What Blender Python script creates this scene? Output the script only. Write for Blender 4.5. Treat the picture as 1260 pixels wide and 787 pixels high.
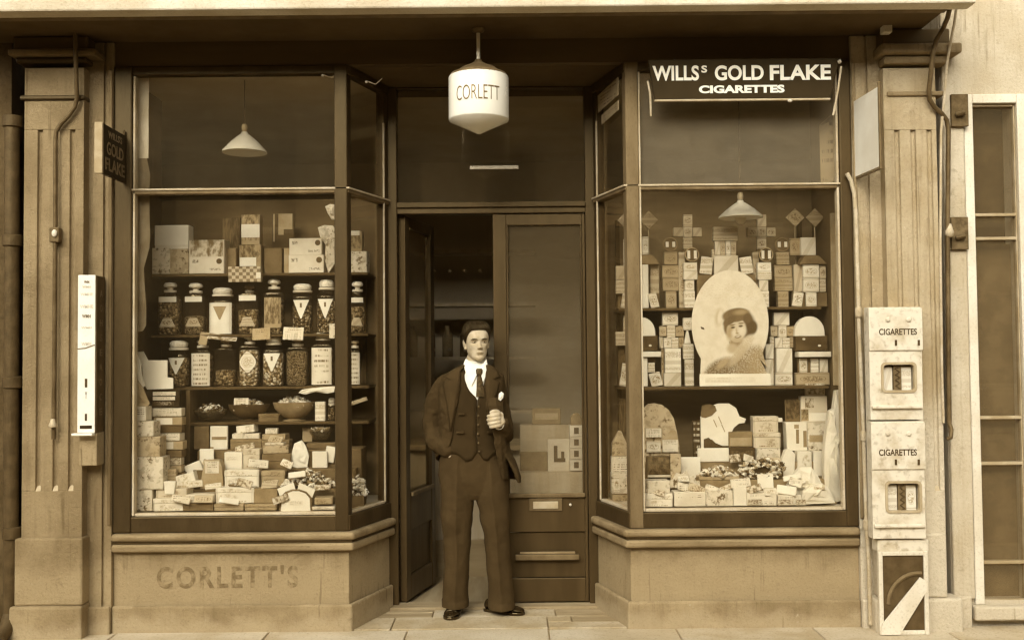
import bpy, bmesh, math, random
from mathutils import Vector, Matrix, noise as mnoise

random.seed(7)
R = math.radians
for o in list(bpy.data.objects):
    bpy.data.objects.remove(o, do_unlink=True)
scene = bpy.context.scene
COL = scene.collection

# ------------------------------------------------------------------ camera
CAM = Vector((0.0, -6.0, 1.58))
PITCH, ROLL, FPX = R(2.0), R(0.52), 1260.0
cam = bpy.data.cameras.new('camera')
cam.sensor_width = 36.0
cam.lens = 36.0 * FPX / 1260.0
cam.clip_end = 500.0
cam.clip_start = 0.05
camo = bpy.data.objects.new('camera', cam)
COL.objects.link(camo)
camo.matrix_world = Matrix.Translation(CAM) @ Matrix.Rotation(math.pi / 2 + PITCH, 4, 'X') @ Matrix.Rotation(-ROLL, 4, 'Z')
scene.camera = camo

# ------------------------------------------------------------------ world and sun (overcast, light from the upper left)
SUN_EL, SUN_AZ = R(31), R(-16)          # azimuth measured from the camera side, negative = from the left
world = bpy.data.worlds.new('World')
scene.world = world
world.use_nodes = True
wn = world.node_tree
for n in list(wn.nodes):
    wn.nodes.remove(n)
sky = wn.nodes.new('ShaderNodeTexSky')
sky.sky_type = 'NISHITA'
sky.sun_disc = False
sky.sun_elevation = SUN_EL
sky.sun_rotation = math.pi - SUN_AZ
sky.dust_density = 4.0
bw = wn.nodes.new('ShaderNodeRGBToBW')
tint = wn.nodes.new('ShaderNodeMix')
tint.data_type = 'RGBA'; tint.blend_type = 'MULTIPLY'; tint.inputs[0].default_value = 1.0
tint.inputs[7].default_value = (1.04, 1.0, 0.90, 1)
bg = wn.nodes.new('ShaderNodeBackground')
bg.inputs[1].default_value = 0.15
wo = wn.nodes.new('ShaderNodeOutputWorld')
wn.links.new(sky.outputs[0], bw.inputs[0])
wn.links.new(bw.outputs[0], tint.inputs[6])
wn.links.new(tint.outputs[2], bg.inputs[0])
wn.links.new(bg.outputs[0], wo.inputs[0])

sl = bpy.data.lights.new('sun', 'SUN')
sl.energy = 0.9
sl.angle = R(60)
sl.color = (1.0, 0.97, 0.9)
so = bpy.data.objects.new('sun', sl)
COL.objects.link(so)
sdir = Vector((math.sin(SUN_AZ) * math.cos(SUN_EL), -math.cos(SUN_AZ) * math.cos(SUN_EL), math.sin(SUN_EL)))
so.rotation_euler = (-sdir).to_track_quat('-Z', 'Y').to_euler()
so.location = sdir * 20

scene.view_settings.view_transform = 'Standard'
scene.view_settings.look = 'None'
scene.view_settings.gamma = 1.0
scene.view_settings.use_curve_mapping = False
scene.view_settings.exposure = 1.10
scene.render.engine = 'CYCLES'
scene.cycles.max_bounces = 8
scene.cycles.use_adaptive_sampling = True
scene.cycles.adaptive_threshold = 0.02
scene.cycles.diffuse_bounces = 3
scene.cycles.glossy_bounces = 3
scene.cycles.transmission_bounces = 6
scene.cycles.transparent_max_bounces = 32
scene.cycles.caustics_reflective = False
scene.cycles.caustics_refractive = False
scene.cycles.use_denoising = True
scene.cycles.sample_clamp_indirect = 4.0
scene.cycles.filter_width = 1.35
scene.render.filter_size = 1.35

# ------------------------------------------------------------------ measuring helpers: a photo pixel on a plane of given depth
def P(px, py, Y):
    u, v = (px - 630.0) / FPX, (393.5 - py) / FPX
    c, s = math.cos(-ROLL), math.sin(-ROLL)
    u, v = u * c - v * s, u * s + v * c
    d = Vector((u, math.cos(PITCH) - v * math.sin(PITCH), math.sin(PITCH) + v * math.cos(PITCH)))
    t = (Y - CAM.y) / d.y
    return CAM + d * t
def X(px, Y, py=437): return P(px, py, Y).x
def Z(py, Y, px=630): return P(px, py, Y).z

# ------------------------------------------------------------------ object helpers
WL = {}
def _link(o, parent, loc):
    COL.objects.link(o)
    if parent is not None:
        o.parent = parent
        o.location = Vector(loc) - WL[parent.name]
    else:
        o.location = loc
    WL[o.name] = Vector(loc)
    return o
def tag(o, label=None, cat=None, group=None, kind=None):
    if label: o['label'] = label
    if cat: o['category'] = cat
    if group: o['group'] = group
    if kind: o['kind'] = kind
    return o
def thing(name, label, cat, loc=(0, 0, 0), group=None):
    o = bpy.data.objects.new(name, None)
    o.empty_display_size = 0.05
    _link(o, None, loc)
    return tag(o, label, cat, group)

class MB:
    def __init__(s):
        s.v = []; s.f = []; s.m = []
    def add(s, vs, fs, mi=0):
        b = len(s.v)
        s.v += [Vector(p) for p in vs]
        s.f += [tuple(i + b for i in f) for f in fs]
        s.m += [mi] * len(fs)
        return s
    def box(s, x0, x1, y0, y1, z0, z1, mi=0):
        if x0 > x1: x0, x1 = x1, x0
        if y0 > y1: y0, y1 = y1, y0
        if z0 > z1: z0, z1 = z1, z0
        return s.add([(x0, y0, z0), (x1, y0, z0), (x1, y1, z0), (x0, y1, z0), (x0, y0, z1), (x1, y0, z1), (x1, y1, z1), (x0, y1, z1)],
              [(0, 3, 2, 1), (4, 5, 6, 7), (0, 1, 5, 4), (1, 2, 6, 5), (2, 3, 7, 6), (3, 0, 4, 7)], mi)
    def prism(s, pts, lo, hi, axis='z', mi=0):
        n = len(pts)
        if axis == 'z':
            vs = [(a, b, lo) for a, b in pts] + [(a, b, hi) for a, b in pts]
        else:
            vs = [(a, lo, b) for a, b in pts] + [(a, hi, b) for a, b in pts]
        fs = [tuple(range(n)), tuple(range(2 * n - 1, n - 1, -1))] + [(i, (i + 1) % n, n + (i + 1) % n, n + i) for i in range(n)]
        return s.add(vs, fs, mi)
    def loft(s, rings, closed=True, cap=True, mi=0):
        n = len(rings[0]); vs = [p for r in rings for p in r]; fs = []
        for i in range(len(rings) - 1):
            for j in range(n if closed else n - 1):
                a = i * n + j; b = i * n + (j + 1) % n
                fs.append((a, b, b + n, a + n))
        if cap and closed:
            fs.append(tuple(range(n)))
            fs.append(tuple((len(rings) - 1) * n + k for k in range(n - 1, -1, -1)))
        return s.add(vs, fs, mi)
    def lathe(s, prof, cx, cy, n=24, mi=0, e=2.0, ky=1.0, ph=0.0):
        rings = []
        for r, z in prof:
            ring = []
            for k in range(n):
                t = 2 * math.pi * k / n + ph
                c, q = math.cos(t), math.sin(t)
                ring.append((cx + r * math.copysign(abs(c) ** (2 / e), c), cy + r * ky * math.copysign(abs(q) ** (2 / e), q), z))
            rings.append(ring)
        return s.loft(rings, mi=mi)
    def tube(s, path, r, n=10, mi=0):
        path = [Vector(p) for p in path]
        rs = r if isinstance(r, (list, tuple)) else [r] * len(path)
        rings = []
        up = None
        for i, p in enumerate(path):
            a = path[max(i - 1, 0)]; b = path[min(i + 1, len(path) - 1)]
            t = (b - a).normalized()
            if up is None:
                up = Vector((0, 0, 1)) if abs(t.z) < 0.9 else Vector((0, 1, 0))
            u = (up - t * up.dot(t)).normalized(); w = t.cross(u)
            up = u
            rings.append([p + (u * math.cos(2 * math.pi * k / n) + w * math.sin(2 * math.pi * k / n)) * rs[i] for k in range(n)])
        return s.loft(rings, mi=mi)
    def ball(s, c, rx, ry, rz, n=12, m=8, mi=0):
        c = Vector(c)
        rings = []
        for i in range(m + 1):
            t = math.pi * (i + 0.0) / m
            t = min(max(t, 0.08), math.pi - 0.08)
            rings.append([c + Vector((rx * math.sin(t) * math.cos(2 * math.pi * k / n), ry * math.sin(t) * math.sin(2 * math.pi * k / n), -rz * math.cos(t))) for k in range(n)])
        return s.loft(rings, mi=mi)
    def xf(s, mtx, start=0):
        for i in range(start, len(s.v)):
            s.v[i] = mtx @ s.v[i]
        return s
    def build(s, name, mat, parent=None, loc=None, smooth=False, bevel=0.0, seg=2):
        if loc is None:
            loc = WL[parent.name] if parent is not None else Vector((0, 0, 0))
        loc = Vector(loc)
        me = bpy.data.meshes.new(name)
        me.from_pydata([v - loc for v in s.v], [], s.f)
        bm = bmesh.new(); bm.from_mesh(me)
        bmesh.ops.recalc_face_normals(bm, faces=bm.faces)
        bm.to_mesh(me); bm.free()
        for m in (mat if isinstance(mat, (list, tuple)) else [mat]):
            me.materials.append(m)
        if len(me.polygons) == len(s.m):
            me.polygons.foreach_set('material_index', s.m)
        if smooth:
            me.polygons.foreach_set('use_smooth', [True] * len(me.polygons))
        me.update()
        o = bpy.data.objects.new(name, me)
        _link(o, parent, loc)
        if bevel:
            b = o.modifiers.new('bevel', 'BEVEL'); b.width = bevel; b.segments = seg; b.limit_method = 'ANGLE'; b.angle_limit = R(40)
        if smooth:
            try:
                me.set_sharp_from_angle(angle=R(50))
            except Exception:
                pass
        return o
def rotz(deg, c):
    c = Vector(c)
    return Matrix.Translation(c) @ Matrix.Rotation(R(deg), 4, 'Z') @ Matrix.Translation(-c)
def rotx(deg, c):
    c = Vector(c)
    return Matrix.Translation(c) @ Matrix.Rotation(R(deg), 4, 'X') @ Matrix.Translation(-c)
def roty(deg, c):
    c = Vector(c)
    return Matrix.Translation(c) @ Matrix.Rotation(R(deg), 4, 'Y') @ Matrix.Translation(-c)

def text_geo(body, w, h, bold=0.0, thick=0.0015, curve=5, space=1.0):
    """flat lettering, centred, in the XZ plane, facing -Y; returns verts, faces"""
    c = bpy.data.curves.new('lettering', 'FONT')
    c.body = body; c.align_x = 'CENTER'; c.size = 1.0; c.offset = bold; c.extrude = 0.01; c.space_character = space; c.resolution_u = curve
    o = bpy.data.objects.new('lettering', c); COL.objects.link(o)
    dg = bpy.context.evaluated_depsgraph_get(); dg.update()
    me = bpy.data.meshes.new_from_object(o.evaluated_get(dg))
    vs = [v.co.copy() for v in me.vertices]; fs = [tuple(p.vertices) for p in me.polygons]
    bpy.data.objects.remove(o); bpy.data.curves.remove(c); bpy.data.meshes.remove(me)
    x0 = min(v.x for v in vs); x1 = max(v.x for v in vs); y0 = min(v.y for v in vs); y1 = max(v.y for v in vs)
    out = []
    for v in vs:
        out.append(Vector(((v.x - (x0 + x1) / 2) / (x1 - x0) * w, -thick if v.z > 0 else 0.0, (v.y - (y0 + y1) / 2) / (y1 - y0) * h)))
    return out, fs
def lettering(body, c, w, h, mat, parent, bold=0.0, mtx=None, warp=None, name='lettering', space=1.0):
    vs, fs = text_geo(body, w, h, bold, space=space)
    c = Vector(c)
    if warp: vs = [warp(v) for v in vs]
    if mtx: vs = [mtx @ v for v in vs]
    return MB().add([v + c for v in vs], fs).build(name, mat, parent)

# ------------------------------------------------------------------ sepia tones and procedural materials
_RT = [(0.005, (1, .58, .20)), (0.05, (1, .63, .26)), (0.3, (1, .76, .42)), (0.85, (1, .96, .82))]
def S(v):
    lv = math.log(max(v, 0.005))
    for i in range(len(_RT) - 1):
        a, b = _RT[i], _RT[i + 1]
        la, lb = math.log(a[0]), math.log(b[0])
        if lv <= lb or i == len(_RT) - 2:
            t = min(max((lv - la) / (lb - la), 0), 1)
            r = [a[1][k] + (b[1][k] - a[1][k]) * t for k in range(3)]
            break
    lum = 0.2126 * r[0] + 0.7152 * r[1] + 0.0722 * r[2]
    return (r[0] / lum * v, r[1] / lum * v, r[2] / lum * v, 1.0)

class NT:
    def __init__(s, name):
        s.mat = bpy.data.materials.new(name); s.mat.use_nodes = True
        s.nt = s.mat.node_tree
        for n in list(s.nt.nodes): s.nt.nodes.remove(n)
        s.out = s.nt.nodes.new('ShaderNodeOutputMaterial')
    def n(s, t, **kw):
        nd = s.nt.nodes.new(t)
        for k, v in kw.items(): setattr(nd, k, v)
        return nd
    def link(s, a, b): s.nt.links.new(a, b)
    def set(s, sock, v):
        if hasattr(v, 'is_output'): s.link(v, sock)
        else: sock.default_value = v
    def math(s, op, a, b=0.0, c=None, clamp=False):
        nd = s.n('ShaderNodeMath', operation=op); nd.use_clamp = clamp
        s.set(nd.inputs[0], a); s.set(nd.inputs[1], b)
        if c is not None: s.set(nd.inputs[2], c)
        return nd.outputs[0]
    def mix(s, f, a, b):
        nd = s.n('ShaderNodeMix', data_type='RGBA')
        s.set(nd.inputs[0], f); s.set(nd.inputs[6], a); s.set(nd.inputs[7], b)
        return nd.outputs[2]
    def coord(s, which='Object', scale=(1, 1, 1), loc=(0, 0, 0), rnd=False):
        tc = s.n('ShaderNodeTexCoord')
        mp = s.n('ShaderNodeMapping'); mp.inputs['Scale'].default_value = scale; mp.inputs['Location'].default_value = loc
        src = tc.outputs[which]
        if rnd:
            oi = s.n('ShaderNodeObjectInfo'); va = s.n('ShaderNodeVectorMath', operation='ADD')
            sc = s.n('ShaderNodeVectorMath', operation='SCALE'); sc.inputs['Scale'].default_value = 37.0
            cb = s.n('ShaderNodeCombineXYZ')
            for k in range(3): s.link(oi.outputs['Random'], cb.inputs[k])
            s.link(cb.outputs[0], sc.inputs[0]); s.link(src, va.inputs[0]); s.link(sc.outputs[0], va.inputs[1])
            src = va.outputs[0]
        s.link(src, mp.inputs[0])
        return mp.outputs[0]
    def noise(s, vec, scale, detail=5.0, rough=0.55):
        nd = s.n('ShaderNodeTexNoise'); nd.inputs['Scale'].default_value = scale; nd.inputs['Detail'].default_value = detail
        nd.inputs['Roughness'].default_value = rough; s.link(vec, nd.inputs['Vector'])
        return nd.outputs[0]
    def ramp(s, fac, lo, hi):
        nd = s.n('ShaderNodeMapRange'); nd.interpolation_type = 'SMOOTHSTEP'
        s.set(nd.inputs[0], fac); nd.inputs[1].default_value = lo; nd.inputs[2].default_value = hi
        return nd.outputs[0]
    def sep(s, vec):
        nd = s.n('ShaderNodeSeparateXYZ'); s.link(vec, nd.inputs[0]); return nd.outputs
    def bsdf(s, col, rough=0.7, spec=0.4, bump=None, bstr=0.2, bdist=0.01, **kw):
        b = s.n('ShaderNodeBsdfPrincipled')
        s.set(b.inputs['Base Color'], col); s.set(b.inputs['Roughness'], rough); b.inputs['Specular IOR Level'].default_value = spec; b.inputs['Specular Tint'].default_value = (1, .76, .40, 1)
        for k, v in kw.items(): s.set(b.inputs[k.replace('_', ' ')], v)
        if bump is not None:
            bn = s.n('ShaderNodeBump'); bn.inputs['Strength'].default_value = bstr; bn.inputs['Distance'].default_value = bdist
            s.link(bump, bn.inputs['Height']); s.link(bn.outputs[0], b.inputs['Normal'])
        s.link(b.outputs[0], s.out.inputs[0])
        return s.mat

MT = {}
def M(name, v, v2=None, scale=6.0, rough=0.7, spec=0.4, bump=0.0, bscale=80.0, stretch=(1, 1, 1), lo=0.35, hi=0.68, speck=0.0, rnd=True, rvar=0.1, **kw):
    """mottled surface: two tones mixed by noise, fine speckle, fine relief"""
    t = NT(name)
    v2 = v if v2 is None else v2
    co = t.coord('Object', stretch, rnd=rnd)
    f = t.ramp(t.noise(co, scale), lo, hi)
    col = t.mix(f, S(v), S(v2))
    fine = t.noise(co, bscale, 4.0)
    if speck:
        col = t.mix(t.math('MULTIPLY', t.ramp(fine, 0.5, 0.75), speck), col, S(min(v, v2) * 0.45))
    rg = t.math('ADD', t.math('MULTIPLY', t.noise(co, scale * 3), rvar * 2), rough - rvar, clamp=True)
    MT[name] = t.bsdf(col, rg, spec, fine if bump else None, bump, 0.01, **kw)
    return MT[name]
# ------------------------------------------------------------------ materials of the place
def weathered(name, v, v2, scum, zlo, zhi, rough=0.75):
    """painted stucco: two tones, brush streaks, splash-back dirt that lightens or darkens low down in ragged patches"""
    t = NT(name)
    co = t.coord('Object')
    a = t.ramp(t.noise(co, 3.2, 6), 0.35, 0.68)
    col = t.mix(a, S(v), S(v2))
    st = t.ramp(t.noise(t.coord('Object', (16, 16, 0.9)), 1.6, 5, 0.6), 0.5, 0.78)
    col = t.mix(t.math('MULTIPLY', st, 0.38), col, S(v * 0.5))
    z = t.sep(t.coord('Object'))[2]
    rag = t.math('ADD', z, t.math('MULTIPLY', t.math('SUBTRACT', t.noise(co, 7, 6), 0.5), 0.22))
    low = t.math('SUBTRACT', 1.0, t.ramp(rag, zlo, zhi))
    col = t.mix(t.math('MULTIPLY', low, 0.75), col, S(scum))
    blot = t.ramp(t.noise(co, 18, 6, 0.7), 0.56, 0.75)
    col = t.mix(t.math('MULTIPLY', blot, 0.42), col, S(v * 0.42))
    col = t.mix(t.math('MULTIPLY', t.ramp(t.noise(co, 75, 6, .8), .48, .72), .38), col, S(v * .5))
    col = t.mix(t.math('MULTIPLY', t.ramp(t.noise(co, 26, 6, .75), .63, .70), .55), col, S(min(v2 * 1.55, .75)))
    drip = t.math('MULTIPLY', t.ramp(t.noise(t.coord('Object', (34, 34, 1.6)), 1.0, 4, .6), .56, .70), t.ramp(t.noise(co, 2.4, 3), .50, .62))
    col = t.mix(t.math('MULTIPLY', drip, .6), col, S(v * .38))
    fine = t.math('ADD', t.noise(co, 55, 6, 0.7), t.math('MULTIPLY', t.noise(co, 9, 3), 1.5))
    MT[name] = t.bsdf(col, rough, 0.35, fine, 0.5, 0.014)
    return MT[name]
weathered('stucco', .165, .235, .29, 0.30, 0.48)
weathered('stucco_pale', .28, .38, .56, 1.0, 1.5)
weathered('plinth', .19, .29, .34, 0.02, 0.12, 0.85)
weathered('plinth_dark', .13, .20, .19, 0.02, 0.20, 0.85)
weathered('render_white', .42, .52, .50, 0.1, 0.5, 0.85)
M('old_wall', .045, .08, 4, .85, bump=.5, bscale=40, speck=.5)
M('terrace_stone', .26, .38, .35, .9)
M('cornice_stone', .62, .45, 2.0, .85, bump=.4, speck=.3)
M('fascia_paint', .055, .075, 2.0, .42, .4, bump=.06, bscale=30, stretch=(.3, 1, 3))
M('soffit_paint', .055, .075, 3.0, .6, .3)
M('frame_paint', .026, .042, 3.0, .42, .45, bump=.1, bscale=45, stretch=(2, 2, .5), speck=.35)
M('frame_edge', .34, .46, 6.0, .5, .4, speck=.4)  # frame beads: sunlit highlight put into the pale colour
M('frame_mid', .09, .145, 5.0, .5, .4, bump=.1, speck=.5, stretch=(2, 2, .6))
M('ledge_paint', .15, .24, 5.0, .45, .45, bump=.15, speck=.5, stretch=(.6, 2, 2))
M('door_paint', .034, .052, 2.5, .40, .45, bump=.08, bscale=50, stretch=(3, 3, .4))
M('door_panel', .028, .042, 3.0, .42, .45, stretch=(3, 3, .4))
M('interior_dark', .42, .50, 2.0, .8)
M('interior_wood', .36, .46, 2.0, .6, stretch=(6, 6, .6))
M('backing_board', .09, .14, 2.0, .7, stretch=(1, 1, 3), bump=.1)
M('backing_board_r', .14, .20, 3.0, .75, stretch=(.5, 1, 3), bump=.15)
M('shelf_wood', .045, .075, 4.0, .55, stretch=(.6, 6, 6))
M('lobby_stone', .30, .44, 3.5, .8, bump=.3, bscale=60, speck=.5)
M('lobby_board', .24, .34, 4.0, .8, bump=.25, stretch=(.5, 6, 1), speck=.4)
M('flag_a', .38, .50, 2.6, .85, bump=.35, bscale=70, speck=.45)
M('flag_b', .34, .46, 3.4, .85, bump=.35, bscale=70, speck=.5)
M('joint', .24, .32, 8, .95)
M('road', .07, .11, 3, .9, bump=.4)
M('shop_floor', .26, .34, 3, .6, stretch=(6, .6, 1))
M('counter_wood', .20, .28, 2, .5, stretch=(.6, 6, 6))
M('iron', .035, .06, 14, .55, .5, bump=.35, bscale=60)
M('conduit', .05, .10, 9, .5, .5, bump=.2, speck=.4)
M('conduit_light', .36, .48, 9, .5, .5, bump=.2, speck=.5)
M('rust_plate', .06, .13, 12, .7, .4, bump=.5, bscale=40, speck=.6)
M('metal_bright', .55, .7, 6, .3, .6)
M('brass', .30, .42, 10, .38, .6)
M('enamel_white', .74, .82, 5, .38, .5, speck=.2)
M('enamel_cream', .56, .68, 4, .5, .4, bump=.1, speck=.35)
M('enamel_worn', .62, .44, 9, .55, .4, bump=.25, bscale=30, speck=.55, lo=.45, hi=.75)
M('enamel_dark', .012, .018, 6, .6, .3)
M('letter_white', .86, .90, 20, .5)
M('letter_dark', .035, .05, 20, .6)
M('letter_grey', .10, .15, 20, .5)
M('letter_faint', .50, .58, 20, .6)
M('letter_worn', .125, .22, 24, .8, speck=.6, lo=.40, hi=.62)
M('opal', .80, .84, 3, .25, .5)
M('shade_enamel', .74, .82, 5, .35, .5)
M('paper_white', .70, .80, 5, .8, speck=.08, bump=.05)
M('paper_cream', .54, .66, 5, .8, speck=.12)
M('paper_brown', .30, .40, 7, .85, bump=.2, bscale=25)
M('card_tan', .27, .38, 7, .75, speck=.2)
M('card_mid', .17, .25, 9, .75, speck=.2)
M('card_brown', .10, .15, 9, .7, speck=.2)
M('card_dark', .045, .075, 9, .6, speck=.2)
M('cloth_suit', .024, .031, 9, .92, .2, bump=.5, bscale=420, stretch=(1, 1, 1.0), rnd=False)
M('cloth_suit_b', .034, .043, 9, .92, .2, bump=.5, bscale=420, rnd=False)
M('cloth_trouser', .038, .048, 9, .92, .2, bump=.5, bscale=420, rnd=False)
M('skin', .36, .46, 26, .6, .3, bump=.12, bscale=160, rnd=False)
M('lip', .20, .25, 40, .5, rnd=False)
M('eye_dark', .03, .05, 60, .3, rnd=False)
M('eye_white', .42, .46, 60, .3, rnd=False)
M('hair', .008, .018, 40, .38, .5, bump=.6, bscale=160, stretch=(6, 1, 1), rnd=False)
M('shirt', .74, .80, 20, .8, bump=.1, rnd=False)
M('tie', .02, .05, 60, .5, .4, rnd=False, lo=.45, hi=.55)
M('leather', .012, .02, 20, .22, .6, bump=.05, rnd=False)
M('button', .03, .05, 30, .3, .6, rnd=False)
M('sweet_light', .62, .80, 60, .35, .6)
M('sweet_mid', .26, .40, 60, .4, .6)
M('sweet_dark', .05, .10, 60, .35, .6)

def glass(name, tr=.93, dirt=.03, tone=.25, rough=.015, streak=(1, 1, 3)):
    """thin clear pane: Fresnel reflection over plain transparency with a film of grime that also paints in haze"""
    t = NT(name)
    fr = t.n('ShaderNodeFresnel'); geo = t.n('ShaderNodeNewGeometry')
    t.link(t.math('ADD', t.math('MULTIPLY', geo.outputs['Backfacing'], 1 / 1.45 - 1.45), 1.45), fr.inputs['IOR'])
    tp = t.n('ShaderNodeBsdfTransparent'); c = S(.5); tp.inputs[0].default_value = (tr, tr * .985, tr * .95, 1)
    gl = t.n('ShaderNodeBsdfGlossy'); gl.inputs['Roughness'].default_value = rough; gl.inputs[0].default_value = (1, .84, .56, 1)
    df = t.n('ShaderNodeBsdfDiffuse'); df.inputs[0].default_value = S(tone)
    m1 = t.n('ShaderNodeMixShader'); m2 = t.n('ShaderNodeMixShader')
    co = t.coord('Object', streak)
    g = t.math('MULTIPLY', t.math('ADD', t.math('MULTIPLY', t.ramp(t.noise(co, 9.0, 8, .75), .30, .75), .30), .62), dirt)
    t.link(g, m1.inputs[0]); t.link(tp.outputs[0], m1.inputs[1]); t.link(df.outputs[0], m1.inputs[2])
    t.link(fr.outputs[0], m2.inputs[0]); t.link(m1.outputs[0], m2.inputs[1]); t.link(gl.outputs[0], m2.inputs[2])
    t.link(m2.outputs[0], t.out.inputs[0])
    MT[name] = t.mat
glass('pane_glass', .985, .02)
glass('pane_upper', .97, .06, .30, streak=(1, 1, 1.6))
glass('pane_upper_hazy', .96, .21, .38, streak=(1, 1, 1.6))  # heavier film paints in the pale reflection over this pane
glass('door_glass', .95, .15, .24)  # film also paints in the veil of light on the glass
glass('jar_glass', .95, .02, .4, .05)

def printed(name, base, ink, kind, dark=None):
    """flat print on a packet or card, laid out over the face of the object"""
    t = NT(name)
    g = t.coord('Generated')
    gx, gy, gz = t.sep(g)
    ob = t.coord('Object', rnd=True)
    paper = t.mix(t.ramp(t.noise(ob, 9), .35, .7), S(base), S(base * .84))
    def win(v, lo, hi, e=.02):
        return t.math('MULTIPLY', t.ramp(v, lo - e, lo + e), t.math('SUBTRACT', 1.0, t.ramp(v, hi - e, hi + e)))
    if kind == 'packet':        # oval badge, ruled top and bottom bands
        dx = t.math('MULTIPLY', t.math('SUBTRACT', gx, .5), 2.6); dz = t.math('MULTIPLY', t.math('SUBTRACT', gz, .5), 3.6)
        r2 = t.math('ADD', t.math('MULTIPLY', dx, dx), t.math('MULTIPLY', dz, dz))
        oval = t.math('SUBTRACT', 1.0, t.ramp(r2, .55, .75))
        ring = win(r2, .85, 1.0, .05)
        spots = t.ramp(t.noise(ob, 120, 3), .42, .6)
        m = t.math('MAXIMUM', t.math('MULTIPLY', oval, spots), t.math('MULTIPLY', ring, .7))
        m = t.math('MAXIMUM', m, t.math('MULTIPLY', win(gz, .88, .95), .6))
        m = t.math('MAXIMUM', m, t.math('MULTIPLY', win(gz, .06, .11), .6))
        rn = t.n('ShaderNodeObjectInfo').outputs['Random']
        bars = t.math('MULTIPLY', .6, t.math('MAXIMUM', t.math('MULTIPLY', win(gz, .62, .86), t.ramp(t.noise(ob, 150, 2), .40, .52)), t.math('MAXIMUM', t.math('MULTIPLY', win(gz, .34, .50), .75), t.math('MULTIPLY', win(gz, .10, .22), t.ramp(t.noise(ob, 190, 2), .42, .5)))))
        diag = t.math('MULTIPLY', win(t.math('ADD', gx, t.math('MULTIPLY', gz, -.7)), .05, .38), .35)
        pick = t.math('GREATER_THAN', rn, .45); pick2 = t.math('GREATER_THAN', rn, .78)
        m = t.math('ADD', t.math('MULTIPLY', m, t.math('SUBTRACT', 1.0, pick)), t.math('MULTIPLY', bars, t.math('MULTIPLY', pick, t.math('SUBTRACT', 1.0, pick2))))
        m = t.math('ADD', m, t.math('MULTIPLY', diag, pick2))
        paper = t.mix(t.math('MULTIPLY', t.math('FRACT', t.math('MULTIPLY', rn, 7.3)), .4), paper, S(base * .5))
    elif kind == 'letters':     # lines of small print
        rows = win(t.math('FRACT', t.math('MULTIPLY', gz, 7.0)), .3, .7, .08)
        dash = t.ramp(t.noise(t.coord('Generated', (26, 1, 2.0), rnd=True), 1.0, 2), .46, .52)
        m = t.math('MULTIPLY', t.math('MULTIPLY', t.math('MULTIPLY', rows, dash), win(gx, .12, .88)), t.ramp(t.noise(t.coord('Generated', (1, 1, 3), rnd=True), 1.0, 1), .40, .55))
    elif kind == 'scene':       # a printed picture above a plain strip
        pic = t.ramp(t.noise(t.coord('Generated', (5, 1, 3), rnd=True), 1.2, 6, .65), .38, .62)
        m = t.math('MULTIPLY', pic, t.math('MULTIPLY', t.ramp(gz, .10, .16), win(gx, .04, .96)))
    elif kind == 'floral':      # blotchy flowers
        m = t.math('MULTIPLY', t.ramp(t.noise(ob, 42, 5, .6), .50, .62), t.ramp(t.noise(ob, 15, 3), .40, .60))
        m = t.math('MAXIMUM', m, t.math('MULTIPLY', t.ramp(t.noise(ob, 22, 2), .52, .62), .35))
    elif kind == 'weave':       # plaited straw
        w = t.n('ShaderNodeTexChecker'); w.inputs['Scale'].default_value = 9; t.link(t.coord('Generated', (1, .5, .55)), w.inputs[0])
        m = t.math('MULTIPLY', w.outputs[1], .8)
    else:                       # 'corner': marks in the corners of a chocolate-box lid
        d1 = t.math('ADD', t.math('POWER', t.math('MULTIPLY', t.math('SUBTRACT', gx, .87), 9), 2), t.math('POWER', t.math('MULTIPLY', t.math('SUBTRACT', gz, .72), 4.5), 2))
        b1 = t.math('SUBTRACT', 1.0, t.ramp(d1, .4, .75))
        l1 = t.math('MULTIPLY', t.math('MULTIPLY', win(gx, .08, .26), win(gz, .62, .82)), t.ramp(t.noise(ob, 90, 3), .4, .6))
        l2 = t.math('MULTIPLY', t.math('MULTIPLY', win(gx, .58, .92), win(gz, .16, .30)), t.ramp(t.noise(ob, 110, 3), .42, .55))
        m = t.math('MAXIMUM', b1, t.math('MAXIMUM', t.math('MULTIPLY', l1, .8), t.math('MULTIPLY', l2, .6)))
    col = t.mix(m, paper, S(ink))
    MT[name] = t.bsdf(col, .55, .45)
t = NT('paper_brown'); co = t.coord('Object')
_df = t.n('ShaderNodeBsdfDiffuse'); _tl = t.n('ShaderNodeBsdfTranslucent'); _mx = t.n('ShaderNodeMixShader'); _mx.inputs[0].default_value = .45
_c = t.mix(t.ramp(t.noise(co, 7, 5), .35, .7), S(.34), S(.46))
t.link(_c, _df.inputs[0]); t.link(_c, _tl.inputs[0]); t.link(_df.outputs[0], _mx.inputs[1]); t.link(_tl.outputs[0], _mx.inputs[2]); t.link(_mx.outputs[0], t.out.inputs[0])
MT['paper_brown'] = t.mat
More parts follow.
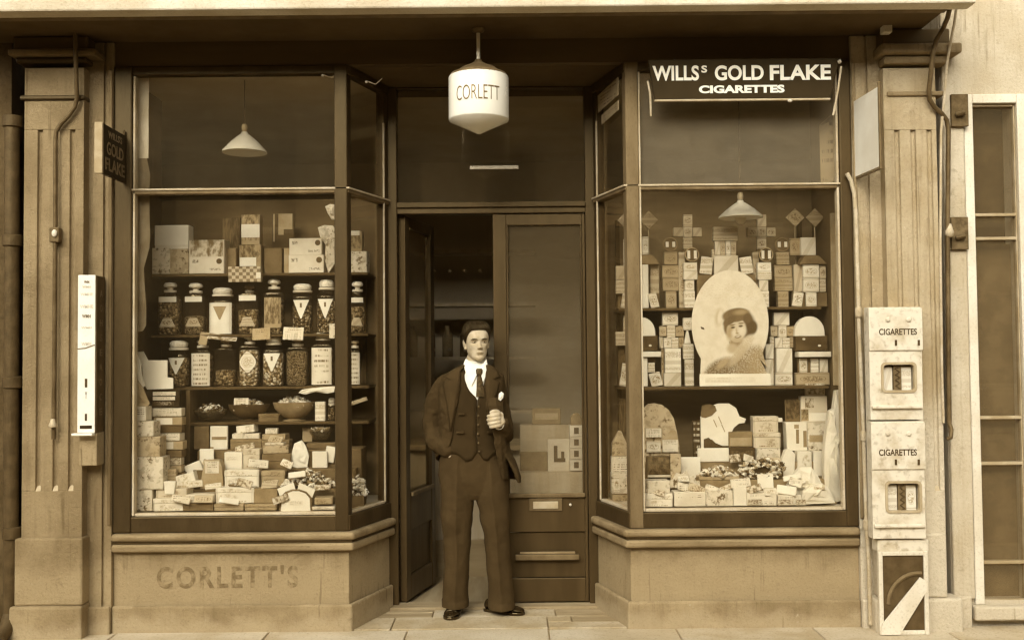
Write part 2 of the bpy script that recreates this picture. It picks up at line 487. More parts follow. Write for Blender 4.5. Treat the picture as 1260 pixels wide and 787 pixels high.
def soft_print(name, base, ink):
    """chocolate-box lid: ruled border, a soft vignette and a line of lettering, each box its own arrangement"""
    t = NT(name); gx, gy, gz = t.sep(t.coord('Generated')); ob = t.coord('Object', rnd=True)
    rn = t.n('ShaderNodeObjectInfo').outputs['Random']
    def win(v, lo, hi, e=.02):
        return t.math('MULTIPLY', t.ramp(v, lo - e, lo + e), t.math('SUBTRACT', 1.0, t.ramp(v, hi - e, hi + e)))
    cx_ = t.math('ADD', .3, t.math('MULTIPLY', rn, .4))
    d = t.math('ADD', t.math('POWER', t.math('MULTIPLY', t.math('SUBTRACT', gx, cx_), 3.2), 2), t.math('POWER', t.math('MULTIPLY', t.math('SUBTRACT', gz, .55), 2.6), 2))
    vig = t.math('MULTIPLY', t.math('SUBTRACT', 1.0, t.ramp(d, .35, 1.0)), t.ramp(t.noise(ob, 55, 5, .6), .40, .66))
    brd = t.math('SUBTRACT', win(gx, .03, .97, .008), win(gx, .07, .93, .008))
    ltr = t.math('MULTIPLY', t.math('MULTIPLY', win(gz, .12, .24), win(gx, .2, .8)), t.ramp(t.noise(t.coord('Generated', (40, 1, 1), rnd=True), 1.0, 2), .46, .52))
    m = t.math('MAXIMUM', t.math('MULTIPLY', vig, .8), t.math('MAXIMUM', t.math('MULTIPLY', brd, .3), ltr))
    pp = t.mix(t.ramp(t.noise(ob, 8), .35, .7), S(base), S(base * .86))
    MT[name] = t.bsdf(t.mix(m, pp, S(ink)), .6, .4)
soft_print('soft_white', .74, .34); soft_print('soft_cream', .58, .20); soft_print('soft_tan', .34, .12)
ORD = ['first', 'second', 'third', 'fourth', 'fifth', 'sixth', 'seventh', 'eighth', 'ninth', 'tenth', 'eleventh', 'twelfth', 'thirteenth', 'fourteenth', 'fifteenth', 'last']
printed('packet_light', .74, .24, 'packet')
printed('packet_white', .80, .34, 'packet')
printed('packet_mid', .52, .16, 'packet')
printed('packet_tan', .38, .14, 'packet')
printed('print_letters', .70, .12, 'letters')
printed('print_letters_mid', .34, .08, 'letters')
printed('print_dark_letters', .035, .62, 'letters')
printed('print_scene', .62, .13, 'scene')
printed('print_scene_mid', .34, .08, 'scene')
printed('print_scene_dark', .13, .035, 'scene')
printed('print_floral', .66, .10, 'floral')
printed('print_floral_mid', .42, .09, 'floral')
printed('print_corner', .70, .06, 'corner')
printed('print_weave', .50, .09, 'weave')

def sweets(name, a, b, c, scale):
    t = NT(name)
    v = t.n('ShaderNodeTexVoronoi'); v.inputs['Scale'].default_value = scale
    co = t.coord('Object', rnd=True); t.link(co, v.inputs['Vector'])
    rnd = t.sep(v.outputs['Color'])[0]
    col = t.mix(t.ramp(rnd, .3, .5), S(a), S(b)); col = t.mix(t.ramp(rnd, .7, .85), col, S(c))
    col = t.mix(t.ramp(v.outputs['Distance'], .45, .75), col, S(min(a, b) * .25))
    MT[name] = t.bsdf(col, .35, .5, t.math('SUBTRACT', 1.0, v.outputs['Distance']), .8, .02)
sweets('fill_dark', .06, .15, .42, 75)
sweets('fill_mid', .16, .32, .06, 60)
sweets('fill_light', .36, .60, .15, 55)
sweets('fill_fine', .14, .24, .34, 140)

# ------------------------------------------------------------------ main dimensions
ZH = Z(81, 0, 300)            # window heads and ceiling of the entrance lobby
ZT = Z(235, 0, 290)           # transom bars
ZS = Z(633, 0, 290)           # window floor
ZL1, ZL0 = Z(654, 0, 290), Z(677, 0, 290)   # ledge under the windows
ZPL = Z(743, 0, 280)          # top of the plinth course
DY = 0.50                     # the doors stand this far back
XL0, XL1, XBL = X(140, 0, 600), X(429, 0, 600), X(479, DY, 600)
XR0, XR1, XBR = X(775, 0, 600), X(1055, 0, 600), X(735, DY, 600)
LEFT = [(XL0, 0.0), (XL1, 0.0), (XBL, DY)]
RIGHT = [(XBR, DY), (XR0, 0.0), (XR1, 0.0)]

def offset(poly, d):
    """mitred offset of an open polyline; positive is towards the street"""
    ns = []
    for a, b in zip(poly, poly[1:]):
        dx, dy = b[0] - a[0], b[1] - a[1]; l = math.hypot(dx, dy); ns.append((dy / l, -dx / l))
    out = []
    for i, p in enumerate(poly):
        if i == 0 or i == len(poly) - 1:
            n = ns[0] if i == 0 else ns[-1]; out.append((p[0] + n[0] * d, p[1] + n[1] * d))
        else:
            a, b = ns[i - 1], ns[i]; k = 1 + a[0] * b[0] + a[1] * b[1]
            out.append((p[0] + (a[0] + b[0]) / k * d, p[1] + (a[1] + b[1]) / k * d))
    return out
def strip(mb, poly, d0, d1, z0, z1):
    return mb.prism(offset(poly, d0) + offset(poly, d1)[::-1], z0, z1)

# ------------------------------------------------------------------ ground
road = MB().box(-60, 60, -60, -2.45, -0.22, -0.12).build('road', MT['road']); tag(road, kind='structure')
pav = MB().box(-60, 60, -2.3, -0.012, -0.2, -0.012).build('pavement', MT['joint']); tag(pav, kind='structure')
MB().box(-60, 60, -2.45, -2.302, -0.25, 0.0).build('kerb', MT['flag_b'], pav)
xs = [-3.9, -3.05, -2.3, -1.42, -0.62, 0.195, 0.93, 1.72, 2.45, 3.2, 4.0]
def slab(x0, x1, y0, y1, z, mat, parent):
    g = .004
    b = MB().box(x0 + g, x1 - g, y0 + g, y1 - g, z - .05, z + random.uniform(-.002, .002))
    return b.build('flagstone', MT[mat], parent, bevel=.006)
for r, (y0, y1) in enumerate([(-.62, -.012), (-1.3, -.62), (-2.3, -1.3)]):
    for i in range(len(xs) - 1):
        o = (.36 if r == 1 else 0)
        slab(xs[i] + o, xs[i + 1] + o, y0, y1, 0.0, random.choice(['flag_a', 'flag_b', 'flag_a']), pav)
lob = MB().prism([(XL1 - .02, -.008), (XR0 + .02, -.008), (XBR + .03, DY + .12), (XBL - .03, DY + .12)], -.1, -.01).build('lobby_floor', MT['joint']); tag(lob, kind='structure')
def lobby_piece(name, x0, x1, y0, y1, mat):
    xa = lambda y: XL1 + (XBL - XL1) * y / DY
    xb = lambda y: XR0 + (XBR - XR0) * y / DY
    g = .004
    pts = [(max(x0, xa(y0)) + g, y0 + g), (min(x1, xb(y0)) - g, y0 + g), (min(x1, xb(y1)) - g, y1 - g), (max(x0, xa(y1)) + g, y1 - g)]
    return MB().prism(pts, -.05, random.uniform(.002, .006)).build(name, MT[mat], lob, bevel=.004)
lobby_piece('flagstone', -2, -.72, -.006, .26, 'lobby_stone')
lobby_piece('flagstone', -.72, .195, -.006, .26, 'lobby_stone')
lobby_piece('flagstone', .195, 2, -.006, .13, 'lobby_stone')
lobby_piece('plank', .34, 2, .13, .26, 'lobby_board')
lobby_piece('flagstone', .195, .34, .13, .26, 'lobby_stone')
lobby_piece('plank', -2, -.5, .26, .38, 'lobby_board')
lobby_piece('flagstone', -.5, .25, .26, .44, 'lobby_stone')
lobby_piece('plank', .25, 2, .26, .34, 'lobby_board')
lobby_piece('plank', .25, 2, .34, .44, 'lobby_board')
lobby_piece('plank', -2, -.5, .38, .44, 'lobby_board')
MB().box(XBL - .02, XBR + .02, .442, .60, -.05, .018).build('threshold', MT['lobby_board'], lob, bevel=.006)

# the terrace across the road, which the window panes mirror
ter = MB().box(-40, 40, -17.5, -16.0, -.2, 8.2).build('opposite_terrace', MT['terrace_stone']); tag(ter, kind='structure')
MB().box(-60, 60, -16.0, -13.6, -.2, 0.0).build('opposite_pavement', MT['flag_b'], ter)
for k in range(-7, 8):
    for z in (.9, 4.4):
        MB().box(k * 2.6 - .55, k * 2.6 + .55, -15.99, -15.95, z, z + 1.9).build('window', MT['door_panel'], ter)
        MB().box(k * 2.6 - .65, k * 2.6 + .65, -15.99, -15.9, z - .14, z - .01).build('sill', MT['cornice_stone'], ter)

# ------------------------------------------------------------------ room behind the shop front
rm = [('interior_floor', (-4, 4, .62, 4.2, -.1, .0), 'shop_floor'), ('interior_ceiling', (-4, 4, .78, 4.2, ZH + .02, ZH + .1), 'interior_dark'),
      ('interior_back_wall', (-4, 4, 3.2, 3.3, -.1, ZH + .1), 'interior_dark'), ('interior_side_wall', (-4.1, -4, .62, 4.3, -.1, ZH + .1), 'interior_dark'),
      ('interior_side_wall', (4, 4.1, .62, 4.3, -.1, ZH + .1), 'interior_dark')]
for n, b, m in rm:
    tag(MB().box(*b).build(n, MT[m]), kind='structure')

# ------------------------------------------------------------------ the shop front
shop = thing('shop', 'dark timber shop front with two splayed bay windows and a recessed double doorway', 'shop front', (0, 0, 0))
# fascia, soffit and cornice
FY = -.45
ZF = Z(19, FY, 600)
XF1 = X(1163, FY, 20)
fas = MB().box(-3.2, XF1, FY, FY + .038, ZF + .022, ZF + .34).build('fascia', MT['fascia_paint'], shop)
MB().box(-3.2, XF1 + .01, FY - .018, FY + .038, ZF, ZF + .020).build('moulding', MT['frame_mid'], fas, bevel=.006)
MB().box(-3.2, XF1, FY + .038, -.006, ZF + .006, ZF + .02).build('soffit', MT['soffit_paint'], shop)
MB().box(-3.2, XF1 + .12, FY - .12, FY - .003, Z(9, FY - .12, 600), ZF + .30).build('cornice', MT['cornice_stone'], shop, bevel=.01)
MB().box(XL0 - .1, XR1 + .1, -.004, .06, ZH, ZF + .019).build('blind_box', MT['fascia_paint'], shop)
MB().box(-3.2, XF1, -.25, .80, ZF + .0205, 4.7).build('upper_wall', MT['stucco'], shop)
MB().box(X(78, FY, 15), X(218, FY, 15), FY - .045, FY - .019, ZF + .045, ZF + .075).build('blind_roller_end', MT['iron'], fas)
# lobby ceiling
MB().prism([(XL1 - .06, .062), (XR0 + .06, .062), (XBR + .06, .78), (XBL - .06, .78)], ZH, ZH + .018).build('lobby_ceiling', MT['soffit_paint'], shop)

def bay(poly, side):
    # stall riser
    rs = strip(MB(), poly, 0.0, -.10, -.06, ZL0 + .01).build('stall_riser', MT['stucco'], shop, bevel=.004)
    strip(MB(), poly, .028, .001, -.06, ZPL).build('plinth', MT['plinth'], rs, bevel=.012)
    lz = ZL1 - ZL0
    lg = strip(MB(), poly, .052, -.05, ZL0 + lz * .58, ZL1).build('ledge', MT['ledge_paint'], rs, bevel=.018, seg=3)
    strip(MB(), poly, .034, -.05, ZL0 + lz * .44, ZL0 + lz * .579).build('ledge_cove', MT['frame_paint'], rs)
    strip(MB(), poly, .042, -.05, ZL0, ZL0 + lz * .435).build('ledge_bead', MT['ledge_paint'], rs, bevel=.014, seg=3)
    # window: the bottom and head rails are the frame
    fr = strip(MB(), poly, .012, -.05, ZL1 + .001, ZS - .006).build('bay_window', MT['frame_paint'], shop, bevel=.006)
    strip(MB(), poly, .010, -.05, ZH - .055, ZH - .001).build('head_rail', MT['frame_paint'], fr, bevel=.006)
    tag(fr, ('left' if side < 0 else 'right') + ' splayed bay window')
    strip(MB(), poly, -.001, -.052, ZS - .005, ZS + .012).build('sill_bead', MT['frame_edge'], fr, bevel=.004)
    strip(MB(), poly, .010, -.048, ZT - .018, ZT + .018).build('transom_bar', MT['frame_mid'], fr, bevel=.007)
    strip(MB(), poly, .018, .011, ZT + .004, ZT + .016).build('transom_bead', MT['frame_edge'], fr, bevel=.003)
    # posts
    def post(xa, xb, y0, y1, mat='frame_paint', nm='post', z1=ZH):
        return MB().box(xa, xb, y0, y1, ZL1 + .002, z1 - .002).build(nm, MT[mat], fr, bevel=.008)
    o = 1 if side < 0 else -1
    if side < 0:
        post(XL0, X(163, 0, 400), -.022, .07)
        MB().box(X(163.6, 0, 400), X(166.4, 0, 400), -.010, .04, ZS, ZH - .06).build('post_bead', MT['frame_edge'], fr, bevel=.003)
        pc = poly[1]
    else:
        post(X(1036, 0, 400), XR1, -.022, .07)
        MB().box(X(1032.5, 0, 400), X(1035.4, 0, 400), -.010, .04, ZS, ZH - .06).build('post_bead', MT['frame_edge'], fr, bevel=.003)
        pc = poly[1]
    # corner post: five-sided, follows the splay
    w = .076
    dx, dy = (poly[2][0] - pc[0], poly[2][1] - pc[1]) if side < 0 else (poly[0][0] - pc[0], poly[0][1] - pc[1])
    l = math.hypot(dx, dy); dx, dy = dx / l, dy / l
    q = [(pc[0], -.018), (pc[0] - o * w, -.018), (pc[0] - o * w, .045), (pc[0] - o * .055 + dx * .035, .06), (pc[0] + dx * .045, dy * .045)]
    MB().prism(q, ZL1 + .002, ZH - .002).build('corner_post', MT['frame_paint'] if side < 0 else MT['frame_mid'], fr, bevel=.006)
    if side > 0:
        MB().box(pc[0] + w + .001, pc[0] + w + .011, -.012, .03, ZS, ZH - .06).build('post_bead', MT['frame_edge'], fr, bevel=.002)
    # back post at the door end of the splay with its bead, toned pale for a sunlit highlight
    e = poly[2] if side < 0 else poly[0]
    MB().prism([(e[0], e[1]), (e[0] - dx * .055, e[1] - dy * .055), (e[0] - dx * .055 - o * .05, e[1] - dy * .055 + .01), (e[0] - o * .05, e[1] + .01)], ZL1 + .002, ZH - .002).build('back_post', MT['frame_paint'], fr, bevel=.004)
    bx, by = e[0] - dx * .068 + o * .004, e[1] - dy * .068
    MB().lathe([(.0065, ZS + .01), (.0065, Z(150, .4, 462))], bx, by, 8).build('post_bead', MT['frame_edge'], fr)
    # panes: lower and upper, front and splay
    a, b = (poly[0], poly[1]) if side < 0 else (poly[1], poly[2])
    xa, xb = min(a[0], b[0]), max(a[0], b[0])
    MB().box(xa + .03, xb - .03, .022, .027, ZS + .004, ZT - .01).build('pane', MT['pane_glass'], fr)
    MB().box(xa + .03, xb - .03, .022, .027, ZT + .01, ZH - .03).build('pane', MT['pane_upper' if side < 0 else 'pane_upper_hazy'], fr)
    seg = [(pc[0] + dx * .03, pc[1] + dy * .03), (e[0] - dx * .03, e[1] - dy * .03)]
    if side > 0: seg = seg[::-1]
    strip(MB(), seg, -.022, -.027, ZS + .004, ZT - .01).build('pane', MT['pane_glass'], fr)
    strip(MB(), seg, -.022, -.027, ZT + .01, ZH - .03).build('pane', MT['pane_upper'], fr)
    return fr, rs
bayL, riserL = bay(LEFT, -1)
bayR, riserR = bay(RIGHT, 1)
# painted name on the left riser, worn
lettering("CORLETT'S", (X(280, 0, 710), -.0008, Z(709, 0, 280)), X(366, 0, 710) - X(192, 0, 710), .13, MT['letter_worn'], riserL, bold=.03, name='painted_name', space=1.25)

# window floors, backs and ceilings (inside the bays)
def inner(poly, side):
    a = offset(poly, -.052)
    yb = .80
    if side < 0:
        pts = [(a[0][0], a[0][1]), a[1], a[2], (a[2][0], yb), (a[0][0], yb)]
    else:
        pts = [a[0], a[1], a[2], (a[2][0], yb), (a[0][0], yb)]
    nm = 'left' if side < 0 else 'right'
    MB().prism(pts, ZS - .03, ZS).build('window_floor', MT['paper_cream'], shop)
    MB().prism(pts, ZH - .004, ZH + .012).build('window_ceiling', MT['interior_dark'], shop)
    x0, x1 = min(p[0] for p in pts), max(p[0] for p in pts)
    MB().box(x0 - .02, x1 + .02, yb, yb + .03, 0, Z(246 if side < 0 else 236, yb, 300)).build('window_back', MT['backing_board' if side < 0 else 'backing_board_r'], shop)
    xo = x0 if side < 0 else x1
    MB().box(xo - .03 if side < 0 else xo, xo if side < 0 else xo + .03, .05, yb, 0, ZH + .012).build('window_side', MT['backing_board'], shop)
    xi = a[2][0] if side < 0 else a[0][0]
    MB().box(xi - .012, xi + .012, DY + .06, yb, 0, 2.3).build('window_side', MT['backing_board'], shop)
    MB().prism([(p[0], p[1] + .03) for p in pts[:3]] + [(pts[3][0], yb - .01), (pts[4][0], yb - .01)], -.05, ZS - .031).build('window_base', MT['interior_dark'], shop)
inner(LEFT, -1); inner(RIGHT, 1)

# doorway: jambs, head, fanlight and two doors
ZD1 = Z(262, DY, 600); ZD2 = Z(249, DY, 600)
df = MB()
df.box(XBL - .005, XBL + .055, DY + .012, DY + .10, .018, ZH - .003)
df.box(XBR - .055, XBR + .005, DY + .012, DY + .10, .018, ZH - .003)
df.box(XBL + .055, XBR - .055, DY + .014, DY + .098, ZD1, ZD2)
df.box(XBL + .055, XBR - .055, DY + .014, DY + .098, Z(108, DY, 600), ZH - .003)
dfo = df.build('door_frame', MT['door_paint'], shop, bevel=.006)
MB().box(XBL + .055, XBR - .055, DY - .004, DY + .0135, ZD2 - .03, ZD2 + .004).build('door_head_bead', MT['frame_paint'], dfo, bevel=.004)
MB().box(XBL + .056, XBR - .056, DY + .045, DY + .05, ZD2 + .001, Z(109, DY, 600)).build('fanlight', MT['pane_upper'], dfo)
ZSL = Z(206, DY + .03, 608)
MB().box(X(578, DY + .03, 206), X(638, DY + .03, 206), DY + .028, DY + .042, ZSL - .012, ZSL + .012).build('fanlight_reflection', MT['enamel_cream'], dfo, bevel=.004)  # pale bar painted in for a reflection on the fanlight
# right leaf, closed
dx0, dx1 = X(608, DY, 500), XBR - .058
dz0, dz1 = .026, ZD1 - .004
gy0, gy1 = Z(608, DY, 670), Z(276, DY, 670)
gx0, gx1 = X(624, DY, 440), X(718, DY, 440)
y0, y1 = DY + .03, DY + .075
d = MB()
d.box(dx0, gx0, y0, y1, dz0, dz1); d.box(gx1, dx1, y0, y1, dz0, dz1)
d.box(gx0, gx1, y0 + .001, y1 - .001, gy1, dz1 - .001); d.box(gx0, gx1, y0 + .001, y1 - .001, Z(655, DY, 670), gy0)
d.box(gx0, gx1, y0 + .001, y1 - .001, dz0 + .001, Z(712, DY, 670))
door = d.build('door', MT['door_paint'], shop, bevel=.004)
tag(door, 'closed right-hand door leaf with a tall glass pane')
MB().box(gx0 + .001, gx1 - .001, y0 + .016, y1 - .016, Z(711, DY, 670), Z(656, DY, 670)).build('door_panel', MT['door_panel'], door)
MB().box(gx0 + .002, gx1 - .002, y0 + .02, y0 + .025, gy0 + .001, gy1 - .001).build('pane', MT['door_glass'], door)
b = MB()
b.box(gx0 + .001, gx0 + .012, y0 - .006, y0 + .018, gy0 + .002, gy1 - .002)
b.box(gx1 - .012, gx1 - .001, y0 - .006, y0 + .018, gy0 + .002, gy1 - .002)
b.build('glazing_bead', MT['frame_paint'], door, bevel=.003)
MB().box(gx0 - .006, gx1 + .004, y0 - .020, y0 - .002, gy0 - .022, gy0 + .006).build('glazing_sill', MT['frame_mid'], door, bevel=.006)
lp = MB().box(X(651, DY, 620), X(692, DY, 620), y0 - .010, y0 - .001, Z(629, DY, 670), Z(613, DY, 670)).build('letter_plate', MT['frame_mid'], door, bevel=.004)
MB().box(X(656, DY, 620), X(687, DY, 620), y0 - .016, y0 - .0105, Z(626, DY, 670), Z(617, DY, 670)).build('letter_flap', MT['brass'], lp, bevel=.003)
MB().ball((X(702, DY, 621), y0 - .012, Z(621, DY, 702)), .009, .012, .009).build('knob', MT['metal_bright'], door, smooth=True)
MB().box(X(634, DY, 684), X(713, DY, 684), y0 - .030, y0 - .001, Z(689, DY, 670), Z(682, DY, 670)).build('weather_bar', MT['frame_mid'], door, bevel=.006)
MB().box(X(640, DY, 684), X(708, DY, 684), y0 - .016, y0 - .001, Z(682, DY, 670) + .001, Z(679, DY, 670)).build('weather_bead', MT['ledge_paint'], door, bevel=.003)
# left leaf, swung inwards
ol = len(d.v)
def leaf(mb, m):
    return mb.xf(m)
hx = XBL + .058; wl = dx1 - dx0
op = Matrix.Translation((hx, y1, 0)) @ Matrix.Rotation(R(76), 4, 'Z') @ Matrix.Translation((-hx, -y1, 0))
d = MB()
d.box(hx, hx + .08, y0, y1, dz0, dz1); d.box(hx + wl - .08, hx + wl, y0, y1, dz0, dz1)
d.box(hx + .08, hx + wl - .08, y0 + .001, y1 - .001, gy1, dz1 - .001); d.box(hx + .08, hx + wl - .08, y0 + .001, y1 - .001, Z(655, DY, 670), gy0)
d.box(hx + .08, hx + wl - .08, y0 + .001, y1 - .001, dz0 + .001, Z(712, DY, 670))
d2 = d.xf(op).build('door', MT['door_paint'], shop, bevel=.004)
tag(d2, 'left-hand door leaf swung open into the shop')
MB().box(hx + .081, hx + wl - .081, y0 + .016, y1 - .016, Z(711, DY, 670), Z(656, DY, 670)).xf(op).build('door_panel', MT['door_panel'], d2)
MB().box(hx + .082, hx + wl - .082, y0 + .02, y0 + .025, gy0 + .001, gy1 - .001).xf(op).build('pane', MT['door_glass'], d2)
MB().box(hx + .075, hx + wl - .075, y0 - .02, y0 - .002, gy0 - .022, gy0 + .006).xf(op).build('glazing_sill', MT['frame_mid'], d2, bevel=.006)

# pilasters
PY = -.10
def pilaster(x0, x1, grooves, zb, ztop, bx0, bx1, px0, px1, mat, matb, label):
    z0, z1 = Z(604, PY, x0), Z(160, PY, x0)
    X0, X1 = X(x0, PY, 400), X(x1, PY, 400)
    sh = MB()
    sh.box(X0, X1, PY, .0, Z(zb, PY, x0) - .003, z0)
    sh.box(X0, X1, PY, .0, z1, Z(ztop, PY, x0))
    pts = [(X0, .0), (X0, PY)]
    for g in grooves:
        gx = X(g, PY, 400); w = .0155
        pts += [(gx - w, PY), (gx - w * .8, PY + .016), (gx, PY + .022), (gx + w * .8, PY + .016), (gx + w, PY)]
    pts += [(X1, PY), (X1, .0)]
    sh.prism(pts, z0, z1)
    p = sh.build('pilaster', MT[mat], shop, bevel=.003)
    tag(p, label)
    for g in grooves:      # sloped stops at the foot of the flutes
        gx = X(g, PY, 400)
        MB().add([(gx - .0145, PY + .002, z0), (gx + .0145, PY + .002, z0), (gx + .0125, PY + .02, z0 + .03), (gx - .0125, PY + .02, z0 + .03), (gx, PY + .024, z0)], [(0, 1, 2, 3), (0, 3, 4), (1, 4, 2), (2, 4, 3), (0, 4, 1)]).build('flute_stop', MT['frame_edge'], p)
    B0, B1 = X(bx0, PY - .03, 700), X(bx1, PY - .03, 700)
    bz = Z(zb, PY - .03, x0)
    MB().box(B0, B1, PY - .03, .0, ZPL + .03, bz).build('pilaster_base', MT[mat], p, bevel=.012)
    Q0, Q1 = X(px0, PY - .05, 760), X(px1, PY - .05, 760)
    MB().box(Q0, Q1, PY - .05, .001, -.06, ZPL + .03).build('plinth', MT[matb], p, bevel=.014)
    return p
zcapL = 66
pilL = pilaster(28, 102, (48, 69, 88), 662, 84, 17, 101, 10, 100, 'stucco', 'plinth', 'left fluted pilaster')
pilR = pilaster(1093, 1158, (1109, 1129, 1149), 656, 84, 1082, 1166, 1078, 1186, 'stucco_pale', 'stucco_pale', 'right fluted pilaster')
for side, p, x0, x1, cm in ((-1, pilL, 28, 102, 'frame_mid'), (1, pilR, 1093, 1158, 'stucco')):
    X0, X1 = X(x0, PY, 100), X(x1, PY, 100)
    za, zb_, zc = (Z(64, PY, x0), Z(79, PY, x0), Z(121, PY, x0)) if side < 0 else (Z(57, PY, x0), Z(80, PY, x0), Z(116, PY, x0))
    MB().box(X0 - .012, X1 + .012, PY - .016, .0, zc - .014, zc + .014).build('necking', MT['frame_paint' if side < 0 else 'stucco'], p, bevel=.008)
    h = za - zb_
    MB().box(X0 - .03, X1 + .03, PY - .03, .0, zb_, zb_ + h * .42).build('capital_bead', MT['frame_paint' if side < 0 else 'stucco'], p, bevel=.01)
    MB().box(X0 - .06, X1 + .10, PY - .07, .0, zb_ + h * .45, za).build('capital', MT[cm], p, bevel=.014)
    MB().box(X0 - .04, X1 + .04, PY - .04, .0, za + .001, ZF + .005).build('console_block', MT['fascia_paint'], p, bevel=.01)
MB().box(X(1083, PY - .05, 30), X(1094, PY - .05, 30), PY - .10, PY - .042, Z(43, PY - .05, 1090), Z(27, PY - .05, 1090)).build('blind_bracket', MT['enamel_cream'], pilR, bevel=.004)

# flat strips between the pilasters and the bays
for side in (-1, 1):
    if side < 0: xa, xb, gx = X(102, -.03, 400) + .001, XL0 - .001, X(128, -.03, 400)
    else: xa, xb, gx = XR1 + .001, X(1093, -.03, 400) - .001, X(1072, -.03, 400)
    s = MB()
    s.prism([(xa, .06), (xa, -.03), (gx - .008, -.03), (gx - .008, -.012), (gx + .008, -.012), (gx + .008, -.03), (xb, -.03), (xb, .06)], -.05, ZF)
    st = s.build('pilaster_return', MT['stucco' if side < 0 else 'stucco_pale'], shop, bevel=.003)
    MB().box(xa, xb, -.055, -.031, -.06, ZPL + .005).build('plinth', MT['plinth' if side < 0 else 'stucco_pale'], st, bevel=.01)
    MB().box(xb - .022 if side < 0 else xa, xb if side < 0 else xa + .022, -.046, -.031, ZL1 + .05, Z(86, -.03, 135)).build('edge_moulding', MT['frame_mid' if side < 0 else 'stucco'], st, bevel=.006)

# ------------------------------------------------------------------ neighbours
nb = thing('adjoining_building', 'dark strip of the adjoining building at the left edge of the picture', 'building', (-3.2, 0, 0))
MB().box(-5.0, X(12, -.02, 400), -.02, .3, -.06, 4.4).build('wall', MT['old_wall'], nb)
dp = thing('downpipe', 'dark cast iron rainwater pipe at the far left beside the fluted pilaster', 'pipe', (X(18, -.10, 700), -.10, 0))
MB().tube([(X(17, -.09, 150) - .01, -.09, Z(148, -.09, 18)), (X(17, -.09, 400) - .012, -.09, 1.6), (X(14, -.09, 700), -.09, .12)], .042, 14).build('pipe', MT['iron'], dp, smooth=True)
for yy in (150, 296, 470, 655):
    MB().lathe([(.044, Z(yy, -.09, 18) - .035), (.054, Z(yy, -.09, 18) - .03), (.054, Z(yy, -.09, 18) + .03), (.044, Z(yy, -.09, 18) + .035)], X(17, -.09, yy) - .008, -.09, 14).build('collar', MT['iron'], dp, smooth=True)
MB().tube([(X(14, -.09, 700), -.09, .13), (X(13, -.1, 700), -.14, .06), (X(10, -.1, 700), -.2, .02)], .042, 12).build('shoe', MT['iron'], dp, smooth=True)

NX = X(1161, .02, 400)
wh = thing('neighbouring_house', 'pale rendered house wall with a tall narrow window on the right', 'building', (NX, 0, 0))
wx0, wx1 = X(1202, 0, 400), X(1256, 0, 400)
wz0, wz1 = Z(738, 0, 1225), Z(128, 0, 1225)
w = MB()
w.box(NX + .002, wx0, .0, .3, -.06, 4.6); w.box(wx1, wx1 + 3.0, .0, .3, -.06, 4.6)
w.box(wx0, wx1, .001, .3, wz1, 4.6); w.box(wx0, wx1, .001, .3, -.06, wz0)
wall = w.build('wall', MT['render_white'], wh)
MB().box(NX + .0021, X(1192, -.03, 400), -.035, -.001, ZPL, 4.55).build('corner_quoin', MT['render_white'], wh, bevel=.01)
MB().box(NX + .003, X(1196, -.05, 760), -.065, -.0355, -.06, Z(733, -.06, 1190)).build('plinth', MT['render_white'], wh, bevel=.02)
ar = MB()
t = .055
ar.box(wx0 - t, wx0 - .001, -.02, -.001, wz0 - .02, wz1 + t); ar.box(wx1 + .001, wx1 + t, -.02, -.001, wz0 - .02, wz1 + t); ar.box(wx0, wx1, -.019, -.001, wz1 + .001, wz1 + t)
ar.build('architrave', MT['enamel_cream'], wh, bevel=.006)
win = MB()
for yy in (131, 265, 294, 513, 569, 690, 737):
    zz = Z(yy, .04, 1225)
    win.box(wx0 + .001, wx1 - .001, .006, .05, zz - .009, zz + .009)
win.box(wx0 + .001, wx0 + .009, .007, .049, wz0, wz1); win.box(wx1 - .009, wx1 - .001, .007, .049, wz0, wz1)
wo_ = win.build('window', MT['card_tan'], wh, bevel=.003)
ys = (131, 265, 294, 513, 569, 690, 737)
for a, b in zip(ys, ys[1:]):
    MB().box(wx0 + .010, wx1 - .010, .026, .031, Z(b, .05, 1225) + .014, Z(a, .05, 1225) - .014).build('pane', MT['door_glass'], wo_)
MB().box(wx0, wx1, .10, .12, wz0, Z(300, .1, 1225)).build('blind', MT['card_brown'], wo_)
MB().box(wx0, wx1, .16, .18, Z(300, .1, 1225), wz1).build('room_dark_sheet', MT['card_dark'], wo_)  # dark sheet, painted in for the unlit depth behind the upper panes
MB().box(wx0 - .08, wx1 + .08, -.07, -.001, wz0 - .10, wz0 - .021).build('sill', MT['render_white'], wh, bevel=.01)

# ------------------------------------------------------------------ conduits and ironwork
c = thing('conduit_pipe', 'dark conduit bending down the fluted pilaster on the left', 'pipe', (X(68, PY - .03, 500), PY - .02, Z(540, PY, 66)))
q = lambda px, py, Y=PY - .028: tuple(P(px, py, Y))
pts = [q(92, 24, PY - .09), q(93, 60, PY - .09), q(94, 105, PY - .05), q(95, 120, PY - .035), q(92, 132), q(84, 143), q(75, 152), q(69, 162), q(68, 175), q(68, 285), q(67, 420), q(66, 540)]
MB().tube(pts, .0125, 10).build('pipe', MT['conduit'], c, smooth=True)
jb = MB().box(X(65, PY, 290), X(77, PY, 290), PY - .05, PY - .001, Z(299, PY, 70), Z(281, PY, 70)).build('junction_box', MT['conduit'], c, bevel=.006)
MB().ball(q(67, 287, PY - .055), .016, .012, .022).build('switch', MT['metal_bright'], jb, smooth=True)
MB().lathe([(.006, 0), (.02, .004), (.024, .014), (.016, .03), (.012, .05)], 0, 0, 12).xf(Matrix.Translation(q(65, 526, PY - .045))).build('end_hook', MT['brass'], c, smooth=True)
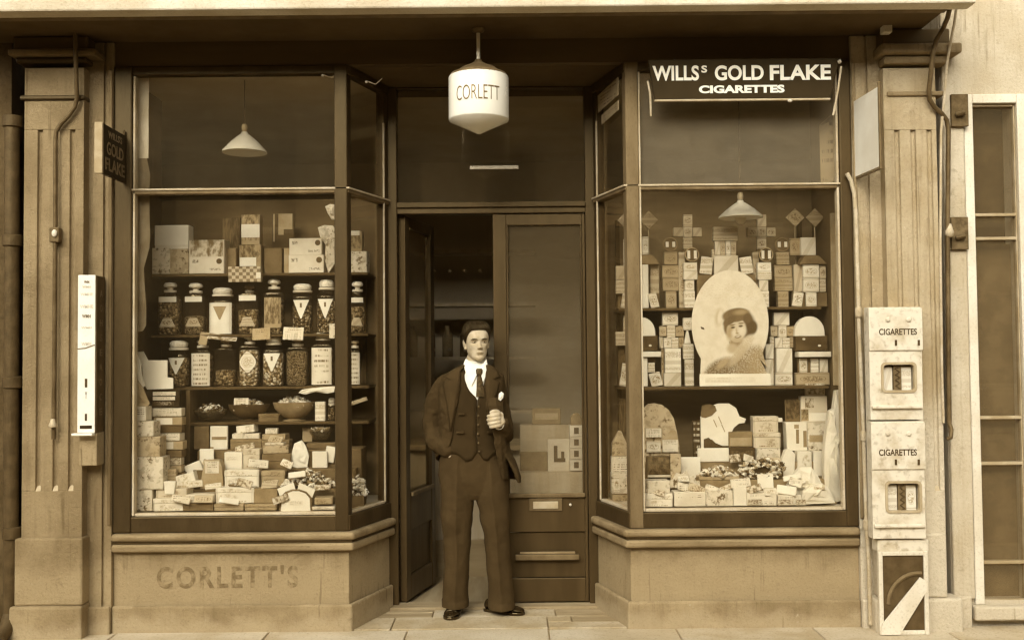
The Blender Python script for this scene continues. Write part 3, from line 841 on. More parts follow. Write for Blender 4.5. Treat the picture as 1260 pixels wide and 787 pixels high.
c = thing('conduit_pipe', 'dark conduit curving over the right capital and down the pilaster edge', 'pipe', (X(1166, PY, 500), PY - .02, Z(530, PY, 1168)))
q2 = lambda px, py, Y=PY - .10: tuple(P(px, py, Y))
pts = [q2(1170, 4, -.30), q2(1166, 22, -.28), q2(1160, 36, -.24), q2(1152, 50, -.2), q2(1148, 65), q2(1146, 85), q2(1143, 112, PY - .05), q2(1144, 123, PY - .035), q2(1150, 132, PY - .03), q2(1159, 140, PY - .02), q2(1165, 148, PY), q2(1167, 160, PY), q2(1166, 280, PY), q2(1167, 420, PY), q2(1168, 520, PY)]
MB().tube(pts, .0135, 10).build('pipe', MT['conduit'], c, smooth=True)
MB().lathe([(.008, -.03), (.022, -.02), (.026, .0), (.018, .03), (.012, .05)], 0, 0, 12).xf(Matrix.Translation(q2(1168, 286, PY))).build('coupling', MT['conduit_light'], c, smooth=True)
MB().tube([q2(1168, 520, PY), q2(1171, 528, PY - .01), q2(1170, 538, PY - .02), q2(1165, 540, PY - .02)], .012, 8).build('end_hook', MT['conduit'], c, smooth=True)
c = thing('cable', 'thin pale cable running beside the dark conduit on the right pilaster', 'cable', (X(1158, PY, 500), PY, .5))
pts = [q2(1177, 8, -.28), q2(1174, 30, -.25), q2(1170, 50, -.2), q2(1165, 80, -.16), q2(1162, 120, -.13), q2(1158, 160, PY - .008), q2(1157, 300, PY - .008), q2(1159, 460, PY - .008), q2(1161, 520, PY - .008)]
MB().tube(pts, .008, 8).build('wire', MT['conduit_light'], c, smooth=True)
for k, (yy, lab) in enumerate(((136, 'upper rusty hinge plate on the wall corner right of the pilaster'), (287, 'lower rusty hinge plate on the wall corner beside the pipe coupling'))):
    hz = Z(yy, -.05, 1180)
    c = thing('hinge_plate', lab, 'hinge', (X(1180, -.05, yy), -.04, hz), 'rusty hinge plates')
    hb = MB().box(X(1170, -.05, yy), X(1191, -.05, yy), -.06, -.036, hz - .095, hz + .095).build('plate', MT['rust_plate'], c, bevel=.004)
    MB().tube([(X(1176, -.07, yy), -.07, hz - .03), (X(1186, -.07, yy), -.085, hz - .02)], .014, 8).build('pin', MT['iron'], c)
c = thing('conduit_pipe', 'pale thin pipe running down beside the right bay window to the pavement', 'pipe', (X(1062, -.06, 700), -.06, 0))
q3 = lambda px, py, Y=-.055: tuple(P(px, py, Y))
pts = [q3(1042, 213), q3(1047, 222), q3(1051, 238), q3(1053, 262), q3(1055, 330), q3(1057, 400), q3(1060, 470), q3(1063, 535), q3(1066, 640, -.08), q3(1069, 690, -.08), q3(1071, 768, -.08)]
MB().tube(pts, .0125, 10).build('pipe', MT['conduit_light'], c, smooth=True)
for (a, b) in ((1056.5, 384), (1063, 536), (1066.5, 645)):
    p0 = Vector(q3(a, b, -.057 if b < 600 else -.08))
    MB().lathe([(.0185, -.028), (.021, -.02), (.021, .02), (.0185, .028)], p0.x, p0.y, 12).xf(Matrix.Translation((0, 0, p0.z))).build('coupling', MT['conduit_light'], c, smooth=True)
# ------------------------------------------------------------------ lantern over the entrance
LY = -.20
lx = X(589, LY, 120)
zb = {k: Z(v, LY, 589) for k, v in dict(top=40, cap=80, rim=95, body=97, low=148, tip=165).items()}
lan = thing('hanging_lantern', 'white opal glass lantern lettered CORLETT hanging over the doorway', 'lantern', (lx, LY, zb['tip']))
Rl = (X(626, LY, 120) - X(552, LY, 120)) / 2
MB().lathe([(Rl * .985, zb['body'] + .008), (Rl, zb['body']), (Rl, zb['low'] + .004), (Rl * .985, zb['low'] - .003), (Rl * .5, zb['low'] - (zb['low'] - zb['tip']) * .52), (.010, zb['tip'])], lx, LY, 40).build('opal_shade', MT['opal'], lan, smooth=True)
MB().lathe([(Rl * .99, zb['rim'] - .004), (Rl * .93, zb['rim'] + .014), (Rl * .72, zb['rim'] + .03), (Rl * .55, zb['cap'] - .018), (Rl * .3, zb['cap']), (.02, zb['cap'] + .02), (.018, zb['cap'] + .03)], lx, LY, 32).build('gallery', MT['frame_mid'], lan, smooth=True)
MB().tube([(lx, LY, zb['cap'] + .02), (lx, LY, ZF + .006)], .011, 10).build('rod', MT['metal_bright'], lan, smooth=True)
MB().lathe([(.04, ZF + .004), (.034, ZF - .01), (.014, ZF - .02)], lx, LY, 16).build('ceiling_rose', MT['conduit'], lan, smooth=True)
wr = lambda v: Vector((Rl * 1.001 * math.sin(v.x / Rl) * (1 + (-v.y) * 4), -Rl * 1.001 * math.cos(v.x / Rl) + v.y, v.z))
lettering('CORLETT', (lx, LY, Z(122, LY, 589)), .262, .082, MT['letter_grey'], lan, bold=-.01, warp=wr)

# hooks of wire at the heads of the bay posts
for (a, b, lab) in ((402, 93, 'small bent wire hook above the left window beside the corner post'), (456, 101, 'small bent wire hook at the head of the left splayed side')):
    h = thing('wire_hook', lab, 'hook', tuple(P(a, b, -.02)), 'wire hooks')
    MB().tube([P(a - 6, b - 1, -.03), P(a - 2, b, -.035), P(a + 6, b + 3, -.02), P(a + 14, b - 4, .0)], .003, 6).build('wire', MT['conduit_light'], h)
    MB().ball(P(a - 5, b, -.035), .009, .009, .008, 8, 6).build('eyelet', MT['metal_bright'], h, smooth=True)

# ------------------------------------------------------------------ hanging name board at the head of the right window
SY = -.14
sg = thing('hanging_sign', "dark board lettered WILLS'S GOLD FLAKE CIGARETTES in white above the right window", 'sign', (X(913, SY, 100), SY, Z(122, SY, 913)))
z1, z0 = Z(74, SY, 800), Z(122, SY, 913)
MB().prism([(X(797, SY, 75), z1), (X(805, SY, 120), z0), (X(1021, SY, 120), z0), (X(1033, SY, 75), z1)], SY - .012, SY + .006, axis='y').build('board', MT['enamel_dark'], sg, bevel=.003)
MB().box(X(805, SY, 120), X(1021, SY, 120), SY - .014, SY + .008, z0 - .012, z0 - .001).build('bottom_edge', MT['frame_edge'], sg, bevel=.002)
yy = SY - .0125
lettering("WILLS", (X(831, SY, 90), yy, Z(91, SY, 831)), X(861, SY, 90) - X(804, SY, 90), .088, MT['letter_white'], sg, bold=.028)
lettering("s", (X(866, SY, 86), yy, Z(86, SY, 866)), X(870, SY, 90) - X(863, SY, 90), .042, MT['letter_white'], sg, bold=.01)
lettering("GOLD", (X(909, SY, 90), yy, Z(90.5, SY, 909)), X(939, SY, 90) - X(879, SY, 90), .088, MT['letter_white'], sg, bold=.03)
lettering("FLAKE", (X(984, SY, 90), yy, Z(90, SY, 984)), X(1022, SY, 90) - X(947, SY, 90), .088, MT['letter_white'], sg, bold=.03)
lettering("CIGARETTES", (X(912, SY, 110), yy, Z(110.5, SY, 912)), X(965, SY, 90) - X(860, SY, 90), .046, MT['letter_white'], sg, bold=.045)
MB().tube([P(797, 100, SY - .02), P(800, 116, SY - .03), P(801, 143, SY - .02)], .006, 8).build('stay', MT['frame_edge'], sg)
MB().tube([P(1035, 82, SY - .02), P(1031, 112, SY - .03), P(1025, 142, SY - .02)], .006, 8).build('stay', MT['frame_edge'], sg)
for _x in (830, 1000):
    MB().tube([P(_x, 77, SY + .006), P(_x, 73, 0.002)], .006, 6).build('bracket', MT['iron'], sg)
MB().ball(P(1033, 76, SY - .02), .012, .012, .012, 8, 6).build('stud', MT['metal_bright'], sg, smooth=True)
MB().ball(P(972, 124, SY - .02), .014, .01, .01, 8, 6).build('stud', MT['metal_bright'], sg, smooth=True)

# small slanting sign on the splayed light of the right bay
s2 = thing('window_transfer', 'two dull slanting lettered strips on the splayed top light beside the right window', 'sign', tuple(P(762, 130, .2)))
dxs, dys = XBR - XR0, DY
ln = math.hypot(dxs, dys); ux, uy = dxs / ln, dys / ln
def splay_pt(tp, z, off=.006): return Vector((XR0 + ux * tp - uy * off, uy * tp + ux * off * 0 - .002, z))
for (za, zb2, tt0, tt1) in ((Z(96, .1, 770), Z(118, .1, 770), .09, .42), (Z(124, .1, 770), Z(136, .1, 770), .09, .36)):
    MB().add([splay_pt(tt0, zb2), splay_pt(tt1, zb2 - .03), splay_pt(tt1, za - .03), splay_pt(tt0, za), splay_pt(tt0, zb2, .001), splay_pt(tt1, zb2 - .03, .001), splay_pt(tt1, za - .03, .001), splay_pt(tt0, za, .001)],
             [(0, 1, 2, 3), (7, 6, 5, 4), (0, 4, 5, 1), (1, 5, 6, 2), (2, 6, 7, 3), (3, 7, 4, 0)]).build('strip', MT['print_letters_mid'], s2)

# ------------------------------------------------------------------ boards that stick out from the wall
def flag_sign(name, label, p_far, p_near, z0, z1, t, mat, edge, cat='sign'):
    a = Vector((p_far[0], p_far[1], 0)); b = Vector((p_near[0], p_near[1], 0))
    u = (b - a).normalized(); n = Vector((-u.y, u.x, 0))
    o = thing(name, label, cat, (a.x, a.y, z0))
    pts = [a - n * t / 2, b - n * t / 2, b + n * t / 2, a + n * t / 2]
    MB().prism([(p.x, p.y) for p in pts], z0, z1).build('board', MT[mat], o, bevel=.002)
    return o, a, b, u, n
# left, dark enamel
zl0, zl1 = Z(213, -.36, 122), Z(152, -.36, 122)
o, a, b, u, n = flag_sign('projecting_sign', 'dark enamel sign lettered GOLD FLAKE sticking out beside the left window', (X(153, -.03, 190), -.032), (X(125, -.36, 190), -.36), zl0, zl1, .022, 'enamel_dark', None)
MB().box(b.x - .033, b.x + .012, b.y - .02, b.y - .001, zl0 - .004, zl1 + .004).build('pale_edge', MT['card_tan'], o, bevel=.003)
mt = Matrix(((-u.x, n.x, 0, 0), (-u.y, n.y, 0, 0), (0, 0, 1, 0), (0, 0, 0, 1)))
def onface(sx):
    # writing reads left to right on the face towards the doorway
    return Matrix(((-u.x * 1, 0, 0, 0), (-u.y * 1, 0, 0, 0), (0, 0, 1, 0), (0, 0, 0, 1)))
mid = (a + b) / 2
face = -n if (-n).x > 0 else n
for txt, fz, w in (("WILLS'S", .84, .20), ('GOLD', .55, .24), ('FLAKE', .22, .28)):
    vs, fs = text_geo(txt, w, .072 if txt != "WILLS'S" else .04, .02)
    e1 = -u      # from the near edge to the wall
    MB().add([mid + Vector((0, 0, zl0 + (zl1 - zl0) * fz)) + e1 * v.x + face * (.0112 - v.y) + Vector((0, 0, v.z)) for v in vs], fs).build('lettering', MT['letter_grey'], o)
MB().tube([(a.x, a.y - .02, zl1 - .02), (a.x, .0 - .03, zl1 + .03)], .008, 6).build('bracket', MT['iron'], o)
# right, white board
zr0, zr1 = Z(205, -.37, 1084), Z(107, -.37, 1082)
o, a, b, u, n = flag_sign('projecting_sign', 'blank white board sticking out from the wall beside the right window', (X(1052, -.03, 165), -.032), (X(1083, -.37, 165), -.37), zr0, zr1, .02, 'paper_white', None)
face = n if n.x < 0 else -n
MB().tube([b + Vector((0, 0, zr0 - .012)), b + Vector((0, 0, zr1 + .03))], .010, 8).build('edge_rod', MT['conduit'], o)
MB().tube([a + Vector((0, -.004, zr0 - .010)), b + Vector((0, 0, zr0 - .010))], .006, 8).build('bottom_rod', MT['frame_mid'], o)

# ------------------------------------------------------------------ tall narrow enamel slot cabinet on the left
TY = PY - .05
x0, x1 = X(97, TY, 430), X(119, TY, 430)
z0, z1 = Z(532, TY, 105), Z(339, TY, 105)
tc = thing('enamel_panel_cabinet', 'tall narrow white enamel panel with worn print on the left pilaster edge', 'dispenser', (x0, -.03, Z(573, TY, 105)))
MB().box(x0, x1, TY, -.031, z0, z1).build('cabinet', MT['card_dark'], tc, bevel=.004)
fp = MB().box(x0 - .004, x1 - .006, TY - .008, TY - .001, z0, z1 + .003).build('front_panel', MT['enamel_white'], tc, bevel=.003)
for (yy, w, h, g) in ((347, .03, .016, 'letter_grey'), (353, .05, .014, 'letter_faint'), (362, .07, .016, 'letter_faint'), (377, .075, .02, 'letter_faint'), (389, .05, .02, 'letter_grey'), (403, .06, .012, 'letter_faint'), (423, .055, .02, 'letter_faint')):
    lettering('WMHE'[: 2 + int(w * 30)], ((x0 + x1) / 2 - .005, TY - .0082, Z(yy, TY, 105)), w, h, MT[g], fp, .02, name='worn_print')
for (yy, w, h) in ((471, .014, .05), (486, .012, .04), (513, .012, .04)):
    lettering('I' if yy != 486 else 'Y', ((x0 + x1) / 2 - .005, TY - .0082, Z(yy, TY, 105)), w, h, MT['letter_dark'], fp, .0, name='worn_print')
sl_ = MB().box(x0 + .012, x1 - .022, TY - .0105, TY - .0085, Z(527, TY, 105), Z(523, TY, 105)).build('slot', MT['enamel_dark'], fp)
MB().tube([(x0 - .004, TY - .01, Z(429, TY, 100)), (x0 + .04, TY - .0105, Z(429, TY, 100) + .004), (x1 - .007, TY - .01, Z(424, TY, 100))], .0025, 6).build('crack', MT['letter_grey'], fp)
for k in range(9):
    zz = z1 - .10 - k * .085
    vs, fs = text_geo('AOHSEAOCE'[k], .045, .04, .02)
    MB().add([Vector((x1 + .0003 - v.y, (TY - .031) / 2 + v.x * .8, zz + v.z)) for v in vs], fs).build('side_print', MT['letter_grey'], tc)
MB().box(x0 - .02, x1 - .004, TY - .05, TY - .009, z0 - .014, z0 - .001).build('tray_lip', MT['enamel_white'], tc, bevel=.003)
MB().box(x0 + .001, x1 - .001, TY + .01, -.031, Z(573, TY, 105), z0 - .001).build('lower_box', MT['stucco'], tc, bevel=.005)

# ------------------------------------------------------------------ cigarette machine on the right pilaster
VY = PY - .12
vx0, vx1 = X(1071, VY, 500), X(1142, VY, 500)
vz0, vz1 = Z(664, VY, 1105), Z(377, VY, 1105)
vm = thing('cigarette_machine', 'tall white enamel cigarette vending machine with two windows on the right pilaster', 'vending machine', ((vx0 + vx1) / 2, PY, vz0))
cab = MB().box(vx0 + .012, vx1, VY + .062, PY - .002, vz0, vz1).build('cabinet', MT['enamel_worn'], vm, bevel=.008)
for (ya, yb_, yt, ysl, w0, w1, wz0_, wz1_, wxa, wxb) in ((378, 516, 408, 421.5, 447, 481, 0, 0, 1086.5, 1127), (518, 662, 556, 568, 593, 629, 0, 0, 1088.5, 1130)):
    a0, a1 = X(wxa, VY, 500), X(wxb, VY, 500); c0, c1 = Z(w1, VY, 1107), Z(w0, VY, 1107)
    e0, e1 = Z(yb_, VY, 1105), Z(ya, VY, 1105)
    f = MB()
    f.box(vx0, a0, VY, VY + .0615, e0, e1); f.box(a1, vx1 - .03, VY, VY + .0615, e0, e1)
    f.box(a0, a1, VY, VY + .0615, c1, e1); f.box(a0, a1, VY, VY + .0615, e0, c0)
    u_ = f.build('unit_front', MT['enamel_worn'], vm)
    MB().box(vx0 - .002, vx1 - .024, VY - .010, VY - .001, Z(431 if ya < 400 else 577, VY, 1105), e1 - .004).build('header_plate', MT['enamel_worn'], u_, bevel=.004)
    lettering('CIGARETTES', (X(1104, VY, yt), VY - .0102, Z(yt, VY, 1104)), X(1128, VY, yt) - X(1081.5, VY, yt), .036, MT['letter_dark'], u_, bold=.02)
    for sx in (1101.5, 1129.5):
        MB().box(X(sx - 1.3, VY, ysl), X(sx + 1.3, VY, ysl), VY - .014, VY - .0102, Z(ysl + 3.5, VY, sx), Z(ysl - 3.5, VY, sx)).build('coin_slot', MT['letter_dark'], u_)
    for sx in (1092, 1118):
        MB().lathe([(.012, 0), (.014, .006), (.008, .010)], 0, 0, 12).xf(Matrix.Translation(P(sx, ya + 15, VY - .0102)) @ Matrix.Rotation(R(90), 4, 'X')).build('stud', MT['enamel_worn'], u_)
    # rounded window surround, packets and divider
    rr = .018
    def rr_pts(x0, x1, z0, z1, r):
        out = []
        for cx_, cz_, s in ((x1 - r, z1 - r, 0), (x0 + r, z1 - r, 90), (x0 + r, z0 + r, 180), (x1 - r, z0 + r, 270)):
            for k in range(5):
                t_ = R(s + k * 22.5); out.append((cx_ + r * math.cos(t_), cz_ + r * math.sin(t_)))
        return out
    outr, inr = rr_pts(a0 - .008, a1 + .008, c0 - .008, c1 + .008, rr + .008), rr_pts(a0 + .006, a1 - .006, c0 + .006, c1 - .006, rr)
    nn = len(outr)
    fr_ = MB()
    fr_.loft([[(p[0], VY - .006, p[1]) for p in outr], [(p[0], VY - .006, p[1]) for p in inr], [(p[0], VY + .02, p[1]) for p in inr], [(p[0], VY + .02, p[1]) for p in outr], [(p[0], VY - .006, p[1]) for p in outr]], cap=False)
    wn_ = fr_.build('window_rim', MT['card_tan'], u_)
    MB().box(a0, a1, VY + .055, VY + .06, c0, c1).build('window_back', MT['card_mid'], u_)
    xm = (a0 + a1) / 2
    MB().box(xm - .022, xm + .022, VY + .02, VY + .05, c0, c1).build('divider', MT['card_brown'], u_)
    MB().tube([(xm + (.012 if k % 2 else -.012), VY + .018, c0 + (c1 - c0) * k / 10) for k in range(11)], .005, 6).build('divider_chain', MT['card_dark'], u_)
    for s_ in (-1, 1):
        xa_ = xm - .026 - .055 if s_ < 0 else xm + .026
        MB().box(xa_, xa_ + .055, VY + .03, VY + .054, c0 + .002, c1 - .02).build('packet', MT['packet_white'], u_)
    MB().box(vx0 + .004, vx1 - .034, VY - .02, VY - .001, Z(yb_ - 18, VY, 1105) - .02, Z(yb_ - 18, VY, 1105)).build('drawer_edge', MT['enamel_worn'], u_, bevel=.006)
MB().box(vx0 + .03, vx1 - .004, VY + .02, PY - .003, Z(680, VY, 1105), vz0 - .001).build('foot', MT['enamel_worn'], vm, bevel=.01)

# framed dark notice standing on the pavement
NYY = PY - .11
nx0, nx1 = X(1082, NYY, 730), X(1143, NYY, 730)
nz0, nz1 = .0, Z(678, NYY, 1110)
nt_ = thing('notice_board', 'dark framed board with a white diagonal band standing under the cigarette machine', 'sign', ((nx0 + nx1) / 2, NYY, 0))
f = MB(); t_ = .024
f.box(nx0, nx0 + t_, NYY, NYY + .03, nz0, nz1); f.box(nx1 - t_, nx1, NYY, NYY + .03, nz0, nz1)
f.box(nx0 + t_, nx1 - t_, NYY + .001, NYY + .029, nz1 - t_, nz1 - .001); f.box(nx0 + t_, nx1 - t_, NYY + .001, NYY + .029, nz0, nz0 + t_)
f.build('frame', MT['enamel_cream'], nt_, bevel=.004)
MB().box(nx0 + t_, nx1 - t_, NYY + .012, NYY + .02, nz0 + t_, nz1 - t_).build('panel', MT['card_dark'], nt_)
arc = [(nx1 - t_ - .03 - .17 * math.cos(R(a_)), NYY + .0115, nz0 + .17 + .17 * math.sin(R(a_))) for a_ in range(0, 100, 8)]
MB().tube(arc, .013, 6).build('printed_ring', MT['card_brown'], nt_)
xa, xb, za, zb_ = nx0 + t_ * .3, nx1 - t_ * .6, nz0 + .004, Z(712, NYY, 1130)
MB().prism([(xa, za), (xa + .10, za), (xb, zb_ - .065), (xb, zb_ - .01), (xb - .035, zb_ + .012), (xa, za + .055)], NYY - .008, NYY - .0005, axis='y').build('diagonal_band', MT['enamel_cream'], nt_)
MB().box(nx0 + .02, nx1 - .02, NYY + .031, PY - .055, 0, nz1 * .9).build('backing', MT['enamel_cream'], nt_)

# ------------------------------------------------------------------ enamel lamp shades hanging in the windows
def lamp(cx, yt, yb, xw, Y, label, bulb):
    x = X(cx, Y, yt); zt, zb_ = Z(yt, Y, cx), Z(yb, Y, cx); r = (X(cx + xw, Y, yt) - X(cx - xw, Y, yt)) / 2
    o = thing('lamp_shade', label, 'lamp', (x, Y, zb_), 'conical enamel lamps in the windows')
    h = zt - zb_
    MB().lathe([(r, zb_), (r * .98, zb_ + h * .10), (r * .62, zb_ + h * .56), (r * .26, zb_ + h * .93), (.022, zt), (.018, zt + .012), (.012, zt + .012), (.018, zt - .006), (r * .56, zb_ + h * .5), (r * .93, zb_ + .004)], x, Y, 36).build('shade', MT['shade_enamel'], o, smooth=True)
    MB().lathe([(.016, zt + .015), (.02, zt + .04), (.014, zt + .06)], x, Y, 12).build('holder', MT['brass'], o, smooth=True)
    MB().tube([(x, Y, zt + .05), (x, Y, ZH - .003)], .003, 6).build('flex', MT['card_dark'], o)
    if bulb:
        MB().ball((x, Y, zb_ - .002), .035, .035, .04, 16, 10).build('bulb', MT['paper_cream'], o, smooth=True)
lamp(301, 165, 188, 27, .30, 'white conical lamp shade hanging in the upper left window', False)
lamp(911, 249, 268, 27, .34, 'white conical lamp shade with a bulb hanging in the right window', True)

# brown paper strip pasted inside the left edge of the left window
ps = thing('paper_strip', 'ragged brown paper strip hanging down the left edge of the left window', 'paper', tuple(P(172, 420, .07)))
edge = [(184, 86), (183, 140), (183, 190), (181, 196), (185, 215), (184, 232), (184, 262), (185, 290), (184, 305), (177, 330), (178, 350), (180, 375), (180, 400), (176, 407), (163, 410)]
sd = MB(); rows = []
for k, (ex, ey) in enumerate(edge):
    yo = .075 + .006 * math.sin(k * 1.7)
    rows.append([Vector((P(163, ey, .075).x, .072, P(163, ey, .075).z)), (P(163, ey, .075) + P(ex, ey, .075)) / 2 + Vector((0, yo - .07, 0)), P(ex, ey, yo)])
sd.loft(rows, closed=False, cap=False)
pso = sd.build('paper', MT['paper_brown'], ps, smooth=True)
pso.modifiers.new('thickness', 'SOLIDIFY').thickness = .002
sd = MB().box(X(166, .07, 150), X(183, .07, 150), .066, .0695, Z(195, .07, 170), Z(87, .07, 170)).build('upper_sheet', MT['paper_cream'], ps)

# paper sheet hanging behind the glass at the right of the upper right window
ps = thing('hanging_card', 'dull paper card hanging askew behind the top right corner of the right window', 'paper', tuple(P(1022, 220, .12)))
MB().add([P(1008, 155, .14), P(1030, 146, .10), P(1032, 222, .10), P(1010, 226, .14)] + [P(1008, 155, .145), P(1030, 146, .105), P(1032, 222, .105), P(1010, 226, .145)],
    [(0, 1, 2, 3), (7, 6, 5, 4), (0, 4, 5, 1), (1, 5, 6, 2), (2, 6, 7, 3), (3, 7, 4, 0)]).build('card', MT['print_letters_mid'], ps)
MB().tube([P(1008, 155, .14), P(1022, 142, .12), P(1030, 146, .10)], .002, 5).build('string', MT['frame_edge'], ps)
MB().box(X(1029.5, .1, 180), X(1033, .1, 180), .10, .106, Z(224, .1, 1031), Z(165, .1, 1031)).build('pale_strip', MT['paper_cream'], ps)
# ------------------------------------------------------------------ builders for the goods in the windows
def wbox(name, label, cat, x0, y0, x1, y1, Y, dep, mat, base=None, rz=0.0, lean=0.0, roll=0.0, lid=0.0, plates=(), group=None, pts=None, strut=False):
    """a box or card: its front outline is given as seen, its foot rests at base"""
    xm = (x0 + x1) / 2; ym = (y0 + y1) / 2
    hsh = (int(x0 * 13 + y0 * 7 + x1 * 5) % 97) / 97
    if dep > .045 and not pts and not plates:
        mat = {'paper_white': ('soft_white', 'paper_white', 'soft_white')[int(hsh * 3)], 'paper_cream': 'soft_cream', 'card_tan': ('card_tan', 'soft_tan')[int(hsh * 2)]}.get(mat, mat)
        if rz == 0: rz = (hsh - .5) * (13 if x1 - x0 < 36 else 6)
    xa, xb = X(x0, Y, ym), X(x1, Y, ym)
    zt = Z(y0, Y, xm); zb = Z(y1, Y, xm) if base is None else base
    c = ((xa + xb) / 2, Y + dep / 2, zb)
    mtx = rotz(rz, c) @ roty(roll, (c[0], c[1], (zt + zb) / 2)) @ rotx(-lean, (c[0], Y, zb))
    def front(p):
        return [(xa + (xb - xa) * u, zb + (zt - zb) * v) for u, v in p]
    if not lid and not plates and not strut:
        mb = MB()
        if pts: mb.prism(front(pts), Y, Y + dep, axis='y')
        else: mb.box(xa, xb, Y, Y + dep, zb, zt)
        o = mb.xf(mtx).build(name, MT[mat], None, c, bevel=min(.003, dep * .3), seg=1)
        return tag(o, label, cat, group)
    o = thing(name, label, cat, c, group)
    if lid:
        zl = zt - (zt - zb) * lid
        MB().box(xa + .002, xb - .002, Y + .002, Y + dep - .002, zb, zl).xf(mtx).build('box_body', MT[mat], o, bevel=.002, seg=1)
        MB().box(xa, xb, Y, Y + dep, zl + .0005, zt).xf(mtx).build('lid', MT[mat], o, bevel=.003, seg=1)
    elif pts:
        MB().prism(front(pts), Y, Y + dep, axis='y').xf(mtx).build('card', MT[mat], o, bevel=.001, seg=1)
    else:
        MB().box(xa, xb, Y, Y + dep, zb, zt).xf(mtx).build('box_body' if dep > .02 else 'card', MT[mat], o, bevel=min(.003, dep * .3), seg=1)
    for k, (u0, v0, u1, v1, m) in enumerate(plates):
        e = .0015 + .0004 * k
        MB().box(xa + (xb - xa) * u0, xa + (xb - xa) * u1, Y - e, Y - .0002, zb + (zt - zb) * v0, zb + (zt - zb) * v1).xf(mtx).build('paper_label', MT[m], o)
    if strut:
        MB().add([(c[0] - .012, Y + dep, zb + (zt - zb) * .7), (c[0] + .012, Y + dep, zb + (zt - zb) * .7), (c[0] + .012, Y + dep + .05, zb), (c[0] - .012, Y + dep + .05, zb), (c[0] - .012, Y + dep + .002, zb + (zt - zb) * .66), (c[0] + .012, Y + dep + .002, zb + (zt - zb) * .66)],
                 [(0, 1, 2, 3), (4, 5, 2, 3), (0, 1, 5, 4), (0, 4, 3), (1, 2, 5)]).xf(mtx).build('strut', MT['card_mid'], o)
    return o

def jar(label, x0, x1, yb, ysh, yn, yt, xl0, xl1, base, Yc, e, fill, ff, lab=None, stop='ball'):
    """sweet jar: yb foot, ysh shoulder, yn mouth, yt top of the stopper"""
    xm = (x0 + x1) / 2
    xa, xb = X(x0, Yc, yb), X(x1, Yc, yb)
    cx = (xa + xb) / 2; r = (xb - xa) / 2
    z0 = base; sc = (6 + Yc) / FPX
    zs, zn, zt = z0 + (yb - ysh) * sc, z0 + (yb - yn) * sc, z0 + (yb - yt) * sc
    rn = (xl1 - xl0) / 2 * sc; cl = X((xl0 + xl1) / 2, Yc, yt); cl = cx
    ky = .85 if e > 2.5 else 1.0
    o = thing('sweet_jar', label, 'jar', (cx, Yc, z0), 'sweet jars on the shelves')
    rk = min(rn * .82, r * .9)
    MB().lathe([(r * .90, z0 + .0005), (r * .98, z0 + .007), (r, z0 + .02), (r, zs - .018), (r * .95, zs - .004), (rk + (r - rk) * .4, zs + .003), (rk, zs + .010), (rk, zn)], cx, Yc, 28, e=e, ky=ky).build('glass_body', MT['jar_glass'], o, smooth=True)
    zf = z0 + .008 + (zs - z0 - .012) * ff
    MB().lathe([(r * .86, z0 + .006), (r * .93, z0 + .02), (r * .93, zf - .008), (r * .80, zf), (r * .4, zf + .004)], cx, Yc, 24, e=e, ky=ky).build('sweets', MT[fill], o, smooth=True)
    lidm = 'sweet_light' if stop != 'dim' else 'card_tan'
    h = zt - zn
    if stop in ('ball', 'dim'):
        MB().lathe([(rk * 1.12, zn - .014), (rk * 1.16, zn - .006), (rk * 1.12, zn + .001)], cx, Yc, 20).build('rim', MT['paper_cream'], o, smooth=True)
        MB().lathe([(rk * .5, zn + .001), (rk * .55, zn + h * .3), (rn * .95, zn + h * .45), (rn, zn + h * .65), (rn * .8, zn + h * .92), (rn * .3, zt)], cx, Yc, 20).build('stopper', MT[lidm], o, smooth=True)
    else:
        MB().lathe([(rn * 1.05, zn - .016), (rn * 1.08, zn - .010), (rn * 1.05, zn - .002)], cx, Yc, 24).build('rim', MT['paper_cream'], o, smooth=True)
        MB().lathe([(rn * .92, zn + .002), (rn, zn + h * .35), (rn, zn + h * .6), (rn * .75, zn + h * .9), (rn * .2, zt)], cx, Yc, 24).build('stopper', MT[lidm], o, smooth=True)
    def surf(x, off):
        return Yc - r * ky * max(1 - min(abs((x - cx) / r), .985) ** e, 0) ** (1 / e) - off
    def patch(name, wf, za, zb_, mat, off):
        """label glued round the front; wf(t) gives its half-width from bottom 0 to top 1"""
        mb = MB(); rows = []
        for i in range(9):
            t = i / 8; w = wf(t) * r; zz = za + (zb_ - za) * t
            rows.append([Vector((cx + w * (k / 4 - 1), surf(cx + w * (k / 4 - 1), off), zz)) for k in range(9)])
        mb.loft(rows, closed=False, cap=False)
        return mb.build(name, MT[mat], o, smooth=True)
    H = zs - z0
    if lab == 'white':
        patch('label', lambda t: .9, z0 + H * .02, z0 + H * .90, 'paper_white', .0015)
        patch('shield', lambda t: .05 + .5 * t, z0 + H * .42, z0 + H * .80, 'card_tan', .003)
    elif lab == 'lettered':
        patch('label', lambda t: .9, z0 + H * .03, z0 + H * .92, 'print_letters', .0015)
    elif lab == 'shield':
        patch('label', lambda t: .06 + .72 * t, z0 + H * .40, z0 + H * .88, 'paper_white', .0015)
        patch('mark', lambda t: .1, z0 + H * .68, z0 + H * .80, 'card_brown', .003)
    elif lab == 'band':
        patch('label', lambda t: .8, z0 + H * .82, z0 + H * .95, 'paper_white', .0015)
        patch('mark', lambda t: .75 - .4 * t, z0 + H * .2, z0 + H * .42, 'packet_mid', .0015)
    elif lab == 'dull':
        patch('label', lambda t: .8, z0 + H * .15, z0 + H * .88, 'print_scene_mid', .0015)
    elif lab == 'oval':
        patch('label', lambda t: .15 + .65 * math.sin(math.pi * t), z0 + H * .35, z0 + H * .85, 'packet_white', .0015)
    return o

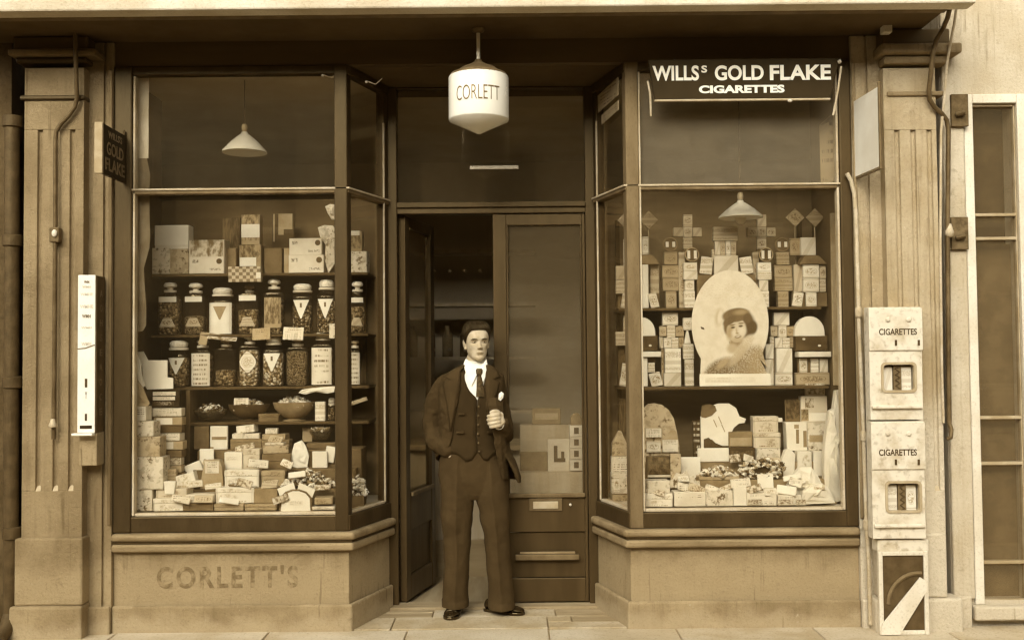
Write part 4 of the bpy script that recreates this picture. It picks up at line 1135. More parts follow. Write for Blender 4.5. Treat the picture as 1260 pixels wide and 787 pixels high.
def sweet_heap(cx, cy, z, rx, ry, h, n, size, seed, mb=None):
    rs = random.Random(seed); mb = mb or MB()
    for i in range(n):
        a = rs.uniform(0, 2 * math.pi); q = math.sqrt(rs.random())
        x, y = cx + rx * q * math.cos(a), cy + ry * q * math.sin(a)
        zz = z + h * (1 - q * q) * rs.uniform(.55, 1.0)
        m = Matrix.Translation((x, y, zz)) @ Matrix.Rotation(rs.uniform(0, 6.3), 4, 'Z') @ Matrix.Rotation(rs.uniform(-.9, .9), 4, 'X') @ Matrix.Rotation(rs.uniform(-.9, .9), 4, 'Y')
        s = size * rs.uniform(.7, 1.3); w = s * rs.uniform(.5, .8); mi = rs.choice([0, 0, 0, 1, 1, 2])
        # wrapped sweet: a fat middle with two pinched, fanned ends
        st = len(mb.v)
        ring = lambda x_, a_, b_: [(x_, a_, b_), (x_, a_, -b_), (x_, -a_, -b_), (x_, -a_, b_)]
        vs = ring(-s * 1.15, w * .75, w * .1) + ring(-s * .72, w * .22, w * .2) + ring(-s * .5, w * .7, w * .6) + ring(s * .5, w * .7, w * .6) + ring(s * .72, w * .22, w * .2) + ring(s * 1.15, w * .1, w * .75)
        fs = [(0, 1, 2, 3), (23, 22, 21, 20)]
        for k in range(5):
            for j in range(4):
                p = k * 4 + j; p2 = k * 4 + (j + 1) % 4
                fs.append((p, p2, p2 + 4, p + 4))
        mb.add([m @ Vector(v) for v in vs], fs, mi)
    return mb
SW = lambda *k: [MT[n] for n in (k or ('sweet_light', 'sweet_mid', 'sweet_dark'))]

def bowl(label, x0, x1, yt, yb, Yc, base, mat, foot, heap_h, n, tones, seed, name='sweet_dish'):
    xa, xb = X(x0, Yc, yb), X(x1, Yc, yb); cx = (xa + xb) / 2; r = (xb - xa) / 2
    sc = (6 + Yc) / FPX; h = (yb - yt) * sc
    o = thing(name, label, 'bowl', (cx, Yc, base), 'dishes of sweets in the left window')
    fz = base + (.014 if foot else 0)
    if foot:
        MB().lathe([(r * .55, base), (r * .56, base + .004), (r * .30, base + .010), (r * .28, fz)], cx, Yc, 24).build('foot', MT[mat], o, smooth=True)
    MB().lathe([(r * .30, fz), (r * .62, fz + h * .18), (r * .92, fz + h * .62), (r, fz + h), (r * .965, fz + h), (r * .86, fz + h * .64), (r * .55, fz + h * .26), (r * .05, fz + h * .2)], cx, Yc, 32, ky=.7).build('dish', MT[mat], o, smooth=True)
    hp = sweet_heap(cx, Yc, fz + h * .78, r * .86, r * .60, heap_h, n, .0135, seed).build('sweets', SW(*tones), o)
    hp['kind'] = 'stuff'
    return o

# ------------------------------------------------------------------ left window: shelving
SF = .42
zs1, zs2, zs3, zs4 = Z(336, SF, 300), Z(411, SF, 300), Z(475.5, SF, 300), Z(519, SF, 300)
sx0, sx1 = X(186, SF, 400), X(453, SF, 400)
sh = thing('display_shelves', 'dark wooden shelf unit across the left window holding boxes and jars', 'shelves', ((sx0 + sx1) / 2, .6, ZS))
for z, xa in ((zs1, sx0), (zs2, sx0), (zs3, X(203, SF, 470)), (zs4, X(232, SF, 517))):
    MB().box(xa, sx1, SF, .795, z - .018, z - .0005).build('shelf', MT['shelf_wood'], sh, bevel=.003)
MB().box(X(230, SF, 500) - .006, X(234, SF, 500), SF - .004, .79, ZS + .001, zs3 - .019).build('upright', MT['frame_mid'], sh, bevel=.003)
for px in (192, 448):
    MB().box(X(px, .76, 400) - .012, X(px, .76, 400) + .012, .77, .795, zs3, zs1 + .02).build('upright', MT['shelf_wood'], sh)
T1, T2, T3 = Z(601, .20, 300), Z(577, .29, 300), Z(553, .38, 300)
tx0, tx1 = X(232, .2, 600), XL1 - .03
st = thing('display_steps', 'dark cloth covered steps under the piled boxes in the left window', 'display stand', ((tx0 + tx1) / 2, .3, ZS))
MB().box(tx0, tx1, .19, .279, ZS + .001, T1 - .001).build('step', MT['card_brown'], st, bevel=.004)
MB().box(tx0, tx1 + .03, .28, .369, ZS + .001, T2 - .001).build('step', MT['card_brown'], st, bevel=.004)
MB().box(tx0, tx1 + .05, .37, .60, ZS + .001, T3 - .001).build('step', MT['card_brown'], st, bevel=.004)

G1 = 'boxes on the top shelf of the left window'
B = lambda *a, **k: wbox('chocolate_box', a[0], 'box', *a[1:], **k)
B('tall white box at the left end of the top shelf', 190, 277, 232, 336, .455, .10, 'paper_white', base=zs1, group=G1, lid=.42)
B('narrow white printed box in front at the far left of the top shelf', 187, 305, 209, 336, .435, .03, 'print_floral', base=zs1, group=G1)
B('cream box with a faint figure leaning on the tall white box', 209, 306, 232, 336, .44, .025, 'print_floral_mid', base=zs1, group=G1)
B('white box with a printed view and plain lower strip on the top shelf', 232.5, 295, 276, 336, .44, .12, 'print_scene', base=zs1, group=G1, plates=((.02, .02, .98, .50, 'print_corner'),))
B('dull brown upright box behind the column with two white labels', 274, 268, 296, 336, .62, .08, 'print_scene_dark', base=zs1, group=G1)
B('small dull box between the view box and the labelled column', 278, 305, 291, 336, .5, .06, 'card_mid', base=zs1, group=G1)
zc = Z(301, .46, 308)
B('lower box of the labelled column with a white ticket on the top shelf', 294.5, 301, 321, 336, .455, .10, 'print_scene_mid', base=zs1, group=G1, plates=((0.02, .26, .78, .56, 'paper_white'),))
B('upper box of the labelled column with a large white label', 297, 264, 319.5, 301, .46, .09, 'print_scene_mid', base=zc, group=G1, plates=((.0, .24, 1, .68, 'paper_white'),))
B('plain dull brown box right of the labelled column', 325, 305, 347, 336, .47, .07, 'card_brown', base=zs1, group=G1)
B('dark picture card with a pale ragged shape behind the plain brown box', 335, 263, 362, 336, .66, .012, 'card_dark', base=zs1, group=G1, plates=((.03, .55, .12, 1, 'card_tan'), (.28, .75, .92, 1, 'card_tan'), (.28, .66, .52, .75, 'card_tan')))
B('narrow pale box end behind the two stacked white boxes', 349.5, 305, 357, 336, .46, .06, 'card_tan', base=zs1, group=G1)
zc = Z(313.5, .44, 377)
B('lower of two stacked white chocolate boxes with a dark corner seal', 355, 313.5, 398, 336, .44, .12, 'print_corner', base=zs1, group=G1)
B('upper of two stacked white chocolate boxes with a dark corner seal', 356, 293, 396, 313.5, .445, .11, 'print_corner', base=zc + .0005, group=G1)
B('white printed box seen through the splayed side on the top shelf', 430, 309, 452, 336, .45, .09, 'print_floral', base=zs1, group=G1)
B('small mid-toned box on the white printed box in the splayed side', 430, 284, 445.5, 309, .47, .07, 'print_scene_mid', base=Z(309, .46, 438) + .001, group=G1, plates=((0, .78, .8, 1, 'paper_white'),))
# crumpled white paper figures at the right end of the top shelf
def crumple(name, label, cat, pts, Y, dep, mat, base=None, amp=.008, seed=1, group=None):
    """stiff crumpled paper: an outline filled with a bumpy, folded surface, closed at the back"""
    rs = random.Random(seed)
    w = [P(a, b, Y) for a, b in pts]
    c = sum(w, Vector()) / len(w)
    if base is not None:
        lo = min(v.z for v in w); 
        for v in w: v.z += base - lo
        c = sum(w, Vector()) / len(w)
    rings = []
    for k, f in enumerate((1.0, .8, .55, .3, .08)):
        rings.append([Vector((c.x + (v.x - c.x) * f + rs.uniform(-1, 1) * amp * .6 * (k > 0), Y - dep * (1 - f) * .5 + rs.uniform(-1, 1) * amp * (k > 0), c.z + (v.z - c.z) * f)) for v in w])
    mb = MB()
    back = [Vector((v.x, Y + dep * .5, v.z)) for v in w]
    mb.loft([back] + rings, cap=True)
    o = mb.build(name, MT[mat], None, (c.x, Y, min(v.z for v in w)))
    return tag(o, label, cat, group)
crumple('paper_bag', 'crumpled white paper bag at the right end of the top shelf beside the post', 'bag', [(391, 278), (399, 275), (413, 276), (414, 296), (412, 322), (404, 334), (399, 316), (401, 300), (394, 290)], .47, .04, 'print_floral', base=zs1, seed=3)
crumple('paper_bag', 'small twisted white paper bag hanging above the right end of the top shelf', 'bag', [(400, 254), (406, 251), (414, 252), (413, 270), (408, 270), (403, 262)], .47, .03, 'paper_cream', seed=5)
o = wbox('straw_tray', 'chequered straw tray tipped forward over the front of the top shelf', 'tray', 281, 328, 321, 347, SF - .055, .05, 'print_weave', plates=((.86, .25, 1.0, .62, 'paper_white'),), lean=-6)

G2 = None
yj = 411
jc = .50
b2, b3 = zs2, zs3
jar('square glass jar with a round stopper, leftmost of the upper jar row', 196, 223, yj, 362, 356, 346, 203, 219, b2, jc, 4.5, 'fill_mid', .92, 'band')
jar('half-empty square jar with a round stopper, second in the upper jar row', 228, 254, yj, 362, 357, 347, 233, 250, b2, jc, 4.5, 'fill_fine', .45, 'band')
jar('wide-mouthed jar with a big white label, third in the upper jar row', 259, 289, yj, 368, 361, 353, 261, 285, b2, jc, 3.5, 'fill_mid', .9, 'white', 'cap')
jar('square jar with a small stopper, fourth in the upper jar row', 294, 320, yj, 361, 357, 350, 302, 314, b2, jc, 4.5, 'fill_mid', .6, 'band', 'dim')
jar('square jar of coiled sweets below the straw tray, fifth in the upper row', 325, 350, yj, 360, 353, 343, 331, 347, b2, jc, 4.0, 'fill_mid', .85, 'dull')
jar('jar with a wide bright cap and tapering label, sixth in the upper row', 360, 385, yj, 364, 357, 349, 362, 384, b2, jc, 3.0, 'fill_dark', .75, 'shield', 'cap')
jar('jar of dark sweets with a white shield label beside the post, upper row', 390, 414, yj, 363, 354, 344, 395, 413, b2, jc, 3.0, 'fill_dark', .85, 'shield', 'cap')
jar('jar seen through the splayed side at the end of the upper row', 430, 450, yj - 4, 361, 353, 343, 431, 445, b2, jc, 3.0, 'fill_mid', .7, 'band')
yk = 475.5
jar('round jar with a double cap and shield label, leftmost of the lower jar row', 207, 233, yk, 435, 427, 418, 209, 231, b3, jc - .02, 2.6, 'fill_mid', .9, 'shield', 'cap')
jar('square jar with a large white lettered label, second in the lower jar row', 237, 262, yk, 431, 425, 417, 245, 260, b3, jc, 4.5, 'fill_mid', .9, 'lettered')
jar('dark half-empty square jar, third in the lower jar row', 266, 291, yk, 429, 424, 417, 272, 286, b3, jc, 4.5, 'fill_mid', .42, None, 'dim')
jar('square jar with an oval white label, fourth in the lower jar row', 295, 320, yk, 426, 421, 412, 300, 314, b3, jc, 4.5, 'fill_light', .9, 'oval')
jar('square jar of light sweets with a white shield label, fifth in the lower row', 324, 350, yk, 430, 422, 413, 331, 349, b3, jc, 4.0, 'fill_light', .9, 'shield', 'cap')
jar('square jar packed with small brown sweets, sixth in the lower jar row', 353, 380, yk, 428, 424, 417, 359, 374, b3, jc, 4.5, 'fill_fine', .9, None, 'dim')
jar('square jar with a white lettered label beside the post, lower row', 384, 411, yk, 425, 417, 409, 391, 408, b3, jc, 4.5, 'fill_mid', .9, 'lettered', 'cap')
jar('jar with a white label seen through the splayed side in the lower row', 430, 444, yk - 4, 428, 423, 416, 431, 441, b3, jc, 3.5, 'fill_mid', .9, 'lettered', 'dim')

# tickets on the front of the shelves
TK = 'price tickets on the jar shelves'
def ticket(label, x0, y0, x1, y1, mat, roll=0, lean=12, Y=SF - .012):
    return wbox('price_ticket', label, 'ticket', x0, y0, x1, y1, Y, .003, mat, roll=roll, lean=lean, group=TK)
ticket('long pale ticket with a dark bar under the white-labelled jar', 255, 409, 291, 418, 'print_scene', 6, 35)
ticket('cream ticket standing in front of the fifth upper jar', 310, 403, 332, 418, 'print_letters_mid', -3)
ticket('white ticket with faint writing between the upper jars near the post', 348, 402, 373, 418, 'print_letters', 2)
ticket('little stack of pale tickets at the foot of the jar beside the post', 405, 398, 414, 416, 'print_floral', 0, 4)
ticket('small pale ticket hanging under the half-empty upper jar', 245, 408, 255, 424, 'card_tan', 8)
crumple('paper_roll', 'crumpled white paper rolled along the edge of the lower jar shelf', 'paper', [(367, 483), (372, 479), (384, 477), (396, 476), (412, 475), (411, 482), (403, 484), (388, 482), (376, 485)], SF - .02, .03, 'paper_white', seed=8, amp=.004)

# dishes on the lowest shelf
glass('dish_glass', .80, .10, .30, .06)
bowl('dark glass dish of mixed wrapped sweets at the left of the lowest shelf', 238, 280, 503, 518, .50, zs4, 'dish_glass', False, .055, 90, ('sweet_light', 'sweet_dark', 'sweet_dark'), 1)
bowl('footed dish of wrapped sweets with a white ticket on the lowest shelf', 281, 332, 499, 517, .52, zs4, 'card_dark', True, .05, 110, ('sweet_light', 'sweet_mid', 'sweet_dark'), 2)
bowl('footed dish heaped with white sweets on the lowest shelf', 336, 388, 497, 517, .52, zs4, 'card_mid', True, .06, 130, ('sweet_light', 'sweet_light', 'sweet_mid'), 3)
wbox('price_ticket', 'white ticket propped in the footed dish of wrapped sweets', 'ticket', 287, 489, 305, 505, .455, .004, 'print_letters', lean=15, group=TK)
wbox('flat_tin', 'dull flat tin between the two footed dishes', 'tin', 318, 509, 344, 519, .44, .09, 'card_brown', base=zs4, lid=.4)
wbox('small_carton', 'small upright white carton right of the heaped dish', 'carton', 387.5, 494, 400, 514, .45, .04, 'packet_white', base=zs4)
jar('small jar with a pale cap next to the post on the lowest shelf', 403, 413, 518, 499, 496, 490, 404, 412, zs4, .50, 2.2, 'fill_dark', .8, None, 'cap')
wbox('paper_streamer', 'thin slanting paper streamer on the lowest shelf in the splayed side', 'paper', 430, 491, 452, 496, .47, .01, 'print_floral_mid', roll=-18)

# goods piled on the steps
G4 = 'boxes piled on the steps of the left window'
C = lambda *a, **k: wbox('carton', a[0], 'box', *a[1:], group=G4, **k)
C('plain dark box at the back left of the top step', 239, 524, 258, 553, .42, .10, 'card_brown', base=T3)
C('white card with a dark stripe standing on the top step', 258.5, 524, 280, 553, .41, .02, 'paper_white', base=T3, plates=((.1, .42, .95, .55, 'card_mid'), (0, .0, .2, .12, 'card_mid')))
C('brown box under the heap of white packets on the top step', 283, 540, 322, 553, .40, .10, 'card_mid', base=T3, lid=.35)
C('cream packet lying at the bottom of the white heap on the top step', 285, 533, 318, 540, .405, .09, 'print_floral', base=Z(540, .4, 300) + .001, rz=6)
C('white packet tilted on the heap under the lowest shelf', 291, 523, 314, 533, .41, .07, 'paper_white', base=Z(533, .405, 300) + .003, rz=-8, roll=-6)
C('dull brown box low in the middle of the top step', 322, 541, 356, 553, .40, .10, 'card_mid', base=T3, lid=.4)
C('flat tan box on the dull brown box in the middle of the top step', 323, 534, 352, 541, .405, .09, 'card_tan', base=Z(541, .4, 338) + .001, rz=-5)
C('small pale packet on top of the middle heap under the shelf', 326, 527, 341, 534, .41, .06, 'print_letters', base=Z(534, .405, 333) + .001, rz=4)
bowl('small cut glass dish at the right end of the top step', 380, 409, 531, 547, .46, T3 + .045, 'dish_glass', False, .02, 26, ('sweet_mid', 'sweet_light', 'sweet_mid'), 11)
C('plain tan block under the small cut glass dish', 376, 545, 411, 553, .40, .12, 'card_brown', base=T3)
C('small tan card leaning beside the small cut glass dish', 372, 526, 384, 545, .50, .01, 'card_tan', base=Z(545, .41, 378))
# second step
C('small white card standing above the folded cards, middle step', 245.5, 552, 263, 577, .335, .01, 'paper_white', base=T2)
C('wedge-shaped tan box with a pale top on the middle step', 246, 566, 275, 600, .21, .07, 'card_tan', base=T1, pts=((0, 0), (1, 0), (.93, .78), (.82, 1), (.22, 1), (.1, .6)), plates=((.22, .55, .80, .97, 'print_letters'),))
C('long folded white card on the left of the middle step', 229, 569, 250, 584, .285, .03, 'paper_white', base=T1 + .04, roll=-22)
C('white box with a line of dark letters on the middle step', 276, 556, 298, 577, .30, .06, 'paper_white', base=T2, plates=((.12, .52, .78, .74, 'print_letters'),))
C('cream box beside the lettered white box on the middle step', 298.5, 552, 320, 577, .305, .06, 'paper_cream', base=T2, lid=.3)
C('large white box on the lowest step under the lettered one', 276, 578, 319, 601, .205, .07, 'paper_white', base=T1, lid=.35)
C('brown box with rounded shoulders at the centre of the middle step', 322, 558, 357, 577, .30, .07, 'card_brown', base=T2, lid=.5)
C('tan wrapped packet lying on the brown box, middle step', 323, 548, 354, 558, .31, .06, 'print_floral_mid', base=Z(558, .3, 340) + .001, rz=8)
C('thin cream packet on the tan wrapped packet under the shelf', 326, 544.5, 350, 548.2, .32, .05, 'paper_cream', base=Z(548, .31, 340) + .001, rz=-6)
C('tan box beside the heap of wrapped sweets on the lowest step', 321, 579, 350, 601, .205, .07, 'card_tan', base=T1, lid=.3, rz=3)
crumple('paper_fan', 'white paper fan of cards standing right of centre under the shelf', 'card', [(355, 568), (359, 553), (362, 541), (371, 537), (376, 544), (380, 556), (378, 570), (366, 571)], .34, .025, 'paper_white', base=T2, amp=.003, seed=12)
C('white card standing behind the heap of wrapped sweets', 384, 555, 403, 577, .33, .012, 'paper_white', base=T2, rz=-8)
C('narrow white card leaning against the post above the sweets', 400, 549, 412, 570, .35, .01, 'paper_white', base=T2 + .03, roll=10)
C('small white card seen through the splayed side', 430, 555, 441, 569, .38, .01, 'paper_white', base=T3 - .07, roll=-6)
dsh = thing('sweet_dish', 'shallow dark dish of sweets in front of the large white box', 'bowl', tuple(P(294, 598, .15)), 'dishes of sweets in the left window')
xx, zz = X(294, .165, 595), Z(601, .165, 294)
MB().lathe([(.03, zz), (.055, zz + .012), (.066, zz + .026), (.06, zz + .026), (.04, zz + .012), (.002, zz + .008)], xx, .165, 24, ky=.5).build('dish', MT['card_brown'], dsh, smooth=True)
sweet_heap(xx, .165, zz + .02, .05, .022, .025, 26, .011, 21).build('sweets', SW(), dsh)['kind'] = 'stuff'
hp = thing('sweet_heap', 'large heap of wrapped sweets at the right front of the left window', 'sweets', tuple(P(378, 601, .2)))
MB().lathe([(.16, ZS + .14), (.15, T1 + .01), (.09, T1 + .07), (.02, T1 + .10)], X(380, .235, 590), .225, 18, ky=.4).build('mound', MT['sweet_dark'], hp, smooth=True)
m_ = sweet_heap(X(380, .235, 590), .215, T1 + .015, .165, .065, .10, 260, .0125, 31).build('sweets', SW('sweet_light', 'sweet_mid', 'sweet_dark'), hp); m_['kind'] = 'stuff'
hp = thing('sweet_heap', 'small heap of wrapped sweets seen through the splayed side', 'sweets', tuple(P(440, 610, .25)))
sweet_heap(X(441, .27, 600), .27, T1 - .05, .05, .05, .13, 70, .0145, 33).build('sweets', SW('sweet_light', 'sweet_light', 'sweet_dark'), hp)['kind'] = 'stuff'
MB().box(X(431, .27, 600), X(449, .27, 600), .22, .33, ZS + .001, T1 - .05).build('stand', MT['card_brown'], hp)
# front row on the window floor
G5 = 'boxes in the front row of the left window'
D = lambda *a, **k: wbox('flat_box', a[0], 'box', *a[1:], group=G5, **k)
fz = ZS + .014
D('large plain white box in the left corner of the front row', 188, 613, 229, 632, .075, .13, 'paper_white', base=fz, lid=.4, rz=2)
D('white box lying on the large plain white box', 192, 601, 231, 613, .09, .11, 'paper_cream', base=Z(613, .075, 209) + .001, rz=-3)
D('tiny white tumbler-shaped carton on the white boxes', 201, 592, 216, 608, .078, .03, 'paper_white', base=Z(608, .078, 208), pts=((.12, 0), (.88, 0), (1, 1), (0, 1)))
D('folded white paper packet leaning right of the tumbler carton', 214, 583, 241, 600, .16, .05, 'paper_white', base=Z(601, .1, 225), roll=-14)
D('dark brown flat box second in the front row', 225, 619, 263, 631, .07, .12, 'card_brown', base=fz, rz=-2)
D('flat white box on the dark brown one in the front row', 228, 608, 263, 619, .085, .10, 'print_letters', base=Z(619, .07, 244) + .001, rz=3)
D('tan book-like box in the middle of the front row', 263, 619.5, 300, 631, .07, .11, 'card_tan', base=fz, lid=.5)
D('white box with a ribbed front above the tan ones', 265, 600, 312, 619, .085, .10, 'paper_white', base=Z(619.5, .07, 285) + .001, lid=.3)
D('second tan book-like box in the front row', 301, 620, 341, 631, .07, .11, 'card_tan', base=fz, lid=.5, rz=-1.5)
D('plain brown box above the second tan box', 313, 601, 343, 619, .085, .10, 'card_mid', base=Z(620, .07, 322) + .001)
sc_ = thing('arched_card', 'white arched show card with two flaps at the front of the heap of sweets', 'card', tuple(P(364, 631, .06)))
def poly_card(o, name, pts, Y, dep, mat):
    return MB().prism([(P(a, b, Y).x, P(a, b, Y).z) for a, b in pts], Y, Y + dep, axis='y').build(name, MT[mat], o, bevel=.001, seg=1)
poly_card(sc_, 'front_arch', [(345, 631), (347, 613), (352, 607), (360, 604), (368, 604), (376, 607), (381, 613), (382, 631)], .055, .006, 'paper_white')
poly_card(sc_, 'arch_rim', [(343, 628), (345, 611), (351, 604.5), (360, 601.5), (368, 601.5), (377, 604.5), (383, 611), (384, 628)], .0625, .004, 'card_brown')
poly_card(sc_, 'flap', [(341, 601), (361, 593), (364, 603), (344, 610)], .068, .004, 'paper_white')
poly_card(sc_, 'flap', [(366, 602), (368, 593), (388, 602), (384, 612)], .068, .004, 'paper_white')
lettering('LION', (X(364, .055, 618), .0548, Z(619, .055, 364)), .10, .024, MT['letter_grey'], sc_, .0, name='worn_print') if False else None
MB().box(X(355, .055, 618), X(373, .055, 618), .0535, .0549, Z(621, .055, 364), Z(616, .055, 364)).build('print_line', MT['print_letters'], sc_)
D('tan box right of the arched card by the post', 386, 612, 408, 623, .07, .10, 'card_tan', base=fz + .032)
D('flat white tray under the tan box by the post', 383, 623, 412, 631.5, .065, .11, 'paper_cream', base=fz)
# tall pile at the left edge
G6 = 'pile of printed boxes at the left edge of the left window'
E = lambda *a, **k: wbox('printed_box', a[0], 'box', *a[1:], group=G6, **k)
zt_ = [Z(v, .085, 175) for v in (632, 602, 562, 537, 518, 500)]
E('flowered box at the bottom of the pile on the left', 160, 602, 187, 632, .085, .12, 'print_floral', base=fz)
E('large white flowered box above the bottom one on the left', 160, 562, 201, 602, .08, .12, 'print_floral', base=zt_[1] + .001)
E('mottled darker box in the middle of the pile on the left', 161, 537, 197, 562, .083, .11, 'print_floral_mid', base=zt_[2] + .001)
E('white speckled box, second from the top of the pile on the left', 164, 518, 190, 537, .085, .10, 'print_floral', base=zt_[3] + .001)
E('small pale box at the top of the pile on the left', 163, 500, 180, 518, .085, .09, 'print_letters', base=zt_[4] + .001)
crumple('paper_cone', 'tan folded paper standing on the pile at the left edge', 'paper', [(162, 500), (162, 472), (168, 466), (176, 478), (184, 497), (181, 500)], .10, .02, 'card_tan', base=zt_[5] + .001, seed=14, amp=.003)
crumple('paper_cone', 'white torn paper above the tan folded one at the left edge', 'paper', [(162, 470), (162, 438), (168, 434), (173, 446), (174, 460), (178, 474), (172, 482)], .115, .016, 'paper_white', seed=15, amp=.003)
poly = [(169, 433), (176, 432), (182, 443), (206, 443), (206, 464), (213, 465), (213, 478), (181, 479), (176, 470), (175, 452)]
sgn = thing('cut_out_card', 'white stepped cut-out card left of the lower jars', 'card', tuple(P(193, 479, .22)))
poly_card(sgn, 'card', poly, .215, .008, 'paper_white')
MB().tube([P(190, 470, .223), P(190, 479, .27)], .006, 6).build('strut', MT['card_mid'], sgn)
zq = lambda y, x=205: Z(y, .225, x)
lw = wbox('lettered_sign', 'dark sign with white lettering under the white stepped card', 'sign', 186, 479.5, 221, 500, .22, .03, 'enamel_dark', base=zq(501), plates=((.06, .68, .86, .90, 'print_letters'), (.06, .42, .84, .62, 'print_letters'), (.1, .12, .8, .34, 'print_dark_letters')))
G7 = 'flat packets stacked beside the left pile'
F = lambda *a, **k: wbox('flat_packet', a[0], 'packet', *a[1:], group=G7, **k)
F('cream flat packet under the dark lettered sign', 187, 502, 223, 512, .22, .08, 'print_letters', base=zq(512))
F('flat packet with a white panel, second from the top beside the left pile', 189, 513, 224, 523, .222, .08, 'card_tan', base=zq(523), plates=((.1, .1, .66, .9, 'paper_white'),))
F('dark flat packet in the middle beside the left pile', 191, 523.5, 223, 532, .225, .08, 'card_dark', base=zq(532.5))
F('cream flat packet below the dark one beside the left pile', 196, 533, 222, 542, .22, .08, 'print_letters', base=zq(542))
F('flat packet with a white end panel beside the left pile', 199, 542.5, 225, 553, .222, .08, 'card_tan', base=zq(553), plates=((.05, .1, .55, .9, 'paper_white'),))
F('brown flat packet, fourth from the bottom beside the left pile', 200, 553.5, 224, 562, .225, .08, 'card_brown', base=zq(562.5))
F('cream flat packet with a dark end beside the left pile', 199, 563, 222, 572, .22, .08, 'print_scene', base=zq(572))
F('thin dull packet near the bottom beside the left pile', 200, 572.5, 223, 581, .222, .08, 'print_letters_mid', base=zq(581))
F('small tan cube in front of the flat packets', 203, 577, 216, 592, .16, .05, 'packet_tan', base=Z(592, .16, 209))
F('plain brown box at the foot of the flat packets', 200, 581.5, 226, 628, .225, .08, 'card_brown', base=ZS + .001)
MB().box(X(203, .165, 600), X(216, .165, 600), .165, .21, ZS + .001, Z(592, .16, 209) - .001).build('stand', MT['card_brown'], sgn)

# small loose packets and cards strewn over the boxes
GL = 'small loose packets strewn over the boxes in the left window'
rl = random.Random(91)
for k_, (px, py, Y) in enumerate(sorted([(240, 597, .13), (262, 599, .12), (300, 597, .12), (330, 598, .12), (205, 598, .12), (318, 573, .24), (262, 573, .26), (338, 542, .36), (300, 551, .36), (352, 572, .22), (365, 585, .16), (395, 600, .13), (345, 616, .06), (250, 616, .07), (282, 617, .065), (222, 616, .068)])):
    w, h = rl.uniform(6, 13), rl.uniform(4, 9)
    wbox('loose_packet', ORD[k_] + ' small loose packet from the left among the piled boxes in the left window', 'packet', px - w, py - h, px + w, py + 2, Y - .03, .012, rl.choice(['packet_light', 'packet_white', 'paper_white', 'print_letters', 'print_scene', 'packet_mid']), roll=rl.uniform(-22, 22), lean=rl.uniform(8, 40), rz=rl.uniform(-25, 25), group=GL)
# ------------------------------------------------------------------ right window: shelving
RF = .34
zr1, zr2 = Z(377, RF, 900), Z(475, RF, 900)
rx0, rx1 = X(762, RF + .1, 400), XR1 - .06
sh = thing('display_shelves', 'dark shelf unit across the right window stacked with cigarette packets', 'shelves', ((rx0 + rx1) / 2, .6, ZS))
for z, nm in ((zr1, 0), (zr2, 1)):
    fy = .425 if nm == 0 else .30
    MB().prism([(X(778, fy, 400), fy), (rx1, fy), (rx1, .795), (rx0, .795), (rx0, max(fy, RF + .12))], z - .018, z - .0005).build('shelf', MT['shelf_wood'], sh, bevel=.003)
for xx in (rx0 + .03, rx1 - .03):
    MB().box(xx - .014, xx + .014, .77, .795, ZS + .001, zr1 + .6).build('upright', MT['shelf_wood'], sh)
ps = wbox('folded_screen', 'tall narrow tan board standing at the right edge inside the right window', 'board', 1024, 262, 1034, 480, .30, .02, 'card_tan', base=zr2 + .001)
UA, UB = Z(590, .20, 900), Z(568, .34, 900)
st = thing('display_steps', 'pale covered steps under the goods at the bottom of the right window', 'display stand', ((rx0 + rx1) / 2, .3, ZS))
MB().box(X(795, .2, 600), XR1 - .06, .20, .339, ZS + .001, UA - .001).build('step', MT['card_mid'], st, bevel=.004)
MB().box(X(775, .36, 600), XR1 - .06, .34, .60, ZS + .001, UB - .001).build('step', MT['card_mid'], st, bevel=.004)

# ------------------------------------------------------------------ oval portrait card
QY = .325
pc = thing('portrait_card', 'large oval white show card with the printed portrait of a woman in a hat', 'show card', (X(900, QY, 470), QY, zr2))
def plate(o, name, pts, Y, dep, mat, bevel=0.0):
    return MB().prism([(P(a, b, Y).x, P(a, b, Y).z) for a, b in pts], Y, Y + dep, axis='y').build(name, MT[mat], o, bevel=bevel, seg=1)
def curve(pts, n=8, closed=True):
    out = []; k = len(pts)
    for i in range(k):
        p0, p1, p2, p3 = pts[(i - 1) % k], pts[i], pts[(i + 1) % k], pts[(i + 2) % k]
        for j in range(n):
            t = j / n
            out.append(tuple(.5 * ((2 * p1[c]) + (-p0[c] + p2[c]) * t + (2 * p0[c] - 5 * p1[c] + 4 * p2[c] - p3[c]) * t * t + (-p0[c] + 3 * p1[c] - 3 * p2[c] + p3[c]) * t ** 3) for c in (0, 1)))
    return out
oval = []
for k in range(44):
    a = math.pi * 2 * k / 44
    x = 898.5 + 47.5 * math.cos(a); y = 398 - 66 * math.sin(a)
    if y < 442: oval.append((x, y))
i0 = max(range(len(oval)), key=lambda i: oval[i][1] if oval[i][0] < 898 else -1)
oval = oval[i0 + 1:] + oval[:i0 + 1]
oval = [p for p in oval]
pts = oval + [(862, 456), (862, 462), (946, 462), (944, 452)]
pts = sorted(pts, key=lambda p: math.atan2(p[1] - 400, p[0] - 898))
t = NT('portrait_print')          # the printed portrait: soft tones laid over one another like a half-tone picture
_o = t.sep(t.coord('Object')); _sc = (6 + QY) / FPX
ux = t.math('ADD', t.math('DIVIDE', _o[0], _sc), 900.0); uy = t.math('SUBTRACT', 474.5, t.math('DIVIDE', _o[2], _sc))
colr = t.mix(t.ramp(t.noise(t.coord('Object'), 14, 5), .35, .7), S(.66), S(.58))
grain = t.ramp(t.noise(t.coord('Object'), 95, 5), .38, .64)
